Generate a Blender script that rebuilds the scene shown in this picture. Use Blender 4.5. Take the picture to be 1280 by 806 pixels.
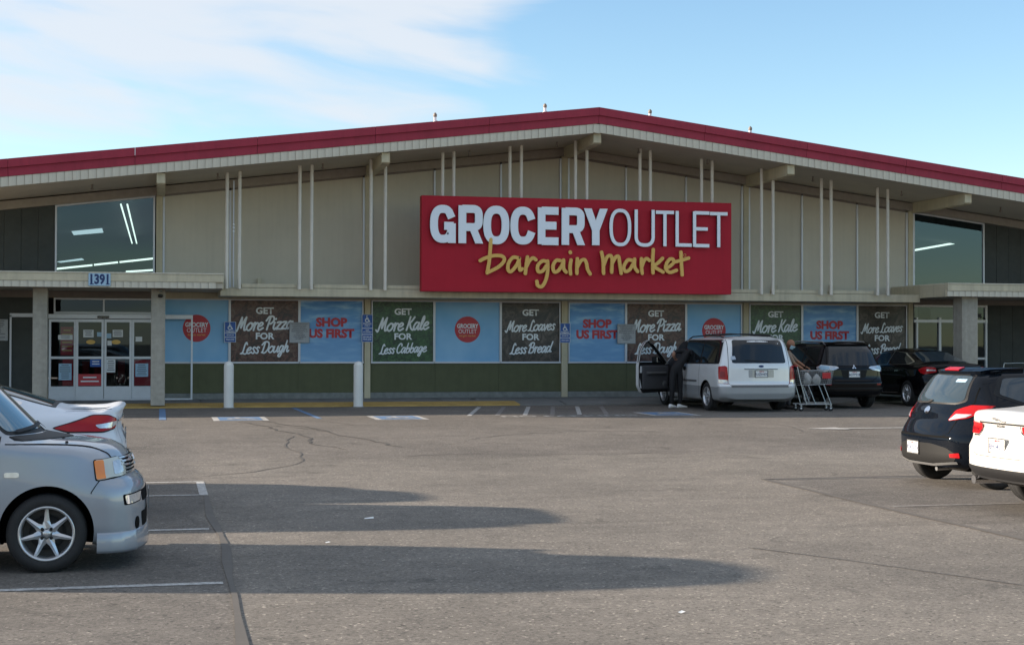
import bpy, bmesh, math, random
import numpy as np
from mathutils import Vector, Matrix
from mathutils.bvhtree import BVHTree
from mathutils.geometry import delaunay_2d_cdt

for _o in list(bpy.data.objects):
    bpy.data.objects.remove(_o)
SC = bpy.context.scene
COL = SC.collection
R = math.radians
rnd = random.Random(7)

# ------------------------------------------------------------------ camera
CAM_F = 1860.0          # focal length in pixels of the 1280 px wide photograph
cam_data = bpy.data.cameras.new('camera')
cam = bpy.data.objects.new('camera', cam_data)
COL.objects.link(cam)
SC.camera = cam
cam_data.sensor_width = 36.0
cam_data.lens = 36.0 * CAM_F / 1280.0
cam_data.clip_start = 0.1
cam_data.clip_end = 3000
_yaw, _pitch, _roll = R(13.3), math.atan(24 / CAM_F), 0.0026
_fw = Vector((math.sin(_yaw) * math.cos(_pitch), math.cos(_yaw) * math.cos(_pitch), math.sin(_pitch)))
_r = Vector((math.cos(_yaw), -math.sin(_yaw), 0))
_u = _r.cross(_fw)
_r2 = _r * math.cos(_roll) + _u * math.sin(_roll)
_u2 = -_r * math.sin(_roll) + _u * math.cos(_roll)
_m = Matrix((_r2, _u2, -_fw)).transposed().to_4x4()
_m.translation = Vector((0, 0, 1.78))
cam.matrix_world = _m

# ------------------------------------------------------------------ light
SUN_AZ = 16.5     # degrees behind the line of the shop front, on the left
SUN_EL = 14.0
SUN_STR = 4.6
SKY_STR = 0.15
EXPOSURE = 1.47
world = bpy.data.worlds.new('World')
SC.world = world
world.use_nodes = True
SC.view_settings.view_transform = 'Standard'
SC.view_settings.look = 'None'
SC.view_settings.exposure = EXPOSURE
SC.view_settings.gamma = 1.0
sun_dir = Vector((-math.cos(R(SUN_AZ)) * math.cos(R(SUN_EL)), math.sin(R(SUN_AZ)) * math.cos(R(SUN_EL)), math.sin(R(SUN_EL))))
sl = bpy.data.lights.new('sun', 'SUN')
sl.energy = SUN_STR
sl.angle = R(0.9)
sl.color = (1.0, 0.86, 0.70)
sun = bpy.data.objects.new('sun', sl)
COL.objects.link(sun)
sun.rotation_euler = sun_dir.to_track_quat('Z', 'Y').to_euler()
sun.location = (0, 0, 60)


def build_world():
    nt = world.node_tree
    N, L = nt.nodes, nt.links
    N.clear()
    out = N.new('ShaderNodeOutputWorld')
    bg = N.new('ShaderNodeBackground')
    sky = N.new('ShaderNodeTexSky')
    sky.sky_type = 'NISHITA'
    sky.sun_disc = False
    sky.sun_elevation = R(SUN_EL)
    # nishita: rotation is measured clockwise from +Y seen from above
    sky.sun_rotation = math.atan2(sun_dir.x, sun_dir.y)
    sky.altitude = 10
    sky.air_density = 1.0
    sky.dust_density = 0.05
    sky.ozone_density = 2.2
    bg.inputs[1].default_value = SKY_STR
    tc = N.new('ShaderNodeTexCoord')

    def math_(op, a, b=None, c=None):
        n = N.new('ShaderNodeMath')
        n.operation = op
        for i, v in enumerate((a, b, c)):
            if v is None:
                continue
            if isinstance(v, (int, float)):
                n.inputs[i].default_value = v
            else:
                L.new(v, n.inputs[i])
        return n.outputs[0]
    sep = N.new('ShaderNodeSeparateXYZ')
    L.new(tc.outputs['Generated'], sep.inputs[0])
    az = math_('ARCTAN2', sep.outputs[0], sep.outputs[1])
    el = math_('ARCSINE', sep.outputs[2])
    comb = N.new('ShaderNodeCombineXYZ')
    # slanted streaky coordinates in azimuth / elevation
    L.new(math_('MULTIPLY_ADD', az, 5.0, math_('MULTIPLY', el, 4.0)), comb.inputs[0])
    L.new(math_('MULTIPLY_ADD', el, 22.0, math_('MULTIPLY', az, 2.0)), comb.inputs[1])
    comb.inputs[2].default_value = 3.3
    nz = N.new('ShaderNodeTexNoise')
    nz.inputs['Scale'].default_value = 1.5
    nz.inputs['Detail'].default_value = 7
    nz.inputs['Roughness'].default_value = 0.48
    nz.inputs['Distortion'].default_value = 0.4
    L.new(comb.outputs[0], nz.inputs['Vector'])
    # the bank thins out to the right of azimuth ~15 deg and high clear air lies beyond it
    edge = math_('SUBTRACT', 0.302, az)                      # >0 left of the tip
    edge = math_('MULTIPLY', edge, 5.0)
    edge = math_('MINIMUM', edge, 0.46)
    # upper boundary falls off towards the left of the tip
    low = math_('SUBTRACT', math_('MULTIPLY_ADD', az, 0.10, 0.150), el)   # fade near the roof line
    low = math_('ABSOLUTE', math_('SUBTRACT', el, math_('MULTIPLY_ADD', az, 0.16, 0.185)))
    dn = math_('MULTIPLY', math_('MAXIMUM', math_('SUBTRACT', math_('MULTIPLY_ADD', az, 0.16, 0.190), el), 0.0), 4.2)
    up = math_('MULTIPLY', math_('MAXIMUM', math_('SUBTRACT', el, math_('MULTIPLY_ADD', az, 0.16, 0.185)), 0.0), 0.35)
    low = math_('ADD', dn, up)
    # cloud added overhead, above the frame, for neutral fill light
    ov = N.new('ShaderNodeMapRange')
    ov.interpolation_type = 'SMOOTHSTEP'
    L.new(el, ov.inputs['Value'])
    ov.inputs['From Min'].default_value = 0.27
    ov.inputs['From Max'].default_value = 0.75
    ov.inputs['To Max'].default_value = 0.55
    bias = math_('MAXIMUM', math_('SUBTRACT', edge, low), math_('SUBTRACT', ov.outputs[0], 0.12))
    dens = math_('ADD', math_('SUBTRACT', nz.outputs['Fac'], 0.60), bias)
    mr = N.new('ShaderNodeMapRange')
    mr.interpolation_type = 'SMOOTHSTEP'
    L.new(dens, mr.inputs['Value'])
    mr.inputs['From Min'].default_value = 0.0
    mr.inputs['From Max'].default_value = 0.42
    mr.inputs['To Max'].default_value = 0.85
    # no cloud in the lower half
    mix = N.new('ShaderNodeMix')
    mix.data_type = 'RGBA'
    L.new(mr.outputs[0], mix.inputs['Factor'])
    hs = N.new('ShaderNodeHueSaturation')
    hs.inputs['Saturation'].default_value = 1.04
    hs.inputs['Value'].default_value = 0.60
    L.new(sky.outputs[0], hs.inputs['Color'])
    L.new(hs.outputs[0], mix.inputs['A'])
    mix.inputs['B'].default_value = (2.0, 2.1, 2.25, 1)
    L.new(mix.outputs['Result'], bg.inputs[0])
    L.new(bg.outputs[0], out.inputs[0])


build_world()

# ------------------------------------------------------------------ helpers


def tag(o, label=None, cat=None, group=None, kind=None):
    if label:
        o['label'] = label
    if cat:
        o['category'] = cat
    if group:
        o['group'] = group
    if kind:
        o['kind'] = kind
    return o


def empty(name, loc=(0, 0, 0), rz=0.0, label=None, cat=None, group=None):
    o = bpy.data.objects.new(name, None)
    o.empty_display_size = 0.2
    COL.objects.link(o)
    o.location = loc
    o.rotation_euler = (0, 0, rz)
    return tag(o, label, cat, group)


def link(name, me, parent=None, loc=None, rz=None):
    o = bpy.data.objects.new(name, me)
    COL.objects.link(o)
    if parent is not None:
        o.parent = parent
    if loc is not None:
        o.location = loc
    if rz is not None:
        o.rotation_euler = (0, 0, rz)
    return o


class MB:
    """collects geometry and links it as ONE mesh object"""

    def __init__(s):
        s.v, s.f, s.mi, s.sm = [], [], [], []

    def add(s, vs, fs, mi=0, smooth=False):
        b = len(s.v)
        s.v += [tuple(p) for p in vs]
        for f in fs:
            s.f.append([b + i for i in f])
            s.mi.append(mi)
            s.sm.append(smooth)
        return s

    def box(s, x0, x1, y0, y1, z0, z1, mi=0):
        vs = [(x0, y0, z0), (x1, y0, z0), (x1, y1, z0), (x0, y1, z0), (x0, y0, z1), (x1, y0, z1), (x1, y1, z1), (x0, y1, z1)]
        return s.add(vs, [(0, 3, 2, 1), (4, 5, 6, 7), (0, 1, 5, 4), (1, 2, 6, 5), (2, 3, 7, 6), (3, 0, 4, 7)], mi)

    def prism_xz(s, pts, y0, y1, mi=0):
        """polygon in (x,z), counter-clockwise seen from -y, extruded from y0 to y1"""
        n = len(pts)
        vs = [(p[0], y0, p[1]) for p in pts] + [(p[0], y1, p[1]) for p in pts]
        fs = [tuple(range(n)), tuple(range(2 * n - 1, n - 1, -1))]
        fs += [(i, i + n, (i + 1) % n + n, (i + 1) % n) for i in range(n)]
        return s.add(vs, fs, mi)

    def tube(s, pts, r, n=8, mi=0, cap=True, radii=None):
        pts = [Vector(p) for p in pts]
        rings = []
        up0 = Vector((0, 0, 1))
        for i, p in enumerate(pts):
            a = pts[max(i - 1, 0)]
            b = pts[min(i + 1, len(pts) - 1)]
            d = (b - a).normalized()
            if abs(d.z) > 0.95:
                up0 = Vector((0, 1, 0))
            e1 = d.cross(up0).normalized()
            e2 = d.cross(e1).normalized()
            rr = radii[i] if radii else r
            rings.append([p + e1 * rr * math.cos(2 * math.pi * k / n) + e2 * rr * math.sin(2 * math.pi * k / n) for k in range(n)])
        vs = [q for ring in rings for q in ring]
        fs = []
        for i in range(len(pts) - 1):
            for k in range(n):
                fs.append((i * n + k, i * n + (k + 1) % n, (i + 1) * n + (k + 1) % n, (i + 1) * n + k))
        s.add(vs, fs, mi, True)
        if cap:
            s.add(rings[0], [tuple(range(n))], mi)
            s.add(rings[-1], [tuple(range(n - 1, -1, -1))], mi)
        return s

    def lathe(s, prof, n=24, axis='z', c=(0, 0, 0), mi=0, smooth=True):
        """prof: list of (radius, height)"""
        vs, fs = [], []
        for (r, h) in prof:
            for k in range(n):
                a = 2 * math.pi * k / n
                x, y = r * math.cos(a), r * math.sin(a)
                p = (x, y, h) if axis == 'z' else (x, h, y)
                vs.append((p[0] + c[0], p[1] + c[1], p[2] + c[2]))
        for i in range(len(prof) - 1):
            for k in range(n):
                fs.append((i * n + k, i * n + (k + 1) % n, (i + 1) * n + (k + 1) % n, (i + 1) * n + k))
        return s.add(vs, fs, mi, smooth)

    def mesh(s, name, mats):
        me = bpy.data.meshes.new(name)
        me.from_pydata(s.v, [], s.f)
        for m in (mats if isinstance(mats, (list, tuple)) else [mats]):
            me.materials.append(m)
        me.polygons.foreach_set('material_index', s.mi)
        me.polygons.foreach_set('use_smooth', s.sm)
        me.validate()
        me.update()
        return me

    def build(s, name, mats, parent=None, loc=None, rz=None, bevel=0.0, seg=2, fix=True):
        me = s.mesh(name, mats)
        if fix or bevel:
            bm = bmesh.new()
            bm.from_mesh(me)
            if bevel:
                bmesh.ops.remove_doubles(bm, verts=bm.verts, dist=1e-5)
                es = [e for e in bm.edges if len(e.link_faces) == 2 and e.calc_face_angle(0) > 0.6]
                bmesh.ops.bevel(bm, geom=es, offset=bevel, segments=seg, affect='EDGES', profile=0.6)
            bmesh.ops.recalc_face_normals(bm, faces=bm.faces)
            bm.to_mesh(me)
            bm.free()
        return link(name, me, parent, loc, rz)


def catmull(pts, n=6, closed=False):
    P = [np.array(p, float) for p in pts]
    if len(P) < 3:
        return [tuple(p) for p in P]
    out = []
    m = len(P)
    rng = range(m if closed else m - 1)
    for i in rng:
        if closed:
            p0, p1, p2, p3 = P[i - 1], P[i], P[(i + 1) % m], P[(i + 2) % m]
        else:
            p1, p2 = P[i], P[i + 1]
            p0 = P[i - 1] if i > 0 else 2 * p1 - p2
            p3 = P[i + 2] if i + 2 < m else 2 * p2 - p1
        for k in range(n):
            t = k / n
            out.append(tuple(0.5 * ((2 * p1) + (p2 - p0) * t + (2 * p0 - 5 * p1 + 4 * p2 - p3) * t * t + (3 * p1 - p0 - 3 * p2 + p3) * t ** 3)))
    if not closed:
        out.append(tuple(P[-1]))
    return out


def ribbon(mb, pts, w, depth=0.0, off=0.0, closed=False, cap='flat', mi=0, M=None, climb=0.0):
    """2D stroke (x,z) of width w; front face at y=-off-depth, sides down to y=-off"""
    P = [np.array(p, float) for p in pts]
    Q = [P[0]]
    for p in P[1:]:
        if np.linalg.norm(p - Q[-1]) > 1e-5:
            Q.append(p)
    if closed and np.linalg.norm(Q[0] - Q[-1]) < 1e-5:
        Q.pop()
    P = Q
    n = len(P)
    Lp, Rp = [], []
    for i in range(n):
        a = P[i - 1] if (i > 0 or closed) else None
        b = P[(i + 1) % n] if (i < n - 1 or closed) else None
        d1 = (P[i] - a) if a is not None else (b - P[i])
        d2 = (b - P[i]) if b is not None else d1
        d1 = d1 / (np.linalg.norm(d1) + 1e-9)
        d2 = d2 / (np.linalg.norm(d2) + 1e-9)
        t = d1 + d2
        t = t / (np.linalg.norm(t) + 1e-9)
        nn = np.array([-t[1], t[0]])
        c = max(0.45, float(np.dot(nn, np.array([-d1[1], d1[0]]))))
        Lp.append(P[i] + nn * w / 2 / c)
        Rp.append(P[i] - nn * w / 2 / c)
    # polygon outline
    if closed:
        vs, fs = [], []
        for i in range(n):
            vs += [(Lp[i][0], -off - depth, Lp[i][1]), (Rp[i][0], -off - depth, Rp[i][1]), (Lp[i][0], -off, Lp[i][1]), (Rp[i][0], -off, Rp[i][1])]
        for i in range(n):
            a, b = i * 4, ((i + 1) % n) * 4
            fs += [(a, a + 1, b + 1, b)]
            if depth > 0:
                fs += [(a, b, b + 2, a + 2), (a + 1, a + 3, b + 3, b + 1)]
    else:
        if cap == 'round':
            def arc(c, d, s):
                d = d / (np.linalg.norm(d) + 1e-9)
                nn = np.array([-d[1], d[0]])
                res = []
                for k in range(1, 5):
                    th = math.pi * k / 5
                    res.append(c + (nn * math.cos(th) * s + d * math.sin(th)) * w / 2)
                return res
            outl = Lp + arc(P[-1], P[-1] - P[-2], 1) + Rp[::-1] + arc(P[0], P[0] - P[1], 1)
        # quads strip
        vs, fs = [], []
        for i in range(n):
            vs += [(Lp[i][0], -off - depth, Lp[i][1]), (Rp[i][0], -off - depth, Rp[i][1]), (Lp[i][0], -off, Lp[i][1]), (Rp[i][0], -off, Rp[i][1])]
        for i in range(n - 1):
            a, b = i * 4, (i + 1) * 4
            fs += [(a, a + 1, b + 1, b)]
            if depth > 0:
                fs += [(a, b, b + 2, a + 2), (a + 1, a + 3, b + 3, b + 1)]
        if cap == 'round':
            for (e, dd, i0) in ((P[0], P[0] - P[1], 0), (P[-1], P[-1] - P[-2], n - 1)):
                a = arc(e, dd, 1)
                base = len(vs)
                ring = [Lp[i0] if i0 else Rp[i0]] + a + [Rp[i0] if i0 else Lp[i0]]
                for q in ring:
                    vs.append((q[0], -off - depth, q[1]))
                for q in ring:
                    vs.append((q[0], -off, q[1]))
                m = len(ring)
                fs.append(tuple(base + k for k in range(m)))
                if depth > 0:
                    for k in range(m - 1):
                        fs.append((base + k, base + k + 1, base + m + k + 1, base + m + k))
        elif depth > 0:
            fs += [(0, 2, 3, 1), ((n - 1) * 4, (n - 1) * 4 + 1, (n - 1) * 4 + 3, (n - 1) * 4 + 2)]
    if climb:
        vs = [(v[0], v[1] - climb * min(i // 4, n - 1), v[2]) for i, v in enumerate(vs)]
    if M is not None:
        vs = [M(v) for v in vs]
    mb.add(vs, fs, mi)


def rounded(keys, radii, seg=5, closed=False):
    """polyline with arcs in its corners"""
    P = [np.array(k, float) for k in keys]
    n = len(P)
    if not isinstance(radii, (list, tuple)):
        radii = [radii] * n
    out = []
    for i in range(n):
        if not closed and i in (0, n - 1):
            out.append(tuple(P[i]))
            continue
        a, b, c = P[i - 1], P[i], P[(i + 1) % n]
        la, lc = np.linalg.norm(a - b), np.linalg.norm(c - b)
        r = min(radii[i], la * 0.48, lc * 0.48)
        if r < 1e-4:
            out.append(tuple(b))
            continue
        s, e = b + (a - b) / la * r, b + (c - b) / lc * r
        for k in range(seg + 1):
            t = k / seg
            # slightly squarer than a quadratic arc
            out.append(tuple((1 - t) ** 2 * s + 2 * t * (1 - t) * b + t * t * e))
    return out


def ellipse(cx, cy, rx, ry, n=32, p=2.0, a0=0, a1=360):
    out = []
    for k in range(n if a1 - a0 == 360 else n + 1):
        a = R(a0 + (a1 - a0) * k / n)
        c, s_ = math.cos(a), math.sin(a)
        out.append((cx + rx * math.copysign(abs(c) ** (2 / p), c), cy + ry * math.copysign(abs(s_) ** (2 / p), s_)))
    return out


# ------------------------------------------------------------------ materials
MAT = {}


def new_mat(name):
    m = bpy.data.materials.new(name)
    m.use_nodes = True
    MAT[name] = m
    return m, m.node_tree.nodes, m.node_tree.links, m.node_tree.nodes['Principled BSDF']


def mat(name, col, rough=0.6, metal=0.0, noise=0.0, nscale=6.0, bump=0.0, bscale=60.0, coat=0.0, streak=0.0, spec=None, emit=None, estr=0.0):
    m, N, L, b = new_mat(name)
    b.inputs['Roughness'].default_value = rough
    b.inputs['Metallic'].default_value = metal
    b.inputs['Base Color'].default_value = (*col, 1)
    if coat:
        b.inputs['Coat Weight'].default_value = coat
        b.inputs['Coat Roughness'].default_value = 0.03
    if spec is not None:
        b.inputs['Specular IOR Level'].default_value = spec
    if emit:
        b.inputs['Emission Color'].default_value = (*emit, 1)
        b.inputs['Emission Strength'].default_value = estr
    if noise or bump or streak:
        tc = N.new('ShaderNodeTexCoord')
        cur = None
        if noise:
            n1 = N.new('ShaderNodeTexNoise')
            n1.inputs['Scale'].default_value = nscale
            n1.inputs['Detail'].default_value = 8
            n1.inputs['Roughness'].default_value = 0.65
            L.new(tc.outputs['Object'], n1.inputs['Vector'])
            mr = N.new('ShaderNodeMapRange')
            mr.inputs['From Min'].default_value = 0.3
            mr.inputs['From Max'].default_value = 0.7
            mr.inputs['To Min'].default_value = 1 - noise
            mr.inputs['To Max'].default_value = 1 + noise
            L.new(n1.outputs['Fac'], mr.inputs['Value'])
            cur = mr.outputs[0]
        if streak:
            mp = N.new('ShaderNodeMapping')
            mp.inputs['Scale'].default_value = (7, 7, 0.35)
            L.new(tc.outputs['Object'], mp.inputs['Vector'])
            n2 = N.new('ShaderNodeTexNoise')
            n2.inputs['Scale'].default_value = 1.4
            n2.inputs['Detail'].default_value = 6
            L.new(mp.outputs[0], n2.inputs['Vector'])
            mr2 = N.new('ShaderNodeMapRange')
            mr2.inputs['From Min'].default_value = 0.45
            mr2.inputs['From Max'].default_value = 0.75
            mr2.inputs['To Min'].default_value = 1
            mr2.inputs['To Max'].default_value = 1 - streak
            L.new(n2.outputs['Fac'], mr2.inputs['Value'])
            if cur is None:
                cur = mr2.outputs[0]
            else:
                mm = N.new('ShaderNodeMath')
                mm.operation = 'MULTIPLY'
                L.new(cur, mm.inputs[0])
                L.new(mr2.outputs[0], mm.inputs[1])
                cur = mm.outputs[0]
        if cur is not None:
            vm = N.new('ShaderNodeVectorMath')
            vm.operation = 'SCALE'
            vm.inputs[0].default_value = col
            L.new(cur, vm.inputs['Scale'])
            L.new(vm.outputs[0], b.inputs['Base Color'])
        if bump:
            n3 = N.new('ShaderNodeTexNoise')
            n3.inputs['Scale'].default_value = bscale
            n3.inputs['Detail'].default_value = 5
            L.new(tc.outputs['Object'], n3.inputs['Vector'])
            bp = N.new('ShaderNodeBump')
            bp.inputs['Strength'].default_value = bump
            bp.inputs['Distance'].default_value = 0.01
            L.new(n3.outputs['Fac'], bp.inputs['Height'])
            L.new(bp.outputs[0], b.inputs['Normal'])
    return m


def ramp(N, stops):
    r = N.new('ShaderNodeValToRGB')
    els = r.color_ramp.elements
    while len(els) < len(stops):
        els.new(0.5)
    for e, (p, c) in zip(els, stops):
        e.position = p
        e.color = (*c, 1)
    return r


mat('burgundy', (0.33, 0.030, 0.055), 0.6, spec=0.3, noise=0.10, nscale=1.5, streak=0.12)
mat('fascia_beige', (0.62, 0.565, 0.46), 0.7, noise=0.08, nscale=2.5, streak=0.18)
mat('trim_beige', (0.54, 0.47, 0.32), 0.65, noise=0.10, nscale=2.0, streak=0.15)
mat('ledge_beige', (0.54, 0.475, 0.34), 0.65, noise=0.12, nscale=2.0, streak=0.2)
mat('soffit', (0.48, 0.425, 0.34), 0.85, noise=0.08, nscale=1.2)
mat('panel', (0.57, 0.51, 0.40), 0.8, noise=0.05, nscale=1.3, bump=0.10, bscale=90, streak=0.05)
mat('post', (0.70, 0.645, 0.56), 0.5, noise=0.06, streak=0.12)
mat('mullion', (0.55, 0.55, 0.58), 0.35, metal=0.2)
mat('header_brown', (0.22, 0.18, 0.15), 0.7, noise=0.1)
mat('trim_brown', (0.33, 0.28, 0.23), 0.7, noise=0.1)
mat('green_wall', (0.098, 0.100, 0.045), 0.7, noise=0.12, nscale=3.0, bump=0.15, bscale=70, streak=0.12)
mat('dark_siding', (0.055, 0.058, 0.052), 0.75, noise=0.15, nscale=4, bump=0.1)
mat('concrete', (0.38, 0.345, 0.29), 0.85, noise=0.14, nscale=8, bump=0.3, bscale=45, streak=0.15)
mat('base_grey', (0.20, 0.205, 0.19), 0.85, noise=0.25, nscale=5, bump=0.2)
mat('sidewalk', (0.175, 0.172, 0.165), 0.9, noise=0.22, nscale=2.2, bump=0.3, bscale=50)
mat('sidewalk_light', (0.24, 0.235, 0.22), 0.9, noise=0.2, nscale=3, bump=0.3, bscale=50)
mat('alu', (0.62, 0.63, 0.66), 0.4, metal=0.3, noise=0.05)
mat('bollard', (0.74, 0.72, 0.68), 0.55, noise=0.05, nscale=3, streak=0.14)
mat('interior', (0.10, 0.10, 0.10), 0.9)
mat('interior_red', (0.22, 0.02, 0.02), 0.7)
mat('shelf', (0.10, 0.085, 0.07), 0.8, noise=0.7, nscale=9)
mat('roofing', (0.35, 0.34, 0.33), 0.9)
mat('black', (0.012, 0.012, 0.013), 0.5)
mat('blackgloss', (0.008, 0.008, 0.009), 0.15)
mat('rubber', (0.018, 0.018, 0.019), 0.75, noise=0.2, nscale=30)
mat('seam', (0.035, 0.035, 0.036), 0.85)
mat('paper', (0.72, 0.72, 0.72), 0.8)
mat('print_blue', (0.03, 0.12, 0.36), 0.5)
mat('sign_blue', (0.012, 0.085, 0.36), 0.4, noise=0.08)
mat('print_white', (0.78, 0.80, 0.82), 0.5)
mat('sign_grey', (0.42, 0.42, 0.43), 0.6, noise=0.08, nscale=12)
mat('sign_ink', (0.10, 0.10, 0.11), 0.7)
mat('poster_red', (0.50, 0.035, 0.045), 0.5)
mat('sign_red', (0.42, 0.012, 0.028), 0.6, spec=0.25, noise=0.06, nscale=1.2, streak=0.05)
mat('letter_face', (0.82, 0.86, 0.93), 0.45)
mat('letter_rim', (0.84, 0.85, 0.88), 0.4)
mat('letter_side', (0.06, 0.02, 0.04), 0.5)
mat('letter_gold', (0.72, 0.43, 0.10), 0.45)
mat('plate_light', (0.34, 0.50, 0.64), 0.5)
mat('navy', (0.01, 0.03, 0.12), 0.5)
mat('chrome', (0.75, 0.75, 0.77), 0.12, metal=1.0)
mat('steel', (0.42, 0.43, 0.44), 0.32, metal=0.85)
mat('skin', (0.42, 0.22, 0.15), 0.55)
mat('skin_dark', (0.30, 0.13, 0.07), 0.5)
mat('cloth_black', (0.010, 0.010, 0.012), 0.85)
mat('cloth_tan', (0.24, 0.17, 0.125), 0.85, noise=0.1)
mat('cloth_grey', (0.06, 0.06, 0.065), 0.85)
mat('mask_blue', (0.40, 0.58, 0.66), 0.8)
mat('white_shoe', (0.78, 0.78, 0.78), 0.6)
mat('bag', (0.42, 0.42, 0.41), 0.45, noise=0.1, nscale=14, bump=0.6, bscale=20)
mat('red_plastic', (0.45, 0.015, 0.02), 0.4)
mat('light_tube', (0.9, 0.9, 0.85), 0.5, emit=(1.0, 0.96, 0.80), estr=1.1)
mat('lamp_box', (0.75, 0.75, 0.72), 0.5, emit=(0.8, 0.85, 0.85), estr=0.55)  # emission stands in for light falling on the duct boxes
mat('bark', (0.12, 0.09, 0.07), 0.9)
mat('palm', (0.05, 0.08, 0.03), 0.7)
mat('stucco_pale', (0.30, 0.30, 0.29), 0.9)
mat('bulb', (0.75, 0.75, 0.78), 0.3)
mat('litter', (0.75, 0.75, 0.73), 0.8)


def glass_mat(name, tint, refl, base=(0.01, 0.012, 0.014)):
    """thin tinted pane: transparent tint + fresnel reflection"""
    m, N, L, b = new_mat(name)
    out = N['Material Output']
    N.remove(b)
    tr = N.new('ShaderNodeBsdfTransparent')
    tr.inputs[0].default_value = (*tint, 1)
    gl = N.new('ShaderNodeBsdfGlossy')
    gl.inputs['Color'].default_value = (0.62, 0.82, 0.95, 1)
    gl.inputs['Roughness'].default_value = 0.015
    fr = N.new('ShaderNodeLayerWeight')
    fr.inputs['Blend'].default_value = 0.5
    pw = N.new('ShaderNodeMath')
    pw.operation = 'POWER'
    L.new(fr.outputs['Facing'], pw.inputs[0])
    pw.inputs[1].default_value = 5.0
    mr = N.new('ShaderNodeMapRange')
    mr.inputs['To Min'].default_value = refl
    mr.inputs['To Max'].default_value = 1.0
    L.new(pw.outputs[0], mr.inputs['Value'])
    mx = N.new('ShaderNodeMixShader')
    L.new(mr.outputs[0], mx.inputs[0])
    L.new(tr.outputs[0], mx.inputs[1])
    L.new(gl.outputs[0], mx.inputs[2])
    L.new(mx.outputs[0], out.inputs[0])
    return m


glass_mat('pane_upper', (0.30, 0.42, 0.46), 0.075)
glass_mat('pane_door', (0.55, 0.58, 0.6), 0.04)
glass_mat('pane_clear', (0.80, 0.84, 0.86), 0.05)


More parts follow.
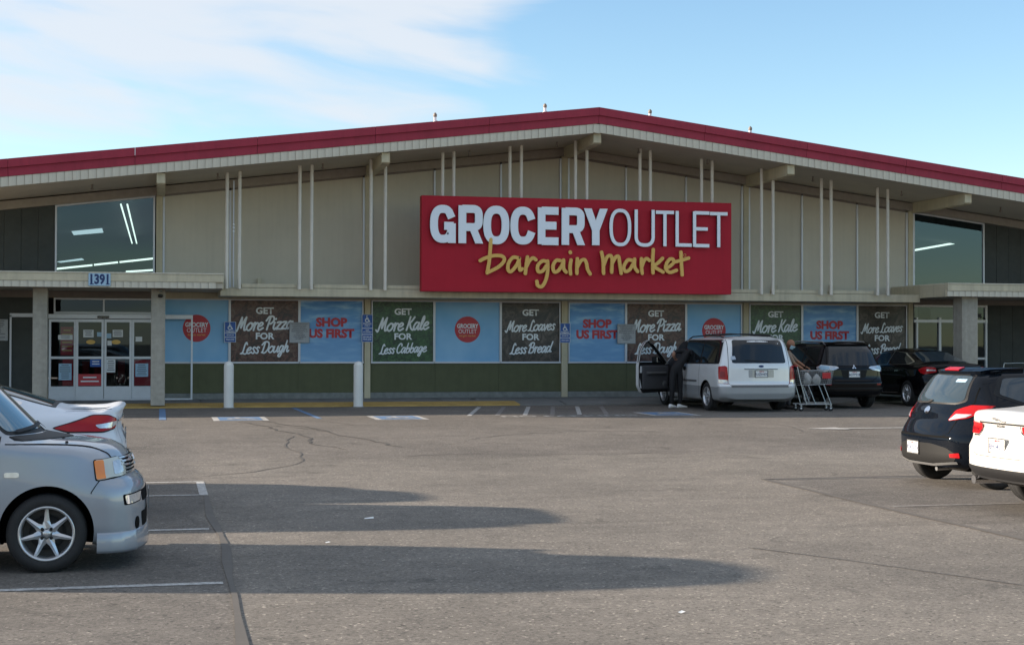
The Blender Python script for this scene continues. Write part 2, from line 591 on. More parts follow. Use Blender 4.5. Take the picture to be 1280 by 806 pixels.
def print_mat(name, kind):
    """flat printed picture on a window poster"""
    m, N, L, b = new_mat(name)
    b.inputs['Roughness'].default_value = 0.32
    tc = N.new('ShaderNodeTexCoord')
    if kind == 'sky':
        mp = N.new('ShaderNodeMapping')
        mp.inputs['Scale'].default_value = (0.7, 1, 3.6)
        mp.inputs['Rotation'].default_value = (0, R(-8), 0)
        L.new(tc.outputs['Object'], mp.inputs['Vector'])
        nz = N.new('ShaderNodeTexNoise')
        nz.inputs['Scale'].default_value = 1.6
        nz.inputs['Detail'].default_value = 8
        nz.inputs['Roughness'].default_value = 0.6
        L.new(mp.outputs[0], nz.inputs['Vector'])
        rp = ramp(N, [(0.36, (0.04, 0.21, 0.56)), (0.50, (0.08, 0.30, 0.64)), (0.60, (0.26, 0.50, 0.76)), (0.72, (0.42, 0.62, 0.80))])
        L.new(nz.outputs['Fac'], rp.inputs[0])
        sep = N.new('ShaderNodeSeparateXYZ')
        L.new(tc.outputs['Object'], sep.inputs[0])
        mr = N.new('ShaderNodeMapRange')
        mr.inputs['From Min'].default_value = -0.75
        mr.inputs['From Max'].default_value = 0.8
        mr.inputs['To Min'].default_value = 0.75
        mr.inputs['To Max'].default_value = 0.0
        L.new(sep.outputs[2], mr.inputs['Value'])
        mx = N.new('ShaderNodeMix')
        mx.data_type = 'RGBA'
        L.new(mr.outputs[0], mx.inputs['Factor'])
        L.new(rp.outputs[0], mx.inputs['A'])
        mx.inputs['B'].default_value = (0.23, 0.42, 0.62, 1)
        L.new(mx.outputs['Result'], b.inputs['Base Color'])
        return m
    if kind == 'pale':
        nz = N.new('ShaderNodeTexNoise')
        nz.inputs['Scale'].default_value = 0.9
        nz.inputs['Detail'].default_value = 3
        L.new(tc.outputs['Object'], nz.inputs['Vector'])
        rp = ramp(N, [(0.3, (0.13, 0.37, 0.64)), (0.7, (0.28, 0.52, 0.74))])
        L.new(nz.outputs['Fac'], rp.inputs[0])
        L.new(rp.outputs[0], b.inputs['Base Color'])
        return m
    vo = N.new('ShaderNodeTexVoronoi')
    vo.inputs['Scale'].default_value = {'pizza': 9, 'kale': 8, 'loaf': 4.5}[kind]
    vo.inputs['Randomness'].default_value = 1
    nz = N.new('ShaderNodeTexNoise')
    nz.inputs['Scale'].default_value = {'pizza': 5, 'kale': 7, 'loaf': 3.4}[kind]
    nz.inputs['Detail'].default_value = 9
    nz.inputs['Roughness'].default_value = 0.7
    nz.inputs['Distortion'].default_value = 1.6
    L.new(tc.outputs['Object'], nz.inputs['Vector'])
    va = N.new('ShaderNodeVectorMath')
    va.operation = 'ADD'
    L.new(tc.outputs['Object'], va.inputs[0])
    L.new(nz.outputs['Color'], va.inputs[1])
    L.new(va.outputs[0], vo.inputs['Vector'])
    if kind == 'pizza':
        r1 = ramp(N, [(0.36, (0.008, 0.007, 0.007)), (0.45, (0.045, 0.016, 0.012)), (0.53, (0.10, 0.035, 0.025)), (0.60, (0.12, 0.075, 0.055)), (0.70, (0.03, 0.028, 0.02))])
    elif kind == 'kale':
        r1 = ramp(N, [(0.34, (0.006, 0.016, 0.010)), (0.46, (0.014, 0.045, 0.018)), (0.56, (0.03, 0.09, 0.028)), (0.68, (0.06, 0.14, 0.05)), (0.78, (0.10, 0.17, 0.09))])
    else:
        r1 = ramp(N, [(0.36, (0.008, 0.007, 0.007)), (0.46, (0.028, 0.02, 0.018)), (0.54, (0.065, 0.046, 0.038)), (0.62, (0.10, 0.082, 0.072)), (0.72, (0.03, 0.026, 0.026))])
    L.new(nz.outputs['Fac'], r1.inputs[0])
    r2 = ramp(N, [(0.0, (0.55, 0.55, 0.55)), (0.5, (1.2, 1.2, 1.2))])
    L.new(vo.outputs['Distance'], r2.inputs[0])
    mu = N.new('ShaderNodeVectorMath')
    mu.operation = 'MULTIPLY'
    L.new(r1.outputs[0], mu.inputs[0])
    L.new(r2.outputs[0], mu.inputs[1])
    L.new(mu.outputs[0], b.inputs['Base Color'])
    return m


for k_ in ('sky', 'pale', 'pizza', 'kale', 'loaf'):
    print_mat('print_' + k_, k_)


def asphalt_mat():
    m, N, L, b = new_mat('asphalt')
    b.inputs['Roughness'].default_value = 0.88
    geo = N.new('ShaderNodeNewGeometry')

    def noise(scale, detail=4, rough=0.6, dist=0.0, vec=None):
        n = N.new('ShaderNodeTexNoise')
        n.inputs['Scale'].default_value = scale
        n.inputs['Detail'].default_value = detail
        n.inputs['Roughness'].default_value = rough
        n.inputs['Distortion'].default_value = dist
        L.new(vec or geo.outputs['Position'], n.inputs['Vector'])
        return n.outputs['Fac']

    def mr(v, a, b_, c, d, smooth=True):
        n = N.new('ShaderNodeMapRange')
        if smooth:
            n.interpolation_type = 'SMOOTHSTEP'
        L.new(v, n.inputs['Value'])
        for i, x in zip(('From Min', 'From Max', 'To Min', 'To Max'), (a, b_, c, d)):
            n.inputs[i].default_value = x
        return n.outputs[0]

    def ma(op, a, c=None):
        n = N.new('ShaderNodeMath')
        n.operation = op
        for i, v in enumerate((a, c)):
            if v is None:
                continue
            if isinstance(v, (int, float)):
                n.inputs[i].default_value = v
            else:
                L.new(v, n.inputs[i])
        return n.outputs[0]

    def mixc(f, a, c):
        n = N.new('ShaderNodeMix')
        n.data_type = 'RGBA'
        if isinstance(f, (int, float)):
            n.inputs['Factor'].default_value = f
        else:
            L.new(f, n.inputs['Factor'])
        for k, v in (('A', a), ('B', c)):
            if isinstance(v, tuple):
                n.inputs[k].default_value = (*v, 1)
            else:
                L.new(v, n.inputs[k])
        return n.outputs['Result']
    sep = N.new('ShaderNodeSeparateXYZ')
    L.new(geo.outputs['Position'], sep.inputs[0])
    X, Y = sep.outputs[0], sep.outputs[1]
    wob = mr(noise(0.8, 6), 0.3, 0.7, -0.5, 0.5, False)
    wob2 = mr(noise(0.5, 4), 0.3, 0.7, -0.22, 0.22, False)
    # zones
    far = mr(ma('ADD', Y, wob), 21.7, 22.3, 0, 1)
    left = mr(ma('ADD', X, wob2), 0.42, 0.58, 1, 0)
    nearY = mr(ma('ADD', Y, wob2), 17.6, 18.1, 1, 0)
    rightz = ma('MULTIPLY', mr(ma('ADD', X, wob2), 7.55, 7.75, 0, 1), nearY)
    coarse = (0.174, 0.153, 0.129)
    farc = (0.142, 0.124, 0.106)
    leftc = (0.130, 0.115, 0.100)
    rightc = (0.122, 0.109, 0.096)
    c = mixc(far, coarse, farc)
    c = mixc(ma('MULTIPLY', left, 0.8), c, leftc)
    c = mixc(ma('MULTIPLY', rightz, 0.85), c, rightc)
    # big soft mottling
    big = mr(noise(0.35, 6, 0.6, 0.4), 0.3, 0.7, 0.82, 1.15)
    med = mr(noise(2.6, 6, 0.7, 0.3), 0.3, 0.7, 0.88, 1.12)
    mp = N.new('ShaderNodeMapping')
    mp.inputs['Scale'].default_value = (0.35, 2.2, 1)
    L.new(geo.outputs['Position'], mp.inputs['Vector'])
    strk = mr(noise(0.9, 7, 0.65, 0.6, mp.outputs[0]), 0.50, 0.74, 1.0, 0.74)
    # oil spots
    spots = mr(noise(1.3, 5, 0.6, 0.8), 0.60, 0.74, 1.0, 0.58)
    # aggregate: light and dark grains
    fine = noise(150, 2, 0.7)
    g1 = mr(fine, 0.30, 0.70, 0.62, 1.38, False)
    vo = N.new('ShaderNodeTexVoronoi')
    vo.inputs['Scale'].default_value = 55
    L.new(geo.outputs['Position'], vo.inputs['Vector'])
    sepc = N.new('ShaderNodeSeparateColor')
    L.new(vo.outputs['Color'], sepc.inputs[0])
    grain = mr(sepc.outputs[0], 0.0, 1.0, 0.72, 1.22, False)
    peb = mr(sepc.outputs[1], 0.955, 0.975, 1.0, 1.9)
    peb2 = mr(sepc.outputs[2], 0.03, 0.06, 0.5, 1.0)
    val = ma('MULTIPLY', ma('MULTIPLY', big, med), ma('MULTIPLY', strk, spots))
    val = ma('MULTIPLY', val, ma('MULTIPLY', g1, ma('MULTIPLY', grain, ma('MULTIPLY', peb, peb2))))
    vm = N.new('ShaderNodeVectorMath')
    vm.operation = 'SCALE'
    L.new(c, vm.inputs[0])
    L.new(val, vm.inputs['Scale'])
    L.new(vm.outputs[0], b.inputs['Base Color'])
    bp = N.new('ShaderNodeBump')
    bp.inputs['Strength'].default_value = 0.55
    bp.inputs['Distance'].default_value = 0.006
    L.new(ma('ADD', fine, sepc.outputs[0]), bp.inputs['Height'])
    L.new(bp.outputs[0], b.inputs['Normal'])
    return m


asphalt_mat()


def worn_paint(name, col, amount=0.5, scale=14):
    """road paint worn through to the asphalt"""
    m, N, L, b = new_mat(name)
    b.inputs['Roughness'].default_value = 0.8
    geo = N.new('ShaderNodeNewGeometry')
    nz = N.new('ShaderNodeTexNoise')
    nz.inputs['Scale'].default_value = scale
    nz.inputs['Detail'].default_value = 9
    nz.inputs['Roughness'].default_value = 0.75
    L.new(geo.outputs['Position'], nz.inputs['Vector'])
    n2 = N.new('ShaderNodeTexNoise')
    n2.inputs['Scale'].default_value = 130
    L.new(geo.outputs['Position'], n2.inputs['Vector'])
    ad = N.new('ShaderNodeMath')
    ad.operation = 'MULTIPLY_ADD'
    L.new(n2.outputs['Fac'], ad.inputs[0])
    ad.inputs[1].default_value = 0.35
    L.new(nz.outputs['Fac'], ad.inputs[2])
    mr = N.new('ShaderNodeMapRange')
    mr.inputs['From Min'].default_value = 0.78 - 0.42 * amount - 0.08
    mr.inputs['From Max'].default_value = 0.78 - 0.42 * amount + 0.22
    L.new(ad.outputs[0], mr.inputs['Value'])
    mx = N.new('ShaderNodeMix')
    mx.data_type = 'RGBA'
    L.new(mr.outputs[0], mx.inputs['Factor'])
    mx.inputs['A'].default_value = (0.128, 0.113, 0.099, 1)
    mx.inputs['B'].default_value = (*col, 1)
    L.new(mx.outputs['Result'], b.inputs['Base Color'])
    return m


worn_paint('paint_white', (0.52, 0.51, 0.49), 0.55)
worn_paint('paint_faded', (0.26, 0.25, 0.24), 0.40)
worn_paint('paint_blue', (0.10, 0.20, 0.36), 0.7, 6)
worn_paint('paint_yellow', (0.42, 0.28, 0.05), 0.95, 5)
worn_paint('tar', (0.098, 0.088, 0.077), 0.7, 3)
worn_paint('tar_dark', (0.06, 0.055, 0.05), 0.8, 5)
mat('tactile_yellow', (0.42, 0.27, 0.08), 0.75, noise=0.2, nscale=4)

# ------------------------------------------------------------------ lettering
_text_cache = {}


def text_mesh(s, size=1.0, bold=0.0, xs=1.0, align='CENTER', line=1.0, mats=None, depth=0.0):
    cu = bpy.data.curves.new('text', 'FONT')
    cu.body = s
    cu.size = size
    cu.offset = bold
    cu.extrude = depth
    cu.align_x = align
    cu.align_y = 'CENTER'
    cu.space_line = line
    cu.resolution_u = 3
    o = bpy.data.objects.new('text', cu)
    COL.objects.link(o)
    dg = bpy.context.evaluated_depsgraph_get()
    dg.update()
    me = bpy.data.meshes.new_from_object(o.evaluated_get(dg))
    bpy.data.objects.remove(o)
    bpy.data.curves.remove(cu)
    # curve text lies in XY: stand it up in XZ facing -Y
    for v in me.vertices:
        x, y, z = v.co
        v.co = (x * xs, -z, y)
    me.materials.clear()
    if mats:
        me.materials.append(mats)
    return me


GLY = {
    'o': (.95, [[(.9, .9), (.5, 1), (.12, .6), (.1, .25), (.45, 0), (.82, .3), (.88, .75), (.68, .95), (1.05, .85)]]),
    'r': (.75, [[(.05, .6), (.25, 1), (.33, .85), (.25, 0)], [(.3, .6), (.55, .95), (.8, .9)]]),
    'e': (.85, [[(.1, .45), (.6, .6), (.75, .85), (.5, 1), (.15, .7), (.1, .25), (.4, 0), (.9, .25)]]),
    'i': (.5, [[(.2, .95), (.12, .3), (.3, 0), (.55, .2)], [(.28, 1.35), (.3, 1.45)]]),
    'z': (.8, [[(.1, .9), (.4, .97), (.7, .9), (.35, .45), (.1, .05), (.4, .05), (.75, .02)]]),
    'a': (1.0, [[(.8, .9), (.4, 1), (.08, .5), (.15, .1), (.4, .05), (.72, .6)], [(.85, .95), (.75, .3), (.85, 0), (1.1, .2)]]),
    'l': (.55, [[(.1, .3), (.5, 1.3), (.45, 1.8), (.28, 1.5), (.15, .5), (.3, 0), (.6, .2)]]),
    's': (.7, [[(.7, .85), (.45, 1), (.25, .75), (.58, .35), (.45, 0), (.05, .15)]]),
    'v': (.8, [[(.05, .85), (.2, .95), (.35, 0), (.75, .9), (.95, .85)]]),
    'b': (.9, [[(.32, 1.8), (.14, .6), (.15, .1), (.5, 0), (.8, .4), (.65, .9), (.3, .7)]]),
    'd': (1.0, [[(.7, .9), (.35, 1), (.08, .5), (.2, .05), (.5, .15), (.75, .6)], [(1.05, 1.8), (.82, .7), (.78, .1), (1.05, .1)]]),
    'u': (.95, [[(.1, .95), (.05, .3), (.25, 0), (.6, .3), (.75, .9)], [(.78, .95), (.7, .25), (.85, 0), (1.05, .2)]]),
    'g': (.95, [[(.8, .9), (.4, 1), (.1, .5), (.3, .1), (.6, .3), (.8, .95)], [(.8, .95), (.7, 0), (.45, -.7), (.1, -.6), (.35, -.15), (1.0, .25)]]),
    'h': (.9, [[(.35, 1.8), (.18, .8), (.05, 0)], [(.12, .4), (.45, .95), (.65, .8), (.58, .2), (.75, 0), (.95, .2)]]),
    'M': (1.35, [[(-.3, .2), (0, 0), (.22, .9), (.45, 1.8)], [(.45, 1.8), (.5, 1.1), (.55, .4)], [(.55, .4), (.8, 1.2), (1.1, 1.8)], [(1.1, 1.8), (1.02, .8), (1.1, .1), (1.4, .15)]]),
    'P': (1.05, [[(.45, 1.6), (.3, .7), (.2, 0)], [(-.1, 1.2), (.3, 1.75), (.9, 1.7), (1.05, 1.2), (.7, .8), (.35, .8)]]),
    'K': (1.15, [[(.42, 1.8), (.3, .9), (.15, 0)], [(1.1, 1.75), (.75, 1.2), (.35, .85)], [(.5, .95), (.75, .3), (1.1, 0), (1.3, .2)]]),
    'L': (.95, [[(.85, 1.5), (.65, 1.8), (.45, 1.4), (.3, .3), (0, .05), (.35, .08), (.8, -.05), (1.15, .2)]]),
    'B': (1.1, [[(.42, 1.7), (.3, .9), (.2, 0)], [(0, 1.3), (.4, 1.75), (.95, 1.7), (.9, 1.1), (.5, .95)], [(.5, .95), (1.0, .8), (.98, .2), (.5, 0), (.1, .2)]]),
    'D': (1.25, [[(.45, 1.6), (.35, .8), (.25, .1)], [(-.05, 1.3), (.4, 1.75), (1.1, 1.6), (1.2, .7), (.7, 0), (.1, .1)]]),
    'C': (1.05, [[(1.0, 1.3), (.95, 1.7), (.55, 1.75), (.15, 1.1), (.15, .35), (.5, 0), (1.05, .3)]]),
    ' ': (.45, []),
}


def script_text(s, width, cx, cz, tilt=0.05, stroke=0.2, off=0.0, mb=None, cap='round', n=5, M=None):
    mb = mb or MB()
    tot = sum(GLY[c][0] for c in s)
    k = width / tot
    x = 0
    j = 0
    for c in s:
        adv, strokes = GLY[c]
        for st in strokes:
            pts = [((x + p[0] + 0.22 * p[1]) * k - width / 2 + cx, p[1] * k * 1.15 + cz + ((x + p[0]) * k - width / 2) * tilt) for p in st]
            j += 1
            ribbon(mb, catmull(pts, n), stroke * k * 1.4, off=off + 0.0012 * (j % 5), cap=cap, M=M, climb=0.00005)
        x += adv
    return mb

# ================================================================== GROUND
GZ = 0.18        # the lot rises gently towards the shop
YR0, YR1 = 19.0, 29.0


def gz(y):
    t = min(max((y - YR0) / (YR1 - YR0), 0), 1)
    return GZ * (t * t * (3 - 2 * t))


def build_ground():
    ys = [-600, -60, -10, 0] + [19 + i for i in range(0, 11)] + [33, 37, 60, 120, 900]
    xs = [-700, -60, -12, -6, 0, 6, 12, 18, 30, 60, 700]
    vs = [(x, y, gz(y)) for y in ys for x in xs]
    n = len(xs)
    fs = [(j * n + i, j * n + i + 1, (j + 1) * n + i + 1, (j + 1) * n + i) for j in range(len(ys) - 1) for i in range(n - 1)]
    m = MB().add(vs, fs, 0, True)
    tag(m.build('parking_lot', MAT['asphalt']), kind='structure')


build_ground()


def flat_line(pts, w, name, m, z=0.004, parent=None, kind='structure', wob=0.0, n=1, taper=False):
    """painted or tarred strip lying on the lot; pts are (x, y)"""
    P = catmull(pts, n) if n > 1 else [tuple(p) for p in pts]
    Q = []
    for i in range(len(P) - 1):
        a, b = np.array(P[i]), np.array(P[i + 1])
        k = max(1, int(np.linalg.norm(b - a) / 0.8))
        Q += [tuple(a + (b - a) * t / k) for t in range(k)]
    Q.append(P[-1])
    Q = [(x + rnd.uniform(-wob, wob), y + rnd.uniform(-wob, wob)) for x, y in Q]
    vs, fs = [], []
    for i, q in enumerate(Q):
        a = np.array(Q[max(i - 1, 0)])
        b = np.array(Q[min(i + 1, len(Q) - 1)])
        d = (b - a) / (np.linalg.norm(b - a) + 1e-9)
        nn = np.array([-d[1], d[0]])
        ww = w * ((rnd.uniform(0.5, 1.3) if w < 0.08 else rnd.uniform(.9, 1.1)) if wob else 1)
        if taper and i in (0, len(Q) - 1):
            ww *= 0.15
        for s in (-.5, .5):
            p = np.array(q) + nn * ww * s
            vs.append((p[0], p[1], gz(p[1]) + z))
    for i in range(len(Q) - 1):
        fs.append((2 * i, 2 * i + 1, 2 * i + 3, 2 * i + 2))
    return MB().add(vs, fs).build(name, m, parent)


def mark(*a, **k):
    o = flat_line(*a, **k)
    tag(o, kind='structure')
    return o


# stall lines, left row and right row
LINE = 'stall_line'
for y in (7.95, 11.17, 14.40):
    mark([(-6.4, y), (0.46, y)], 0.10, LINE, MAT['paint_white' if y > 11 else 'paint_faded'])
mark([(-6.4, 17.60), (0.46, 17.60)], 0.09, LINE, MAT['paint_white'])
mark([(-6.4, 19.24), (0.46, 19.24)], 0.09, LINE, MAT['paint_white'])
mark([(0.50, 17.55), (0.50, 19.28)], 0.10, LINE, MAT['paint_white'])
for y in (8.5, 11.6, 14.82, 18.02):
    mark([(7.75, y), (14.5, y)], 0.10, LINE, MAT['paint_faded'])
# tar seams where the two paving jobs meet
mark([(0.52, 2), (0.47, 9), (0.56, 13), (0.50, 16.2), (0.52, 17.5)], 0.07, 'paving_seam', MAT['tar'], wob=0.012, z=0.006)
mark([(7.62, 3), (7.66, 10), (7.60, 14), (7.64, 18.0)], 0.09, 'paving_seam', MAT['tar'], wob=0.01, z=0.006)
mark([(7.6, 18.05), (9.2, 18.12), (11, 18.05), (16, 18.1)], 0.10, 'paving_seam', MAT['tar'], wob=0.02, z=0.008)
mark([(5.0, 12.1), (5.5, 11.2), (6.2, 9.8)], 0.03, 'paving_seam', MAT['tar'], wob=0.02, z=0.006)
# meandering sealed cracks
CR = [[(1.5, 30.0), (1.9, 28.6), (2.1, 27.2), (2.5, 25.8), (2.45, 24.6), (2.9, 23.4)],
      [(2.0, 30.2), (2.4, 28.6), (2.9, 27.3), (3.1, 26.0), (3.5, 24.7), (3.75, 23.6)],
      [(1.7, 28.9), (2.2, 28.2), (2.7, 27.5), (3.0, 26.4)],
      [(2.9, 30.4), (3.4, 29.3), (3.7, 28.2)],
      [(0.5, 19.9), (1.6, 20.9), (2.1, 22.4), (2.0, 24.4), (2.3, 26.1)],
      [(5.0, 24.8), (5.9, 25.6), (7.0, 26.1), (8.2, 26.2), (9.2, 25.7)],
      [(10.9, 29.7), (11.3, 28.2), (11.9, 26.9), (11.6, 25.6), (12.4, 24.3), (12.9, 23.9)],
      [(3.4, 22.2), (4.8, 22.5), (6.6, 22.1), (8.6, 22.4)]]
for i, c in enumerate(CR):
    mark(c, 0.045 if i < 2 else (0.033 if i < 6 else 0.025), 'sealed_crack', MAT['tar_dark' if i < 3 else 'tar'], wob=0.07, n=5, z=0.005, taper=True)
# blue aisle stripes and accessible stalls
for x in (3.12, 0.055):
    mark([(x, 35.9), (x + (0.1 if x > 1 else 0), 30.9)], 0.11 if x > 1 else 0.14, 'blue_stripe', MAT['paint_blue'])


def wheelchair_pts():
    head = ellipse(0.44, 0.90, 0.075, 0.075, 14)
    body = [[(0.42, 0.80), (0.44, 0.45), (0.66, 0.45), (0.78, 0.14), (0.88, 0.18)], [(0.43, 0.64), (0.64, 0.64)]]
    wheel = ellipse(0.46, 0.32, 0.24, 0.24, 18, a0=105, a1=345)
    return head, body, wheel


def wheelchair(mb, x0, z0, s, M=None, off=0.0, w=0.075):
    h, b, wh = wheelchair_pts()

    def T(p):
        return (x0 + p[0] * s, z0 + p[1] * s)
    n = len(h)
    vs = [(T(p)[0], -off, T(p)[1]) for p in h]
    if M:
        vs = [M(v) for v in vs]
    mb.add(vs, [tuple(range(n))])
    for i, st in enumerate(b + [wh]):
        ribbon(mb, [T(p) for p in st], w * s, off=off + 0.0006 * (i + 1), M=M)


def stall_emblem(x0, y0, x1, y1):
    root = MB().add([(x0, y0, gz(y0) + 0.004), (x1, y0, gz(y0) + 0.004), (x1, y1, gz(y1) + 0.004), (x0, y1, gz(y1) + 0.004)], [(0, 1, 2, 3)]).build('stall_emblem', MAT['paint_white'])
    tag(root, kind='structure')
    b = 0.12
    MB().add([(x0 + b, y0 + b, gz(y0) + 0.008), (x1 - b, y0 + b, gz(y0) + 0.008), (x1 - b, y1 - b, gz(y1) + 0.008), (x0 + b, y1 - b, gz(y1) + 0.008)], [(0, 1, 2, 3)]).build('blue_field', MAT['paint_blue'], root)
    mb = MB()
    s = min(x1 - x0, y1 - y0) * 0.8
    wheelchair(mb, x0 + (x1 - x0 - s * 0.95) / 2, y0 + (y1 - y0 - s) / 2, s, M=lambda v: (v[0], v[2], gz(v[2]) + 0.012 - v[1]), w=0.11)
    mb.build('wheelchair_symbol', MAT['paint_white'], root)


for (a, b) in ((1.05, 30.3), (4.30, 30.15), (10.45, 30.75), (17.6, 30.8)):
    stall_emblem(a, b, a + 1.1, b + 1.55)
# hatched aisle between the accessible stalls
for i in range(6):
    x = 6.5 + i * 0.62
    mark([(x, 31.5), (x + 1.1, 35.6)], 0.10, 'aisle_hatching', MAT['paint_white' if i % 2 == 0 else 'paint_faded'])
mark([(6.45, 31.4), (10.2, 31.5)], 0.10, 'aisle_hatching', MAT['paint_faded'])
for i in range(5):
    mark([(-1.9 + 0.1 * i, 31.4 + 0.75 * i), (0.0, 31.7 + 0.75 * i)], 0.09, 'aisle_hatching', MAT['paint_faded'])
mark([(-2.5, 31.2), (-0.1, 31.3)], 0.09, 'aisle_hatching', MAT['paint_white'])
ntx = text_mesh('NO PARKING', 0.5, 0.012, 1.0)
for v in ntx.vertices:
    v.co = (v.co.x * 1.0, v.co.z, 0)
ntx.materials.append(MAT['paint_white'])
o_ = link('no_parking_lettering', ntx, None, (8.6, 30.95, gz(31) + 0.006))
tag(o_, kind='structure')
# painted arrow on the far aisle
ax, ay = 11.9, 26.15
ar = MB()
for p in [[(0, 0), (0.75, 0.35), (0.75, 0.10), (2.3, 0.10), (2.3, -0.10), (0.75, -0.10), (0.75, -0.35)]]:
    ar.add([(ax + x, ay + y, gz(ay) + 0.006) for x, y in p], [tuple(range(len(p)))])
tag(ar.build('painted_arrow', MAT['paint_white']), kind='structure')

# sidewalk with a ramped yellow edge
KX = 11.0     # where the yellow edge ends


def build_sidewalk():
    m = MB()

    def sheet(x0, x1, prof, mi=0):
        vs = []
        for (y, z) in prof:
            vs += [(x0, y, z), (x1, y, z)]
        fs = [(2 * i, 2 * i + 1, 2 * i + 3, 2 * i + 2) for i in range(len(prof) - 1)]
        m.add(vs, fs, mi)
    # slabs with open joints every 3 m
    x = -20.0
    while x < 38:
        x1 = x + 2.97
        sheet(x, x1, [(36.32, 0.10), (36.32, 0.215), (36.95, 0.270), (36.958, 0.235), (36.966, 0.270), (38.80, 0.306), (60.0, 0.306)])
        x += 3.0
    sheet(-20, 38, [(36.36, 0.09), (36.36, 0.20), (38.8, 0.28)])
    tag(m.build('sidewalk', MAT['sidewalk']), kind='structure')
    k = MB()
    vs, fs = [], []
    for (y, z) in [(36.315, 0.18), (36.315, 0.219), (36.93, 0.274)]:
        vs += [(-20, y, z), (KX - 2.2, y, z)]
    fs = [(0, 1, 3, 2), (2, 3, 5, 4)]
    k.add(vs, fs)
    # truncated domes, seen edge-on as a fine texture
    o = k.build('tactile_edge', MAT['tactile_yellow'])
    tag(o, kind='structure')
    d = MB()
    for i in range(0, 300):
        xx = -7.5 + i * 0.06
        if xx > KX - 2.3:
            break
        for j in range(5):
            yy = 36.39 + j * 0.12
            zz = 0.219 + (yy - 36.315) * 0.0894
            r = 0.016
            d.add([(xx - r, yy - r, zz), (xx + r, yy - r, zz), (xx + r, yy + r, zz), (xx - r, yy + r, zz), (xx, yy, zz + 0.012)], [(0, 1, 4), (1, 2, 4), (2, 3, 4), (3, 0, 4)])
    dm = d.build('tactile_dome', MAT['tactile_yellow'], o)
    dm['kind'] = 'stuff'


build_sidewalk()

# ================================================================== BUILDING
D = 38.657
YF = 35.60       # roof edge plane
YP = 36.95       # posts plane
PX = 10.62       # peak
SL = 0.1222
XL, XRR = -9.0, 33.0


def zf(x):       # underside of the roof edge
    return 7.0 - SL * abs(x - PX)


def ztop(x):     # top of the upper wall panels
    return 6.78 - 0.124 * abs(x - PX)


store = empty('store_building', (0, 0, 0), label='low wide supermarket building with gabled burgundy roof edge and poster covered windows', cat='building')


def part(name, mb, m, parent=store, **k):
    return mb.build(name, m, parent, **k)


# roof slab (two slopes) --------------------------------------------------
rb = MB()
for (a, b) in ((XL, PX), (PX, XRR)):
    za, zb = zf(a), zf(b)
    vs = []
    for y in (YF + 0.06, 66):
        for (x, z) in ((a, za), (b, zb)):
            vs += [(x, y, z), (x, y, z + 0.46)]
    rb.add(vs, [(1, 3, 7, 5), (0, 1, 5, 4), (2, 6, 7, 3), (4, 5, 7, 6), (0, 2, 3, 1)], 0)
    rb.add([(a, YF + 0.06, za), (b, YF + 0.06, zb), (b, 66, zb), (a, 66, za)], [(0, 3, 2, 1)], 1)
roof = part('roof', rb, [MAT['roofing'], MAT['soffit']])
# burgundy fascia: lower band, joint and proud cap
for (a, b) in ((XL, PX), (PX, XRR)):
    for (nm, z0, z1, y0, y1) in (('fascia_band', 0.226, 0.425, YF - 0.03, YF + 0.06), ('fascia_cap', 0.428, 0.625, YF - 0.075, YF + 0.10)):
        # in sheets with narrow joints
        L_ = 3.05
        n = int(math.ceil(abs(b - a) / L_))
        for i in range(n):
            x0 = a + (b - a) * i / n + 0.004
            x1 = a + (b - a) * (i + 1) / n - 0.004
            m = MB().prism_xz([(x0, zf(x0) + z0), (x1, zf(x1) + z0), (x1, zf(x1) + z1), (x0, zf(x0) + z1)], y0, y1)
            part(nm, m, MAT['burgundy'], roof)
# thin white drip line on top of the cap
# ribbed tiles under it
TW = 0.1755


def tile_mesh(sl, h, w, name, depth=0.05):
    g = 0.004
    x0, x1 = g, w - g
    v = [(x0, sl * x0), (x1, sl * x1), (x1, sl * x1 + h), (x0, sl * x0 + h)]
    m = MB().prism_xz(v, 0, depth)
    return m.mesh(name, MAT['fascia_beige'])


tl = {+1: tile_mesh(SL, 0.222, TW, 'fascia_tile'), -1: tile_mesh(-SL, 0.222, TW, 'fascia_tile'), 0: tile_mesh(0, 0.145, TW, 'canopy_tile', 0.04)}
bk = MB()
for (a, b) in ((XL, PX), (PX, XRR)):
    bk.add([(a, YF + 0.012, zf(a) + 0.004), (b, YF + 0.012, zf(b) + 0.004), (b, YF + 0.012, zf(b) + 0.215), (a, YF + 0.012, zf(a) + 0.215)], [(0, 1, 2, 3)])
part('fascia_backing', bk, MAT['trim_beige'], roof)
x = XL
k_ = 0
while x < XRR - TW:
    s = 1 if x + TW <= PX + 0.02 else -1
    if s == 1 and x + TW > PX:
        pass
    o = link('fascia_tile', tl[s], roof, (x, YF - 0.012 + rnd.uniform(-.003, .003), zf(x) if s == 1 else zf(max(x, PX))))
    x += TW
# roof timbers under the overhang
for i, bx in enumerate([-10.6 + 5.3, 0.0, 5.29, 10.62, 15.83, 20.9, 26.2, 31.5]):
    z = zf(bx)
    w = 0.10
    m = MB()
    prof = [(YF + 0.10, z - 0.24), (YF + 0.16, z - 0.27), (D + 0.1, z - 0.27), (D + 0.1, z - 0.004), (YF + 0.10, z - 0.004)]
    n = len(prof)
    vs = [(bx - w, p[0], p[1]) for p in prof] + [(bx + w, p[0], p[1]) for p in prof]
    m.add(vs, [tuple(range(n)), tuple(range(2 * n - 1, n - 1, -1))] + [(j, (j + 1) % n, (j + 1) % n + n, j + n) for j in range(n)])
    part('roof_beam', m, MAT['trim_beige'], roof, bevel=0.012)
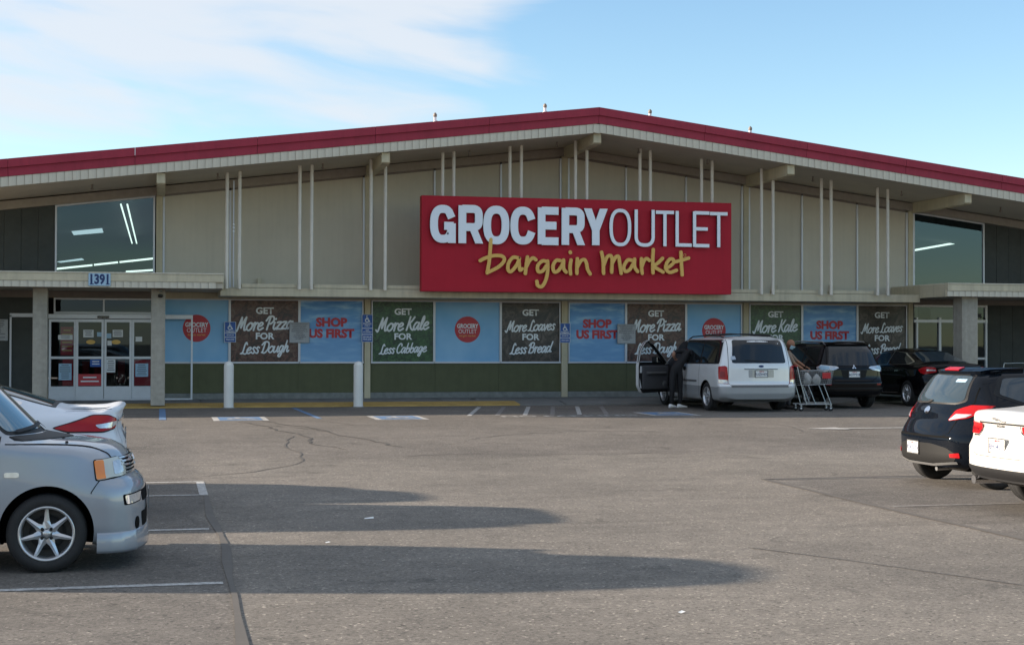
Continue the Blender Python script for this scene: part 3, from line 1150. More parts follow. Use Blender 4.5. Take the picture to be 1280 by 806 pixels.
# brown timber trim where soffit meets wall
for (a, b) in ((XL, PX), (PX, XRR)):
    m = MB()
    vs = []
    for x in (a, b):
        for (y, z) in ((D - 0.16, ztop(x) + 0.0), (D - 0.16, ztop(x) + 0.21), (D + 0.1, ztop(x) + 0.21), (D + 0.1, ztop(x) + 0.0)):
            vs.append((x, y, z))
    m.add(vs, [(0, 4, 5, 1), (0, 3, 7, 4), (1, 5, 6, 2), (0, 1, 2, 3), (4, 7, 6, 5)])
    part('soffit_trim', m, MAT['trim_brown'])
# little sprinkler / light stubs on the soffit
for x in (-1.6, 1.35, 3.9, 7.6, 9.9, 12.1, 14.0, 17.0, 19.6, 22.6):
    z = zf(x)
    m = MB().tube([(x, 36.9, z + 0.01), (x, 36.9, z - 0.09)], 0.022, 8)
    m.lathe([(0.0, z - 0.09), (0.045, z - 0.10), (0.03, z - 0.135), (0, z - 0.14)], 10, 'z', (x, 36.9, 0))
    part('soffit_fixture', m, MAT['header_brown'])

# upper wall: recessed panels, mullions, pilasters ---------------------------
MX = [0.074, 1.725, 3.493, 5.152, 5.361, 7.026, 8.821, 10.466, 10.689, 12.312, 14.036, 15.676, 15.888, 17.466, 19.145, 20.681, 20.881]
bays = [(0.074, 1.725), (1.725, 3.493), (3.493, 5.152), (5.361, 7.026), (7.026, 8.821), (8.821, 10.466), (10.689, 12.312), (12.312, 14.036), (14.036, 15.676), (15.888, 17.466), (17.466, 19.145), (19.145, 20.681)]
ZP0 = 2.95
for (a, b) in bays:
    a2, b2 = a + 0.025, b - 0.025
    m = MB().prism_xz([(a2, ZP0), (b2, ZP0), (b2, ztop(b2) - 0.03), (a2, ztop(a2) - 0.03)], D, D + 0.06)
    part('wall_panel', m, MAT['panel'])
    # metal head strip along the sloping top
    m = MB().prism_xz([(a2, ztop(a2) - 0.045), (b2, ztop(b2) - 0.045), (b2, ztop(b2) + 0.0), (a2, ztop(a2) + 0.0)], D - 0.035, D + 0.05)
    part('head_strip', m, MAT['header_brown'])
for x in MX:
    m = MB().prism_xz([(x - 0.024, ZP0), (x + 0.024, ZP0), (x + 0.024, ztop(x) - 0.05), (x - 0.024, ztop(x) - 0.05)], D - 0.045, D + 0.05)
    part('upper_mullion', m, MAT['mullion'])
pil = [(-0.143 + 0.03, 0.074 - 0.028), (5.18, 5.333), (10.494, 10.661), (15.704, 15.86), (20.709, 20.853)]
for (a, b) in pil:
    m = MB().box(a, b, D - 0.07, D + 0.1, 0.30, ztop((a + b) / 2) + 0.0)
    part('pilaster', m, MAT['trim_beige'])

# tall clear windows at both ends of the upper wall
for (a, b) in ((-2.562, -0.143), (20.881, 23.136)):
    lo = 3.25
    fr = MB()
    t = 0.045
    fr.prism_xz([(a, lo), (a + t, lo), (a + t, ztop(a)), (a, ztop(a))], D - 0.04, D + 0.05)
    fr.prism_xz([(b - t, lo), (b, lo), (b, ztop(b)), (b - t, ztop(b))], D - 0.04, D + 0.05)
    fr.prism_xz([(a + t, ztop(a + t) - t), (b - t, ztop(b - t) - t), (b - t, ztop(b - t)), (a + t, ztop(a + t))], D - 0.04, D + 0.05)
    fr.box(a + t, b - t, D - 0.04, D + 0.05, lo, lo + t)
    w = part('clerestory_window', fr, MAT['mullion'])
    g = MB().prism_xz([(a + t, lo + t), (b - t, lo + t), (b - t, ztop(b - t) - t), (a + t, ztop(a + t) - t)], D - 0.005, D + 0.005)
    part('pane', MB().add([(a + t, D, lo + t), (b - t, D, lo + t), (b - t, D, ztop(b - t) - t), (a + t, D, ztop(a + t) - t)], [(0, 1, 2, 3)]), MAT['pane_upper'], w)
# dark board walls beyond them, in vertical boards
for (a, b) in ((-9.0, -2.562), (23.136, 33.0)):
    n = int(round((b - a) / 0.4))
    for i in range(n):
        x0 = a + (b - a) * i / n + 0.004
        x1 = a + (b - a) * (i + 1) / n - 0.004
        m = MB().prism_xz([(x0, 3.2), (x1, 3.2), (x1, ztop(x1) + 0.05), (x0, ztop(x0) + 0.05)], D - 0.01 - 0.004 * (i % 2), D + 0.05)
        part('dark_board', m, MAT['dark_siding'])

# interior: floor, back wall, ceiling and tubes ------------------------------
it = MB()
it.box(XL + 0.3, XRR - 0.3, 62, 62.2, 0.31, 7)
it.box(XL + 0.3, XL + 0.5, D + 0.3, 62, 0.31, 5)
it.box(XRR - 0.5, XRR - 0.3, D + 0.3, 62, 0.31, 5)
it.box(XL + 0.3, -3.9, D + 0.2, D + 0.3, 0.31, 5)
part('inner_wall', it, MAT['interior'])
it = MB()
for (a, b) in ((XL, PX), (PX, XRR)):
    it.add([(a, D + 0.2, ztop(a) + 0.19), (b, D + 0.2, ztop(b) + 0.19), (b, 62, ztop(b) + 0.19), (a, 62, ztop(a) + 0.19)], [(0, 1, 2, 3)])
part('ceiling', it, MAT['interior'])
# upper balcony slab hides the sales floor from the clerestory
tubes = []
for (xa, ya, za, xb, yb, zb, r) in [(-1.00, 39.4, 5.27, -1.00, 55, 5.27, .022), (-0.84, 39.4, 5.27, -0.84, 55, 5.27, .022),
                                    (-3.3, 50, 4.08, -2.15, 50, 4.22, .03), (-2.1, 50, 4.23, -1.35, 50, 4.325, .03), (-1.3, 50, 4.33, -0.2, 50, 4.47, .03), (-1.1, 50, 4.02, -0.2, 50, 4.09, .03),
                                    (-3.35, 47, 5.0, -2.9, 43, 4.75, .02),
                                    (24.25, 45, 5.555, 24.93, 45, 5.68, .04), (24.25, 45, 4.83, 26.0, 45, 5.14, .032), (26.02, 45, 5.145, 26.85, 45, 5.29, .04)]:
    part('light_tube', MB().tube([(xa, ya, za), (xb, yb, zb)], r, 8), MAT['light_tube'])
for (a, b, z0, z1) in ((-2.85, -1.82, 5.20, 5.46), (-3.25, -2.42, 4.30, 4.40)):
    part('ceiling_panel_light', MB().prism_xz([(a + .1, z0), (b, z0 + .1), (b - .06, z1 + .04), (a, z1 - .08)], 50, 50.3), MAT['lamp_box'])  # duct boxes, not lamps; their lit look is glow

# ledge under the upper wall ---------------------------------------------------
m = MB().box(1.42, 20.22, 37.03, D - 0.05, 2.88, 3.085)
part('ledge', m, MAT['ledge_beige'], bevel=0.01)
PP = [(1.573, 1.877), (3.338, 3.633), (5.106, 5.469), (6.923, 7.209), (8.669, 8.968), (10.408, 10.713), (12.152, 12.437), (13.854, 14.151), (15.545, 15.874), (17.266, 17.549), (18.912, 19.215)]
for i in range(10):
    a, b = PP[i][1] + 0.06, PP[i + 1][0] - 0.06
    part('ledge_box', MB().box(a, b, 37.02, 37.30, 3.09, 3.185), MAT['ledge_beige'], bevel=0.01)
for (x, z) in ((2.47, 3.30), (19.35 - 2.7, 3.28), (18.35, 3.30)):
    part('junction_box', MB().box(x - .055, x + .055, D - 0.10, D - 0.002, z - 0.09, z + 0.09), MAT['ledge_beige'], bevel=0.006)
for pr in PP:
    for x in pr:
        m = MB().tube([(x, YP, 3.055), (x, YP, zf(x) - 0.003)], 0.043, 12)
        part('post', m, MAT['post'])
# small insect-like flood fixture on the left pair
part('conduit', MB().tube([(1.735, 37.0, 3.1), (1.735, 37.0, 5.7)], 0.018, 8), MAT['mullion'])
for z in (4.46, 4.55, 4.63):
    part('cable_clip', MB().lathe([(0, z - .02), (.03, z - .01), (.03, z + .01), (0, z + .02)], 10, 'z', (1.735, 36.98, 0)), MAT['print_white'])

# canopies ---------------------------------------------------------------------
for (a, b) in ((-14.0, 1.415), (20.228, 34.0)):
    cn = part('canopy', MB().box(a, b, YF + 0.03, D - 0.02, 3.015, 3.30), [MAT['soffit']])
    part('canopy_fascia', MB().box(a, b + (0.03 if b < 5 else 0), YF - 0.03, YF + 0.03, 3.155, 3.335), MAT['ledge_beige'], cn, bevel=0.006)
    part('canopy_coping', MB().box(a, b + (0.03 if b < 5 else 0), YF - 0.05, D, 3.336, 3.362), MAT['fascia_beige'], cn)
    x = a
    while x + TW < b + 0.02:
        if -6 < x < 30:
            o = link('canopy_tile', tl[0], cn, (x, YF - 0.01, 3.008))
            if abs(x) > 99:
                o['kind'] = 'stuff'
        x += TW
    # the returning end
    xe = b if b < 5 else a
    sgn = 1 if b < 5 else -1
    part('canopy_end', MB().box(min(xe, xe + sgn * 0.03), max(xe, xe + sgn * 0.03), YF + 0.031, D - 0.03, 3.0, 3.335), MAT['ledge_beige'], cn)
# concrete columns
for x, y in ((-0.05, 36.45), (-2.73, 36.45), (-5.4, 36.45), (21.05, 36.1), (26.3, 36.1)):
    w = 0.165 if x < 5 else 0.235
    part('column', MB().box(x - w, x + w, y - w, y + w, 0.24, 3.014), MAT['concrete'], bevel=0.02)
# security camera at the column head
cm = MB().box(-0.04, 0.04, 36.13, 36.25, 2.93, 2.99)
cm.lathe([(0, -.06), (.05, -.055), (.06, 0), (.05, .02), (0, .02)], 14, 'z', (0.0, 36.2, 2.86))
part('security_camera', cm, MAT['blackgloss'])

# lower wall -------------------------------------------------------------------
kinds = ['pale', 'pizza', 'sky', 'kale', 'pale', 'loaf', 'sky', 'pizza', 'pale', 'kale', 'sky', 'loaf']
SUB = {'pizza': ('More Pizza', 'Less Dough'), 'kale': ('More Kale', 'Less Cabbage'), 'loaf': ('More Loaves', 'Less Bread')}
WZ0, WZ1 = 1.25, 2.85


def lettering(parent, me_or_mb, m, name='lettering'):
    if isinstance(me_or_mb, MB):
        o = me_or_mb.build(name, m, parent, fix=False)
    else:
        me_or_mb.materials.clear()
        me_or_mb.materials.append(m)
        o = link(name, me_or_mb, parent)
    return o


def place_text(me, x, y, z):
    for v in me.vertices:
        v.co = (v.co.x + x, v.co.y + y, v.co.z + z)
    return me


for (a, b), kd in zip(bays, kinds):
    cx = (a + b) / 2
    t = 0.03
    fr = MB()
    fr.box(a, a + t, D - 0.05, D + 0.03, WZ0, WZ1 - t)
    fr.box(b - t, b, D - 0.05, D + 0.03, WZ0, WZ1 - t)
    fr.box(a, b, D - 0.052, D + 0.03, WZ1 - t, WZ1)
    fr.box(a - 0.01, b + 0.01, D - 0.065, D + 0.03, WZ0 - 0.045, WZ0)
    w = part('window', fr, MAT['mullion'])
    # the poster sheet, its own origin at the centre so that the print differs per window
    pm = MB().add([(a + t - cx, 0, WZ0 - 2.05), (b - t - cx, 0, WZ0 - 2.05), (b - t - cx, 0, WZ1 - t - 2.05), (a + t - cx, 0, WZ1 - t - 2.05)], [(0, 1, 2, 3)])
    po = pm.build('poster', MAT['print_' + kd], w, loc=(cx, D - 0.012, 2.05))
    yl = D - 0.016
    if kd in SUB:
        s1, s2 = SUB[kd]
        W_ = b - a
        lettering(w, place_text(text_mesh('GET', 0.225, 0.008, 1.10), cx, yl, 2.55), MAT['print_white'])
        lettering(w, place_text(text_mesh('FOR', 0.225, 0.008, 1.10), cx, yl, 1.90), MAT['print_white'])
        mb = MB()
        script_text(s1, W_ * 0.80, cx, 2.07, mb=mb, off=-yl, stroke=0.2)
        script_text(s2, W_ * (0.74 if kd == 'kale' else 0.68), cx, 1.48, mb=mb, off=-yl, stroke=0.2)
        lettering(w, mb, MAT['print_white'])
    elif kd == 'sky':
        lettering(w, place_text(text_mesh('SHOP', 0.30, 0.016, 1.05), cx, yl, 2.26), MAT['poster_red'])
        lettering(w, place_text(text_mesh('US FIRST', 0.30, 0.016, 1.02), cx, yl, 1.97), MAT['poster_red'])
    else:
        rr = 0.345
        cz = 2.10
        n = 48
        c2 = MB().add([(cx + rr * math.cos(2 * math.pi * i / n), yl, cz + rr * math.sin(2 * math.pi * i / n)) for i in range(n)], [tuple(range(n))])
        lettering(w, c2, MAT['poster_red'], 'round_emblem')
        lettering(w, place_text(text_mesh('GROCERY', 0.155, 0.005, 0.80), cx, yl - 0.003, cz + 0.085), MAT['print_white'])
        lettering(w, place_text(text_mesh('OUTLET', 0.155, 0.0, 0.86), cx, yl - 0.003, cz - 0.055), MAT['print_white'])
        mb = MB()
        lettering(w, place_text(text_mesh('bargain market', 0.085, 0.0, 0.85), cx, yl - 0.003, cz - 0.165), MAT['letter_gold'])
# green spandrel sheets, base course
for (a, b) in [(0.046, 5.178), (5.335, 10.492), (10.663, 15.702), (15.862, 20.707)]:
    n = 3
    for i in range(n):
        x0 = a + (b - a) * i / n + (0.0 if i == 0 else 0.002)
        x1 = a + (b - a) * (i + 1) / n - (0.0 if i == n - 1 else 0.002)
        part('spandrel_sheet', MB().box(x0, x1, D - 0.008 + 0.001 * i, D + 0.05, 0.452, WZ0 - 0.046), MAT['green_wall'])
    part('base_course', MB().box(a, b, D - 0.045, D + 0.05, 0.29, 0.448), MAT['base_grey'])
# header between window heads and ledge
part('window_header', MB().box(0.05, 20.70, D - 0.035, D + 0.05, WZ1 + 0.002, 3.0), MAT['trim_beige'])

# left entrance ------------------------------------------------------------------
DY = 38.42
en = MB().box(-2.74, 0.80, DY - 0.06, DY + 0.10, 2.325, 2.435)
part('door_header', en, MAT['alu'], bevel=0.008)
part('door_sensor', MB().box(-1.52, -1.24, DY - 0.11, DY - 0.062, 2.34, 2.395), MAT['blackgloss'], bevel=0.01)
# transom with two dark panes
m = MB()
for (a, b) in ((-2.58, -1.40), (-1.36, -0.17)):
    m.box(a, b, D - 0.04, D + 0.03, 2.80, 2.84)
    m.box(a, b, D - 0.04, D + 0.03, 2.44, 2.50)
m.box(-2.58, -2.54, D - 0.045, D + 0.03, 2.44, 2.84)
m.box(-1.40, -1.36, D - 0.045, D + 0.03, 2.44, 2.84)
tw = part('transom', m, MAT['mullion'])
for (a, b) in ((-2.54, -1.40), (-1.36, -0.17)):
    part('pane', MB().add([(a, D, 2.5), (b, D, 2.5), (b, D, 2.8), (a, D, 2.8)], [(0, 1, 2, 3)]), MAT['pane_door'], tw)
part('entrance_header', MB().box(-14, -0.12, D - 0.03, D + 0.08, 2.845, 3.01), MAT['header_brown'])
part('entrance_side', MB().box(-2.90, -2.745, D - 0.10, D + 0.05, 0.31, 2.845), MAT['header_brown'])
part('pocket_post', MB().box(0.755, 0.80, DY - 0.02, DY + 0.03, 0.31, 2.324), MAT['alu'])
part('threshold', MB().box(-2.74, 0.80, DY - 0.06, DY + 0.10, 0.30, 0.335), MAT['alu'])
leaves = [(-2.68, -2.03, 0.00), (-2.03, -1.365, -0.045), (-1.355, -0.69, -0.045), (-0.69, -0.03, 0.0)]


def notice(door, x0, x1, z0, z1, y, m, lines=0, ink='sign_ink', name='notice'):
    o = MB().box(x0, x1, y, y + 0.003, z0, z1).build(name, MAT[m], door)
    if lines:
        mb = MB()
        h = (z1 - z0) / (lines + 1.0)
        for i in range(lines):
            zz = z1 - h * (i + 0.8)
            wv = rnd.uniform(0.55, 0.85) * (x1 - x0)
            c = (x0 + x1) / 2
            mb.box(c - wv / 2, c + wv / 2, y - 0.0015, y - 0.0005, zz - h * 0.22, zz + h * 0.12)
        k = mb.build('print', MAT[ink], door)
        k['kind'] = 'stuff'
    return o


for i, (a, b, dy) in enumerate(leaves):
    y = DY + dy
    t = 0.055
    fr = MB()
    fr.box(a + 0.002, a + t, y, y + 0.04, 0.34, 2.31)
    fr.box(b - t, b - 0.002, y, y + 0.04, 0.34, 2.31)
    fr.box(a + t, b - t, y, y + 0.04, 2.24, 2.31)
    fr.box(a + t, b - t, y + 0.001, y + 0.039, 1.325, 1.385)
    fr.box(a + t, b - t, y + 0.001, y + 0.039, 0.34, 0.645)
    fr.box((a + b) / 2 - .03, (a + b) / 2 + .03, y - 0.012, y, 0.60, 0.62)
    dr = part('sliding_door', fr, MAT['alu'])
    for (z0, z1) in ((0.645, 1.325), (1.385, 2.24)):
        MB().add([(a + t, y + 0.02, z0), (b - t, y + 0.02, z0), (b - t, y + 0.02, z1), (a + t, y + 0.02, z1)], [(0, 1, 2, 3)]).build('pane', MAT['pane_door'], dr)
    yy = y + 0.012
    if i == 0:
        notice(dr, a + .33, b - t - .01, 0.66, 1.32, yy + 0.02, 'poster_red')
        notice(dr, a + .24, b - t - .05, 0.80, 1.21, yy, 'plate_light', 7)
        notice(dr, a + .28, b - t - .01, 1.42, 2.12, yy + 0.02, 'poster_red', 6, 'letter_gold')
        notice(dr, a + .22, b - t - .03, 1.80, 1.92, yy, 'paper', 2)
    if i == 1:
        notice(dr, a + t, b - t, 0.66, 0.95, yy, 'poster_red', 2, 'print_white')
        notice(dr, b - t - .27, b - t, 1.13, 1.315, yy, 'sign_blue', 2, 'print_white')
        notice(dr, a + .17, a + .42, 1.86, 2.05, yy, 'paper', 3)
        notice(dr, b - t - .11, b - t, 1.88, 1.99, yy, 'plate_light')
    if i == 2:
        notice(dr, a + t, a + .27, 0.99, 1.315, yy, 'paper', 5)
        notice(dr, a + .20, a + .45, 1.87, 2.05, yy, 'paper', 3)
        notice(dr, a + t, a + .17, 1.84, 1.96, yy, 'plate_light')
        notice(dr, a + t + .02, a + .18, 1.66, 1.78, yy, 'paper')
    if i == 3:
        notice(dr, a + t, b - .2, 0.66, 1.30, yy + 0.02, 'poster_red')
        notice(dr, a + .09, a + .40, 0.88, 1.21, yy, 'plate_light', 6)
        notice(dr, a + .09, a + .25, 1.76, 1.88, yy, 'paper')
    if i in (1, 2):
        e = ellipse((a + b) / 2 + (.02 if i == 1 else -.05), 1.745, .11, .055, 20)
        MB().add([(p[0], yy - .004, p[1]) for p in e], [tuple(range(20))]).build('oval_decal', MAT['letter_gold'], dr)
# displays that show dimly behind the glass
sh = MB()
for i in range(9):
    x = -2.6 + i * 0.3
    sh.box(x, x + 0.26, 40.5 + 0.2 * (i % 3), 41.2, 0.32, rnd.uniform(0.7, 1.5), 0)
    sh.box(x + .02, x + 0.2, 40.4, 40.48, rnd.uniform(0.5, 1.0), rnd.uniform(1.05, 1.3), 1)
part('display_shelf', sh, [MAT['shelf'], MAT['interior_red']])
# far left: dark glazed wall with a frame and a notice board
part('dark_lower_wall', MB().box(-14, -4.13, D, D + 0.1, 0.31, 2.845), MAT['dark_siding'])
fr = MB()
fr.box(-3.62, -3.575, D - 0.05, D + 0.02, 0.31, 2.40)
fr.box(-3.62, -3.0, D - 0.05, D + 0.02, 2.36, 2.45)
part('side_frame', fr, MAT['mullion'])
part('dark_pane', MB().box(-4.13, -2.9, D + 0.002, D + 0.03, 0.31, 2.845), MAT['dark_siding'])
nb = tag(MB().box(-4.25, -3.66, D - 0.055, D - 0.02, 1.77, 2.30).build('notice_board', MAT['sign_grey'], bevel=0.01), 'grey notice board on the dark wall at the far left edge of the photo', 'sign')
mb = MB()
for i in range(10):
    z = 2.25 - i * 0.045
    mb.box(-4.2, -4.2 + rnd.uniform(.3, .5), D - 0.057, D - 0.0555, z, z + 0.016)
k_ = mb.build('print', MAT['sign_ink'], nb)
k_['kind'] = 'stuff'

# right entrance -------------------------------------------------------------------
E0 = 20.92
fr = MB()
for (x, w) in ((20.99, .05), (21.71, .07), (23.18, .06)):
    fr.box(x - w / 2, x + w / 2, D - 0.06, D + 0.03, 0.31, 2.50)
fr.box(20.9, 23.22, D - 0.055, D + 0.03, 2.36, 2.44)
fr.box(23.15, 23.22, D - 0.05, D + 0.03, 2.44, 2.86)
fr.box(20.9, 23.15, D - 0.05, D + 0.03, 2.80, 2.86)
fr.box(22.4, 22.46, D - 0.05, D + 0.03, 0.31, 2.36)
fr.box(22.46, 23.15, D - 0.05, D + 0.03, 1.30, 1.36)
rd = part('entry_frame', fr, MAT['mullion'])
for (a, b) in ((21.015, 21.675), (21.745, 22.4), (22.46, 23.15)):
    part('pane', MB().add([(a, D, .35), (b, D, .35), (b, D, 2.36), (a, D, 2.36)], [(0, 1, 2, 3)]), MAT['pane_door'], rd)
part('pane', MB().add([(20.93, D, 2.44), (23.15, D, 2.44), (23.15, D, 2.8), (20.93, D, 2.8)], [(0, 1, 2, 3)]), MAT['pane_door'], rd)
for (a, b) in ((20.95, 21.30), (21.72, 22.5), (22.86, 23.10)):
    part('bright_screen', MB().box(a, b, D + 0.5, D + 0.52, 2.44, 2.79), MAT['stucco_pale'])  # pale boards stand in for the building mirrored in the transom
part('inner_lining', MB().box(20.8, 24, D + 0.9, D + 1.0, 0.31, 3.0), MAT['black'])
part('small_sign', MB().box(22.94, 23.05, D - 0.01, D - 0.004, 2.5, 2.62), MAT['black'])
x = 23.25
while x < 32.9:
    part('dark_board', MB().box(x + .004, x + .396, D - 0.01, D + 0.05, 0.31, 3.01), MAT['dark_siding'])
    x += 0.4
part('entrance_header', MB().box(20.86, 33, D - 0.04, D + 0.08, 2.865, 3.01), MAT['header_brown'])
# handrail beside the right doors
hr = MB().tube(catmull([(23.3, 37.9, 0.3), (23.3, 37.9, 1.12), (23.45, 37.9, 1.2), (24.2, 37.9, 1.2), (24.4, 37.9, 1.1), (24.4, 37.9, .3)], 4), 0.022, 8)
tag(hr.build('handrail', MAT['steel']), 'bent metal handrail beside the right hand entrance doors', 'handrail')

# added wing out of frame, kept low to set the shadow edge ---------------------------
wing = empty('side_wing', (0, 0, 0), label='flat roofed wing continuing the shop front to the left', cat='building')
MB().box(-60, XL - 0.02, 35.7, 60, 3.25, 3.45).build('roof', MAT['roofing'], wing)  # roof of the added, unseen wing
MB().box(-60, XL - 0.02, 35.62, 35.69, 3.15, 3.5).build('fascia', MAT['burgundy'], wing)
MB().box(-60, XL - 0.02, D, 59, 0.2, 3.24).build('wall', MAT['dark_siding'], wing)  # wall of the added, unseen wing

# ================================================================== BIG SIGN
SX0, SX1, SZ0, SZ1, SY = 6.33, 14.556, 3.03, 5.424, 36.60
sign = empty('store_sign', (SX0, SY, SZ0), label='big red sign board reading GROCERY OUTLET bargain market on the shop front', cat='sign')
SW, SH = SX1 - SX0, SZ1 - SZ0
MB().box(0, SW, 0, 0.28, 0, SH).build('sign_panel', MAT['sign_red'], sign, bevel=0.012)


def sgn(px, py):
    """crop coordinates of the study of the sign to sign metres (perspective aware)"""
    u = (px - 22) / (1235 - 22)



    top = 44 + (78 - 44) * u
    bot = 418 + (431 - 418) * u
    return ((u / (1.052 - 0.052 * u)) * SW, SH * (bot - py) / (bot - top))


def letter_strokes(ch, w, h, s):
    """centre lines for block capitals in a w x h box with stroke s; (points, closed)"""
    a = s / 2
    if ch == 'O':
        return [(ellipse(w / 2, h / 2, w / 2 - a, h / 2 - a, 40, 2.5), True)]
    if ch == 'U':
        return [(rounded([(a, h), (a, a), (w - a, a), (w - a, h)], [0, w * .46, w * .46, 0], 10), False)]
    if ch == 'C':
        top = ellipse(w / 2, h / 2, w / 2 - a, h / 2 - a, 34, 2.5, 33, 327)
        return [([(w - a, h * .655)] + [q for q in top if not (q[0] > w - a - 0.25 * s and abs(q[1] - h / 2) < h * 0.16)] + [(w - a, h * .345)], False)]
    if ch == 'G':
        top = ellipse(w / 2, h / 2, w / 2 - a, h / 2 - a, 34, 2.5, 33, 335)
        return [([(w - a, h * .66)] + [q for q in top if not (q[0] > w - a - 0.25 * s and q[1] > h * 0.34)][0:] + [(w - a, h * .30)], False),
                ([(w - a * .96, 0.0), (w - a * .96, h * .52)], False), ([(w * .55, h * .45), (w - a * .5, h * .45)], False)]
    if ch == 'R':
        return [([(a, 0), (a, h)], False),
                (rounded([(a, h - a * .85), (w - a, h - a * .85), (w - a, h * .43), (a, h * .43)], [0, h * .16, h * .16, 0], 7), False),
                ([(w * .42, h * .44), (w * .42 + s * .98, h * .44), (w + s * .06, 0), (w + s * .06 - s * 1.02, 0)], 'poly')]
    if ch == 'E':
        return [([(a, 0), (a, h)], False), ([(a, h - a * .8), (w, h - a * .8)], False), ([(a, h * .51), (w * .90, h * .51)], False), ([(a, a * .8), (w, a * .8)], False)]
    if ch == 'Y':
        return [([(0, h), (s * 1.05, h), (w / 2 + a * .55, h * .52), (w / 2 + a, h * .40), (w / 2 - a, h * .40)], 'poly'),
                ([(w - s * 1.05, h), (w, h), (w / 2 + a, h * .40), (w / 2 - a, h * .40), (w / 2 - a * .55, h * .52)], 'poly'), ([(w / 2, h * .44), (w / 2, 0)], False)]
    if ch == 'T':
        return [([(0, h - a), (w, h - a)], False), ([(w / 2, h - a), (w / 2, 0)], False)]
    if ch == 'L':
        return [([(a, 0), (a, h)], False), ([(a, a), (w, a)], False)]


BL = [('G', 52, 152, 82, 232), ('R', 163, 258, 85, 234), ('O', 260, 362, 86, 238), ('C', 366, 464, 90, 239), ('E', 473, 554, 94, 238), ('R', 566, 656, 96, 241), ('Y', 653, 746, 98, 242)]
TLt = [('O', 753, 838, 99, 246), ('U', 851, 930, 103, 248), ('T', 934, 1005, 107, 246), ('L', 1011, 1074, 109, 248), ('E', 1079, 1143, 111, 249), ('T', 1145, 1214, 113, 250)]
for grp, sfac, wgt in ((BL, 1, 0.200), (TLt, 0, 0.088)):
    for (ch, x0, x1, y0, y1) in grp:
        X0, Z1 = sgn(x0, y0)
        X1, Z0 = sgn(x1, y1)
        w, h = X1 - X0, Z1 - Z0
        side, face = MB(), MB()
        for j, (pts, cl) in enumerate(letter_strokes(ch, w, h, wgt)):
            o2 = 0.0007 * j
            P = [(p[0], p[1]) for p in pts]
            if cl == 'poly':
                side.prism_xz(P[::1], -0.105 - o2, -0.03)
                continue
            ribbon(side, P, wgt, depth=0.075, off=0.03 + o2, closed=bool(cl))
        # face is inset so the pale rim shows all round
        ins = 0.018 if grp is BL else 0.016
        for j, (pts, cl) in enumerate(letter_strokes(ch, w, h, wgt)):
            P = [np.array(p, float) for p in pts]
            if cl == 'poly':
                # shrink the polygon edge by edge
                m_ = len(P)
                area = sum(P[i][0] * P[(i + 1) % m_][1] - P[(i + 1) % m_][0] * P[i][1] for i in range(m_))
                sgn_ = 1 if area > 0 else -1
                Q = []
                for i in range(m_):
                    d1 = (P[i] - P[i - 1]) / np.linalg.norm(P[i] - P[i - 1])
                    d2 = (P[(i + 1) % m_] - P[i]) / np.linalg.norm(P[(i + 1) % m_] - P[i])
                    n1, n2 = np.array([-d1[1], d1[0]]) * sgn_, np.array([-d2[1], d2[0]]) * sgn_
                    b_ = n1 + n2
                    b_ /= np.linalg.norm(b_)
                    Q.append(P[i] + b_ * ins / max(.5, float(np.dot(b_, n1))))
                y_ = -0.1075 - 0.0007 * j
                face.add([(q[0], y_, q[1]) for q in Q], [tuple(range(m_))])
                continue
            if not cl:
                for (i0, i1) in ((0, 1), (-1, -2)):
                    e, f = P[i0], P[i1]
                    free = (e[1] < 0.02 or e[1] > h - 0.02 or e[0] < 0.02 or e[0] > w - 0.02 or ch in 'CG')
                    if free:
                        d = (f - e) / (np.linalg.norm(f - e) + 1e-9)
                        P[i0] = e + d * ins
            ribbon(face, P, wgt - 2 * ins, off=0.1075 + 0.0007 * j, closed=bool(cl))
        lt = side.build('letter', MAT['letter_rim'], sign, loc=(X0, 0, Z0), fix=False)
        # sides are dark returns
        lt.data.materials.append(MAT['letter_side'])
        for p in lt.data.polygons:
            if abs(p.normal.y) < 0.5:
                p.material_index = 1
        face.build('letter_face', MAT['letter_face'], lt, fix=False)
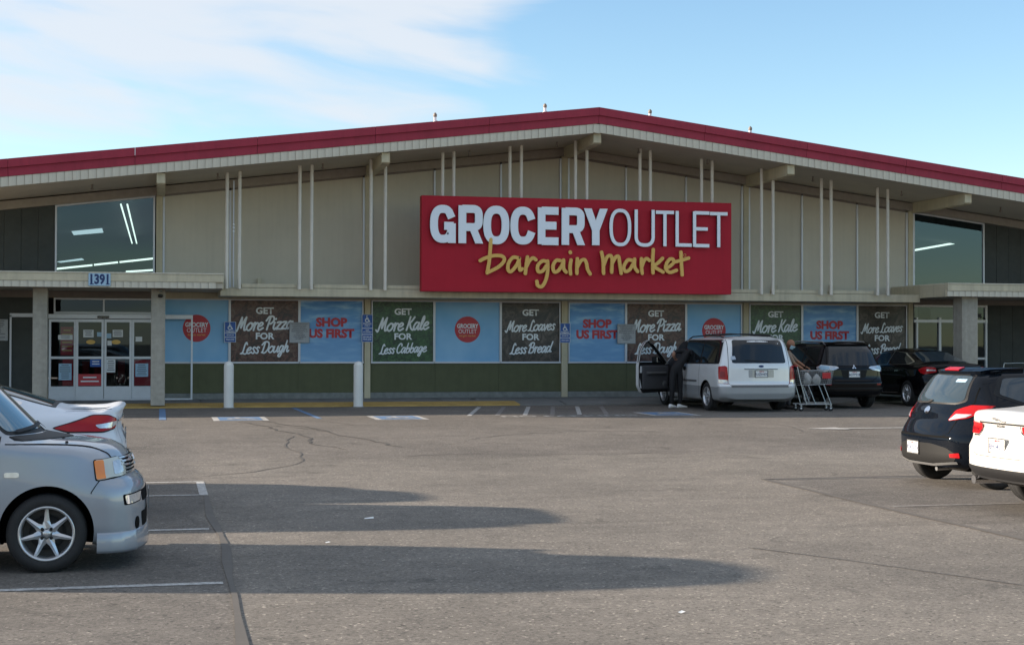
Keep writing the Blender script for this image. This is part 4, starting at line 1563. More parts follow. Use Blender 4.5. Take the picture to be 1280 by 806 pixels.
GOLD = [
    ('b', [[(290, 218), (288, 250), (284, 300), (276, 348)], [(248, 300), (266, 291), (300, 281), (334, 283), (342, 300), (320, 324), (280, 345)]]),
    ('a', [[(398, 290), (376, 288), (359, 310), (357, 335), (369, 342), (390, 318), (401, 292)], [(400, 300), (403, 335), (413, 332)]]),
    ('r', [[(433, 286), (428, 320), (425, 350)], [(428, 325), (440, 302), (454, 290), (466, 297)]]),
    ('g', [[(510, 304), (490, 302), (473, 320), (475, 342), (492, 340), (508, 318)], [(512, 302), (512, 340), (505, 375), (490, 400), (474, 397), (470, 380)]]),
    ('a', [[(560, 300), (545, 300), (533, 320), (537, 343), (552, 340), (568, 318), (574, 298)], [(574, 300), (574, 330), (584, 345)]]),
    ('i', [[(603, 298), (599, 325), (601, 352)], [(600, 267), (601, 270)]]),
    ('n', [[(628, 293), (626, 320), (626, 350)], [(628, 325), (641, 302), (655, 297), (663, 310), (668, 335), (678, 352)]]),
    ('m', [[(722, 268), (728, 300), (730, 350)], [(730, 322), (742, 290), (754, 281), (763, 292), (762, 345)], [(763, 312), (778, 287), (789, 286), (793, 310), (799, 350)]]),
    ('a', [[(842, 300), (824, 299), (809, 324), (815, 342), (832, 335), (846, 312)], [(851, 295), (851, 325), (863, 343)]]),
    ('r', [[(878, 293), (878, 320), (881, 350)], [(879, 325), (888, 302), (898, 293), (909, 300)]]),
    ('k', [[(924, 258), (922, 300), (923, 348)], [(960, 292), (942, 310), (926, 322), (944, 335), (962, 345)]]),
    ('e', [[(974, 330), (990, 322), (1004, 308), (1001, 296), (988, 296), (975, 315), (974, 335), (990, 346), (1015, 338)]]),
    ('t', [[(1032, 268), (1034, 310), (1037, 356)], [(1008, 306), (1035, 299), (1062, 291)]]),
]
j = 0
for ch, sts in GOLD:
    mb = MB()
    for st in sts:
        j += 1
        ribbon(mb, catmull([sgn(*p) for p in st], 7), 0.088, depth=0.05, off=0.06 + 0.004 * (j % 4), cap='round', climb=0.0001)
    o = mb.build('script_letter', MAT['letter_gold'], sign, fix=False)
ring = MB()
ribbon(ring, ellipse(*sgn(1052, 279), 0.035, 0.035, 16), 0.010, off=0.002, closed=True)
ring.build('registered_mark', MAT['letter_gold'], sign, fix=False)

# ================================================================== SMALL SIGNS
# house number on the canopy
hn = empty('house_number', (-1.368, YF - 0.062, 3.185), label='pale blue plate with the number 1391 on the left canopy edge', cat='sign')
MB().box(-0.245, 0.245, 0, 0.03, -0.145, 0.145).build('plate', MAT['plate_light'], hn, bevel=0.006)
nm = text_mesh('1391', 0.30, 0.012, 0.80)
nm.materials.append(MAT['navy'])
link('digits', place_text(nm, 0, -0.003, 0.0), hn)
sb = MB()
for x in (-0.17, 0.185):
    sb.box(x - .045, x + .045, -0.0028, -0.001, -0.112, -0.094)
sb.build('serif', MAT['navy'], hn)

for (sx, z0, z1, lab, big) in ((1.735, 1.745, 2.27, 'blue accessible parking sign on the window mullion above the left bollard', 0),
                               (5.245, 1.76, 2.48, 'taller blue accessible parking sign on the pilaster above the right bollard', 1),
                               (10.58, 1.755, 2.28, 'blue accessible parking sign on the pilaster under the big sign, left of SHOP US FIRST', 0)):
    s = empty('accessible_parking_sign', (sx, D - 0.10, z0), label=lab, cat='sign', group='blue accessible parking signs on the shop front')
    w = 0.145
    h = z1 - z0
    MB().box(-w, w, 0, 0.012, 0, h).build('plate', MAT['print_white'], s, bevel=0.003)
    bl = MB()
    e = 0.012
    zs = [0, 0.16, 0.38, h] if not big else [0, 0.20, 0.34, h]
    zs = [0.0] + [v for v in ((0.13, 0.24, h) if not big else (0.2, 0.36, h))]
    for a, b in zip(zs[:-1], zs[1:]):
        bl.box(-w + e, w - e, -0.002, 0.0, a + e * .7, b - e * .7)
    bl.build('blue_field', MAT['sign_blue'], s)
    wb = MB()
    wheelchair(wb, -0.095, h - 0.215, 0.19, M=None, off=0.004, w=0.11)
    wb.build('wheelchair_symbol', MAT['print_white'], s, fix=False)
    tx = [('PARKING', h - 0.245, 0.062)] + [('ONLY', h - 0.30 + (0 if big else 0.03), 0.062 if big else .05)]
    tx += [('VAN\nACCESSIBLE', 0.285, 0.05), ('MINIMUM\nFINE $250', 0.10, 0.06)] if big else [('MINIMUM', 0.185, 0.05), ('FINE $250', 0.065, 0.055)]
    for (t_, z, sz) in tx:
        tm = text_mesh(t_, sz, 0.001, 0.85)
        tm.materials.append(MAT['print_white'])
        link('lettering', place_text(tm, 0, -0.004, z), s)
TOW = ('UNAUTHORIZED VEHICLES PARKED\nIN DESIGNATED ACCESSIBLE\nSPACES NOT DISPLAYING\nDISTINGUISHING PLACARDS OR\nSPECIAL LICENSE PLATES WILL BE\nTOWED AWAY\nAT OWNERS EXPENSE\nTOWED VEHICLES MAY BE\nRECLAIMED AT')
for (sx, lab) in ((3.49, 'square grey towing notice covering the A of More Pizza, left of the big sign'), (12.31, 'square grey towing notice just left of the open van door')):
    s = empty('towing_notice', (sx, D - 0.09, 2.0), label=lab, cat='sign', group='square grey towing notices on the shop front')
    MB().box(-0.26, 0.26, 0, 0.012, -0.265, 0.265).build('plate', MAT['sign_grey'], s, bevel=0.004)
    ed = MB()
    ribbon(ed, [(-.25, -.255), (.25, -.255), (.25, .255), (-.25, .255)], 0.006, off=0.002, closed=True)
    ed.build('border', MAT['sign_ink'], s, fix=False)
    tm = text_mesh(TOW, 0.042, 0.0004, 0.66, line=1.12)
    tm.materials.append(MAT['sign_ink'])
    link('lettering', place_text(tm, 0, -0.003, 0.03), s)
# bollards
for (bx, by, lab) in ((1.60, 36.16, 'white concrete filled bollard by the yellow edge, left one of the two'), (4.705, 36.16, 'white bollard by the yellow edge in front of the pilaster, right one of the two')):
    b = empty('bollard', (bx, by, 0.18), label=lab, cat='bollard', group='white bollards along the yellow edge')
    pr = [(0.116, -0.02), (0.116, 1.0)]
    pr += [(0.116 * math.cos(t), 1.0 + 0.116 * math.sin(t)) for t in np.linspace(0.15, math.pi / 2 - .02, 8)]
    MB().lathe(pr, 28).build('bollard_tube', MAT['bollard'], b)
    MB().lathe([(0.15, 0.0), (0.15, 0.012), (0.128, 0.016)], 28).build('collar', MAT['sidewalk_light'], b)
# roof top spikes
for i, (x, z0) in enumerate(((6.625, 7.10), (9.449, 7.44), (12.243, 7.40), (14.999, 7.06))):
    wlab = ['first of four small white floodlight brackets on the roof edge, from the left', 'second small white bracket on the roof edge, just left of the peak', 'small white bracket on the roof edge just right of the peak', 'rightmost small white bracket on the roof edge'][i]
    b = empty('roof_bracket', (x, 36.4, z0), label=wlab, cat='bracket', group='small white brackets on the roof edge')
    MB().box(-0.03, 0.03, -0.03, 0.03, -0.15, 0.26).build('mast', MAT['bulb'], b)
    MB().lathe([(0, .25), (.045, .26), (.05, .32), (.02, .36), (0, .37)], 12).build('head', MAT['header_brown'], b)
    m = MB()
    m.tube([(0, 0, 0.20), (0.22, 0, 0.02)], 0.012, 6)
    m.tube([(0, 0, 0.20), (-0.10, 0.2, 0.02)], 0.012, 6)
    m.tube([(0, 0, 0.14), (-0.13, 0, 0.02)], 0.010, 6)
    m.build('stay', MAT['steel'], b)

# litter on the lot
for (x, y, s, lab) in ((2.05, 14.9, .05, 'white scrap of litter on the asphalt near the left stall end'), (1.45, 9.2 + 4, .025, 'tiny white speck of litter on the shaded asphalt'), (3.35, 9.3, .03, 'pale sliver of litter at the bottom of the photo'), (7.9, 37.6, .13, 'white scrap of paper on the sidewalk under the More Kale poster')):
    z = gz(y) + (0.10 if y > 36.3 else 0.0)
    m = MB().add([(-s, -s * .4, 0), (s * .9, -s * .6, .004), (s, s * .4, s * .3), (0.1 * s, s * .1, s * .12), (-s * .8, s * .5, 0.004)], [(0, 1, 3), (1, 2, 3), (2, 4, 3), (4, 0, 3)])
    tag(m.build('litter', MAT['litter'], loc=(x, y, z + 0.003), rz=rnd.uniform(0, 3)), lab, 'litter')

# what stands across the street, behind the photographer, and is mirrored in the glass
nb = empty('street_building', (24, -62, 0), label='low pale stucco building across the street behind the camera', cat='building')
MB().box(-16, 22, -8, 0, 0, 4.6).build('wall', MAT['stucco_pale'], nb)
MB().box(-16.2, 22.2, -8.2, 0.2, 4.6, 5.0).build('roof', MAT['roofing'], nb)


def palm(x, y, h, lab):
    r = empty('palm_tree', (x, y, 0), label=lab, cat='palm tree', group='palms across the street behind the camera')
    MB().tube([(0, 0, -.2), (.05, 0, h * .5), (0.12, 0, h)], .2, 10, radii=[.26, .19, .16]).build('trunk', MAT['bark'], r)
    m = MB()
    for i in range(34):
        a = rnd.uniform(0, 6.28)
        e = rnd.uniform(-.9, 1.2)
        L_ = rnd.uniform(1.3, 2.0)
        p0 = Vector((.12, 0, h))
        prev = None
        for k in range(7):
            t = k / 6
            q = p0 + Vector((math.cos(a) * math.cos(e) * L_ * t, math.sin(a) * math.cos(e) * L_ * t, math.sin(e) * L_ * t - 1.1 * t * t))
            w = 0.32 * math.sin(math.pi * min(1, .15 + t * .85)) + .02
            sd = Vector((-math.sin(a), math.cos(a), 0)) * w
            cur = (q + sd - Vector((0, 0, w * .5)), q, q - sd - Vector((0, 0, w * .5)))
            if prev:
                m.add([prev[0], prev[1], prev[2], cur[0], cur[1], cur[2]], [(0, 1, 4, 3), (1, 2, 5, 4)])
            prev = cur
    m.build('crown', MAT['palm'], r)


palm(44.5, -58, 9.5, 'shaggy palm across the street behind the camera, nearer the street lamp')
palm(41.0, -62, 9.8, 'palm across the street behind the camera, away from the lamp')
lp = empty('street_lamp', (47.5, -55, 0), label='tall street lamp with a curved arm across the street behind the camera', cat='street lamp')
MB().tube([(0, 0, 0), (0, 0, 8.8)], .1, 8).build('pole', MAT['steel'], lp)
MB().tube(catmull([(0, 0, 8.6), (-.6, 0, 9.3), (-1.6, 0, 9.5), (-2.4, 0, 9.4)], 4), .05, 6).build('arm', MAT['steel'], lp)
MB().box(-2.9, -2.3, -.12, .12, 9.32, 9.48).build('lamp_head', MAT['steel'], lp)

# ================================================================== VEHICLES
def paint(name, col, metal=0.0, rough=0.32, coat=1.0, flake=0.0):
    m = mat(name, col, rough, metal, noise=0.05, nscale=1.3)
    b = m.node_tree.nodes['Principled BSDF']
    b.inputs['Coat Weight'].default_value = coat
    b.inputs['Coat Roughness'].default_value = 0.04
    # a film of dust, heavier low down, breaks up the gloss
    N, L = m.node_tree.nodes, m.node_tree.links
    tc = N.new('ShaderNodeTexCoord')
    nz = N.new('ShaderNodeTexNoise')
    nz.inputs['Scale'].default_value = 7
    nz.inputs['Detail'].default_value = 7
    L.new(tc.outputs['Object'], nz.inputs['Vector'])
    mr = N.new('ShaderNodeMapRange')
    mr.inputs['From Min'].default_value = 0.35
    mr.inputs['From Max'].default_value = 0.75
    mr.inputs['To Min'].default_value = 0.02
    mr.inputs['To Max'].default_value = 0.10
    if max(col) < 0.05:
        b.inputs['Specular IOR Level'].default_value = 0.0
        b.inputs['Coat Weight'].default_value = 0.55
        mr.inputs['To Max'].default_value = 0.04
    L.new(nz.outputs['Fac'], mr.inputs['Value'])
    L.new(mr.outputs[0], b.inputs['Coat Roughness'])
    return m


paint('paint_grey', (0.30, 0.33, 0.375), 0.45, 0.42)
paint('paint_white_a', (0.62, 0.65, 0.70), 0.0, 0.5, 0.35)
paint('paint_white_b', (0.52, 0.51, 0.49), 0.0, 0.5, 0.5)
paint('paint_silver', (0.72, 0.725, 0.73), 0.2, 0.42)
paint('paint_black', (0.004, 0.004, 0.005), 0.0, 0.3)
paint('paint_blackblue', (0.004, 0.006, 0.010), 0.0, 0.3)
paint('paint_vanlow', (0.33, 0.34, 0.35), 0.2, 0.45)
mat('carglass', (0.012, 0.014, 0.016), 0.03, spec=0.6)
mat('carglass_pale', (0.025, 0.04, 0.052), 0.03, spec=0.8)
mat('lamp_red', (0.35, 0.007, 0.010), 0.2, spec=0.35)
mat('lamp_red_dark', (0.22, 0.004, 0.008), 0.2, spec=0.35)
mat('lamp_clear', (0.55, 0.56, 0.58), 0.12, metal=0.4, coat=1.0, noise=0.25, nscale=18)
mat('lamp_haze', (0.50, 0.50, 0.44), 0.25, coat=0.8)
mat('lamp_amber', (0.75, 0.22, 0.03), 0.25, coat=0.8)
mat('trim', (0.012, 0.012, 0.013), 0.55, spec=0.3)
mat('gap', (0.003, 0.003, 0.003), 0.8, spec=0.1)
mat('grey_plastic', (0.10, 0.10, 0.10), 0.55)
mat('dark_plastic', (0.012, 0.012, 0.012), 0.6, spec=0.2)
mat('carglass_sky', (0.05, 0.13, 0.18), 0.04, spec=1.0, coat=1.0)  # blue of the reflected sky painted into the base colour
mat('disc', (0.035, 0.034, 0.033), 0.5, metal=0.4)
mat('rim_silver', (0.58, 0.59, 0.61), 0.3, metal=0.75)
mat('seat_grey', (0.08, 0.08, 0.085), 0.9)
mat('plate_white', (0.75, 0.75, 0.73), 0.5)


def tab(t, x):
    xs, ys = zip(*t)
    return float(np.interp(x, xs, ys))


class Car:
    def __init__(s, label, cat, loc, rz, spec, mats, scale=1.0):
        s.S = spec
        s.L, s.hw = spec['L'], spec['W'] / 2
        s.root = empty(spec.get('name', 'parked_car'), loc, rz, label, cat, spec.get('group', 'vehicles standing in the parking lot'))
        s.root.scale = (scale,) * 3
        s.mats = mats
        s.body()

    # -- body ---------------------------------------------------------------
    def body(s):
        S, L, hw = s.S, s.L, s.hw
        d = np.linspace(0, 1, 9)
        ends = 0.18 * (1 - np.sqrt(1 - (1 - d[::-1]) ** 2))
        xs = sorted(set([0.0] + [round(0.2 * (1 - math.cos(a)), 4) for a in np.linspace(0, math.pi / 2, 9)] + [round(x, 4) for x in np.arange(0.25, L - 0.22, 0.05)] + [round(L - 0.2 * (1 - math.cos(a)), 4) for a in np.linspace(0, math.pi / 2, 9)]))
        fine = np.arange(-0.3, L + 0.3, 0.01)

        def smooth(t, sig):
            xs_, ys_ = zip(*t)
            v = np.interp(fine, xs_, ys_)
            k = np.exp(-0.5 * (np.arange(-30, 31) * 0.01 / sig) ** 2)
            k /= k.sum()
            v = np.convolve(np.pad(v, 30, mode='edge'), k, 'valid')
            return lambda x: float(np.interp(x, fine, v))
        sg = S.get('smooth', 0.035)
        top, belt = smooth(S['top'], sg), smooth(S['belt'], 0.05)
        wb, wr = smooth(S['wb'], 0.06), smooth(S['wr'], S.get('wrs', 0.05))
        zb = smooth(S['zb'], 0.03)
        drop = smooth(S.get('drop', [(0, .05), (L, .05)]), 0.06)
        zmid = S.get('zmid', 0.55)
        rc = S.get('rc', 0.14)
        runs = [5, 2, 3, 5, 6, 9, 5, 5]
        rings = []
        for x in xs:
            dd = min(x, L - x)
            fac = 1 - (rc / hw) * (1 - math.sqrt(max(0, 1 - (1 - min(dd, rc) / rc) ** 2)))
            fz = S.get('rz', 0.05) * (1 - math.sqrt(max(0, 1 - (1 - min(dd, .12) / .12) ** 2)))
            zt = top(x) - fz
            b0 = zb(x)
            dr = drop(x)
            zbel = min(belt(x), zt - dr - 0.02)
            W = hw * fac
            wbx = min(wb(x), hw) * fac
            wrx = min(wr(x) * fac, wbx - 0.015)
            zm = min(zmid, zbel - 0.06)
            keys = [(0, b0), (0.80 * W, b0), (0.955 * W, b0 + 0.05), (0.985 * W, b0 + 0.15), (W, zm), (wbx, zbel), (wrx, zt - dr), (wrx * 0.62, zt - dr * 0.28), (0, zt)]
            rad = [0, .08, .06, .1, .16, S.get('rbelt', .07), S.get('rrail', .09), .35, 0]
            P = []
            # fixed topology: each corner = 4 arc points, each run = n points
            K = [np.array(k, float) for k in keys]
            prev_end = K[0]
            P.append(K[0])
            for i in range(1, len(K)):
                if i < len(K) - 1:
                    a, b, c = K[i - 1], K[i], K[i + 1]
                    la, lc = np.linalg.norm(a - b), np.linalg.norm(c - b)
                    r = min(rad[i], la * .45, lc * .45)
                    st, en = b + (a - b) / (la + 1e-9) * r, b + (c - b) / (lc + 1e-9) * r
                else:
                    st = en = K[i]
                n = runs[i - 1]
                for k in range(1, n + 1):
                    P.append(prev_end + (st - prev_end) * k / n)
                if i < len(K) - 1:
                    for k in range(1, 5):
                        t = k / 4
                        P.append((1 - t) ** 2 * st + 2 * t * (1 - t) * b + t * t * en)
                prev_end = en
            rings.append((x, P))
        m = len(rings[0][1])
        vs, fs = [], []
        for x, P in rings:
            for p in P:
                vs.append((x, p[0], p[1]))
            for p in P[-2:0:-1]:
                vs.append((x, -p[0], p[1]))
        n = 2 * m - 2
        for i in range(len(rings) - 1):
            for k in range(n):
                a, b = i * n + k, i * n + (k + 1) % n
                fs.append((a, a + n, b + n, b))
        M = 12
        for end in (0, len(rings) - 1):
            x, P = rings[end]
            base = end * n
            rows = []
            for i, p in enumerate(P):
                if i in (0, m - 1):
                    rows.append([base + i] * (M + 1))
                    continue
                row = [base + i]
                for j in range(1, M):
                    vs.append((x, p[0] * (1 - 2 * j / M), p[1]))
                    row.append(len(vs) - 1)
                row.append(base + n - i)
                rows.append(row)
            for i in range(m - 1):
                for j in range(M):
                    q = [rows[i][j], rows[i][j + 1], rows[i + 1][j + 1], rows[i + 1][j]]
                    q2 = []
                    for v in q:
                        if v not in q2:
                            q2.append(v)
                    if len(q2) > 2:
                        fs.append(tuple(q2 if end == 0 else q2[::-1]))
        # nose and tail shaping
        nose, tail = S.get('nose', [(0, 0), (2, 0)]), S.get('tail', [(0, 0), (2, 0)])
        pf, pr = S.get('plan_f', .15), S.get('plan_r', .1)
        e1, e2 = S.get('reach_f', 0.9), S.get('reach_r', 0.8)
        out = []
        for (x, y, z) in vs:
            t = max(0, min(1, (x - (L - e1)) / e1))
            t = t * t * (3 - 2 * t)
            u = max(0, min(1, 1 - x / e2))
            u = u * u * (3 - 2 * u)
            q = min(1, abs(y) / hw)
            if 'bow' in S:                       # windscreen bowed in plan
                xa, xb, xc, xd, kb = S['bow']
                a_ = max(0, min(1, (x - xa) / (xb - xa)))
                b_ = max(0, min(1, (xd - x) / (xd - xc)))
                c_ = max(0, min(1, (z - .955) / .06))
                x -= kb * q * q * (a_ * a_ * (3 - 2 * a_)) * (b_ * b_ * (3 - 2 * b_)) * c_
            out.append((x - t * (tab(nose, z) + pf * q ** 2.6) + u * (tab(tail, z) + pr * q ** S.get('pe_r', 2.6)), y, z))
        me = bpy.data.meshes.new('body')
        me.from_pydata(out, [], fs)
        bm = bmesh.new()
        bm.from_mesh(me)
        bmesh.ops.remove_doubles(bm, verts=bm.verts, dist=1e-5)
        bmesh.ops.recalc_face_normals(bm, faces=bm.faces)
        bm.to_mesh(me)
        s.bvh = BVHTree.FromBMesh(bm)
        bm.free()
        me.materials.append(s.mats['body'])
        me.materials.append(MAT['gap'])
        # lower cladding in another paint
        if 'low' in s.mats:
            me.materials.append(s.mats['low'])
            for p in me.polygons:
                if p.center.z < S['low_z']:
                    p.material_index = 2
        o = link('body', me, s.root)
        # wheel wells
        cut = MB()
        for (wx, side) in ((S['xf'], 1), (S['xf'], -1), (S['xr'], 1), (S['xr'], -1)):
            y0, y1 = side * (hw - 0.30), side * (hw + 0.35)
            Rr, nn = S['arch'], 56
            zc = S.get('arch_z', S['wheel_r'])
            vs2 = [(wx + Rr * math.cos(2 * math.pi * k / nn), y, zc + Rr * math.sin(2 * math.pi * k / nn)) for y in (y0, y1) for k in range(nn)]
            f2 = [tuple(range(nn)), tuple(range(2 * nn - 1, nn - 1, -1))] + [(k, k + nn, (k + 1) % nn + nn, (k + 1) % nn) for k in range(nn)]
            cut.add(vs2, f2, 0)
        cm_ = cut.mesh('cut', [MAT['gap']])
        bm = bmesh.new()
        bm.from_mesh(cm_)
        bmesh.ops.recalc_face_normals(bm, faces=bm.faces)
        bm.to_mesh(cm_)
        bm.free()
        co = bpy.data.objects.new('cut', cm_)
        COL.objects.link(co)
        bo = bpy.data.objects.new('tmp', me)
        COL.objects.link(bo)
        md = bo.modifiers.new('b', 'BOOLEAN')
        md.operation = 'DIFFERENCE'
        md.object = co
        md.solver = 'EXACT'
        md.material_mode = 'TRANSFER'
        dg = bpy.context.evaluated_depsgraph_get()
        dg.update()
        me2 = bpy.data.meshes.new_from_object(bo.evaluated_get(dg))
        bpy.data.objects.remove(bo)
        bpy.data.objects.remove(co)
        if len(me2.polygons) > 500:
            me2.name = 'body'
            o.data = me2
            bm = bmesh.new()
            bm.from_mesh(me2)
            for f in bm.faces:
                f.smooth = True
            for e in bm.edges:
                if len(e.link_faces) == 2 and (e.calc_face_angle(0) > R(38)):
                    e.smooth = False
            bm.to_mesh(me2)
            bm.free()
        s.bodyob = o

    # -- projected pieces -----------------------------------------------------
    VIEWS = {
        'left': (Vector((1, 0, 0)), Vector((0, 0, 1)), Vector((0, -1, 0))),
        'right': (Vector((1, 0, 0)), Vector((0, 0, 1)), Vector((0, 1, 0))),
        'rear': (Vector((0, 1, 0)), Vector((0, 0, 1)), Vector((1, 0, 0))),
        'front': (Vector((0, 1, 0)), Vector((0, 0, 1)), Vector((-1, 0, 0))),
        'top': (Vector((1, 0, 0)), Vector((0, 1, 0)), Vector((0, 0, -1))),
    }

    def hit(s, u, v, view):
        if isinstance(view, str):
            U, V, Dr = s.VIEWS[view]
            o = Vector((s.L / 2, 0, 0)) * (1 if view in ('left', 'right', 'top') else 1)
            base = U * u + V * v
        else:
            U, V, Dr, O = view
            base = O + U * u + V * v
        start = base - Dr * 8
        loc, n, i, dist = s.bvh.ray_cast(start, Dr)
        return loc, n

    def patch(s, name, poly, view, m, off=0.004, grid=0.05, rad=0.0, parent=None, depth=0.012, label=None, smooth=True):
        if rad:
            poly = rounded(poly, rad, 4, closed=True)
        P = []
        for i in range(len(poly)):
            a, b = np.array(poly[i]), np.array(poly[(i + 1) % len(poly)])
            k = max(1, int(np.linalg.norm(b - a) / grid))
            P += [tuple(a + (b - a) * t / k) for t in range(k)]
        n = len(P)
        xs = [p[0] for p in P]
        ys = [p[1] for p in P]
        ins = []

        def inside(q):
            c = False
            j = n - 1
            for i in range(n):
                if (P[i][1] > q[1]) != (P[j][1] > q[1]) and q[0] < (P[j][0] - P[i][0]) * (q[1] - P[i][1]) / (P[j][1] - P[i][1] + 1e-12) + P[i][0]:
                    c = not c
                j = i
            return c
        for gx in np.arange(min(xs) + grid / 2, max(xs), grid):
            for gy in np.arange(min(ys) + grid / 2, max(ys), grid):
                if inside((gx, gy)) and min((gx - p[0]) ** 2 + (gy - p[1]) ** 2 for p in P) > (grid * .4) ** 2:
                    ins.append((gx, gy))
        V2 = [Vector(p) for p in P + ins]
        r = delaunay_2d_cdt(V2, [(i, (i + 1) % n) for i in range(n)], [], 1, 1e-6)
        v2, e2, f2 = r[0], r[1], r[2]
        pos, nor = [], []
        for v in v2:
            loc, nn = s.hit(v.x, v.y, view)
            pos.append(loc)
            nor.append(nn)
        vs, fs, idx = [], [], {}
        for i, (p, q) in enumerate(zip(pos, nor)):
            if p is not None:
                idx[i] = len(vs)
                vs.append(p + q * off)
        edges = {}
        for f in f2:
            if all(i in idx for i in f):
                g = [idx[i] for i in f]
                a = Vector(vs[g[1]]) - Vector(vs[g[0]])
                b = Vector(vs[g[2]]) - Vector(vs[g[0]])
                if a.cross(b).dot(nor[f[0]]) < 0:
                    g = g[::-1]
                if max((Vector(vs[g[0]]) - Vector(vs[g[1]])).length, (Vector(vs[g[1]]) - Vector(vs[g[2]])).length) > grid * 9:
                    continue
                fs.append(tuple(g))
                for k in range(3):
                    e = (g[k], g[(k + 1) % 3])
                    edges[e] = edges.get(e, 0) + 1
        mb = MB()
        mb.add(vs, fs, 0, smooth)
        inv = {v: k for k, v in idx.items()}
        low = {}
        sv, sf = [], []
        for (a, b) in edges:
            if (b, a) not in edges:
                q = []
                for k in (a, b):
                    q += [vs[k], Vector(vs[k]) - nor[inv[k]] * depth]
                base = len(sv)
                sv += q
                sf.append((base, base + 1, base + 3, base + 2))
        mb.add(sv, sf, 0, False)
        o = mb.build(name, m, parent or s.root, fix=False)
        if label:
            o['label'] = label
        return o

    def line(s, name, pts, view, m, w=0.008, off=0.003, parent=None, n=1, depth=0.004):
        P = catmull(pts, n) if n > 1 else pts
        Q = []
        for i in range(len(P) - 1):
            a, b = np.array(P[i], float), np.array(P[i + 1], float)
            k = max(1, int(np.linalg.norm(b - a) / 0.05))
            Q += [tuple(a + (b - a) * t / k) for t in range(k)]
        Q.append(tuple(P[-1]))
        vs, fs = [], []
        row = []
        for i, q in enumerate(Q):
            a, b = np.array(Q[max(i - 1, 0)]), np.array(Q[min(i + 1, len(Q) - 1)])
            d = (b - a) / (np.linalg.norm(b - a) + 1e-9)
            nn = np.array([-d[1], d[0]]) * w / 2
            ok = []
            for sg in (-1, 1):
                p = np.array(q) + nn * sg
                loc, nr = s.hit(p[0], p[1], view)
                ok.append(None if loc is None else loc + nr * off)
            row.append(ok if None not in ok else None)
        prev = None
        for r in row:
            if r is None:
                prev = None
                continue
            b = len(vs)
            vs += r
            if prev is not None:
                fs.append((prev, prev + 1, b + 1, b))
            prev = b
        if fs:
            return MB().add(vs, fs, 0, True).build(name, m, parent or s.root, fix=False)

    def box(s, name, x0, x1, y0, y1, z0, z1, m, bevel=0.01, parent=None):
        return MB().box(x0, x1, y0, y1, z0, z1).build(name, m, parent or s.root, bevel=bevel)

    # -- wheels ---------------------------------------------------------------
    def wheels(s, style='seven', rim_r=None, tw=0.19, rimmat='rim_silver', which=None, track=0.02, steer=0.0):
        S = s.S
        r = S['wheel_r']
        rr = rim_r or r * 0.68
        key = (style, r, rr, tw, rimmat)
        if key not in Car._wc:
            Car._wc[key] = wheel_meshes(style, r, rr, tw, MAT[rimmat])
        rim_me, tyre_me, disc_me, nut_me = Car._wc[key]
        for wx in (S['xf'], S['xr']):
            for side in (1, -1):
                y = side * (s.hw - tw / 2 - track)
                w = link('wheel', rim_me, s.root, (wx, y, r))
                w.rotation_euler = (rnd.uniform(-.0, .0), 0, (0 if side == -1 else math.pi) + (R(steer) if wx == S['xf'] else 0))
                if s.S.get('spin'):
                    w.rotation_euler = (0, s.S['spin'], w.rotation_euler[2])
                link('tyre', tyre_me, w)
                link('brake_disc', disc_me, w)
                link('lug_nut', nut_me, w)

    _wc = {}

    def plate(s, y, z, view='rear', text='7KFB382', parent=None, off=0.012, sc=1.0, tilt=0.0):
        loc, n = s.hit(y, z, view)
        o = empty('x') if False else None
        w, h = 0.305 * sc, 0.152 * sc
        pl = MB().box(-w / 2, w / 2, 0, 0.006, -h / 2, h / 2).build('licence_plate', MAT['plate_white'], s.root, bevel=0.003)
        fr_ = MB()
        ribbon(fr_, [(-w / 2, -h / 2), (w / 2, -h / 2), (w / 2, h / 2), (-w / 2, h / 2)], 0.014, depth=0.004, off=-.002, closed=True)
        fr_.build('plate_frame', MAT['grey_plastic'], pl, fix=False)
        tm = text_mesh(text, 0.085 * sc, 0.0015, 0.90)
        tm.materials.append(MAT['navy'])
        link('plate_number', place_text(tm, 0, -0.0015, -0.012 * sc), pl)
        t2 = text_mesh('California', 0.034 * sc, 0.001, 0.95)
        t2.materials.append(MAT['poster_red'])
        link('plate_state', place_text(t2, 0, -0.0015, 0.053 * sc), pl)
        nr = Vector((n.x, n.y, 0)).normalized()
        ang = math.atan2(nr.y, nr.x)          # outward direction
        pl.location = loc + nr * off
        pl.rotation_euler = (tilt, 0, ang + math.pi / 2)
        return pl


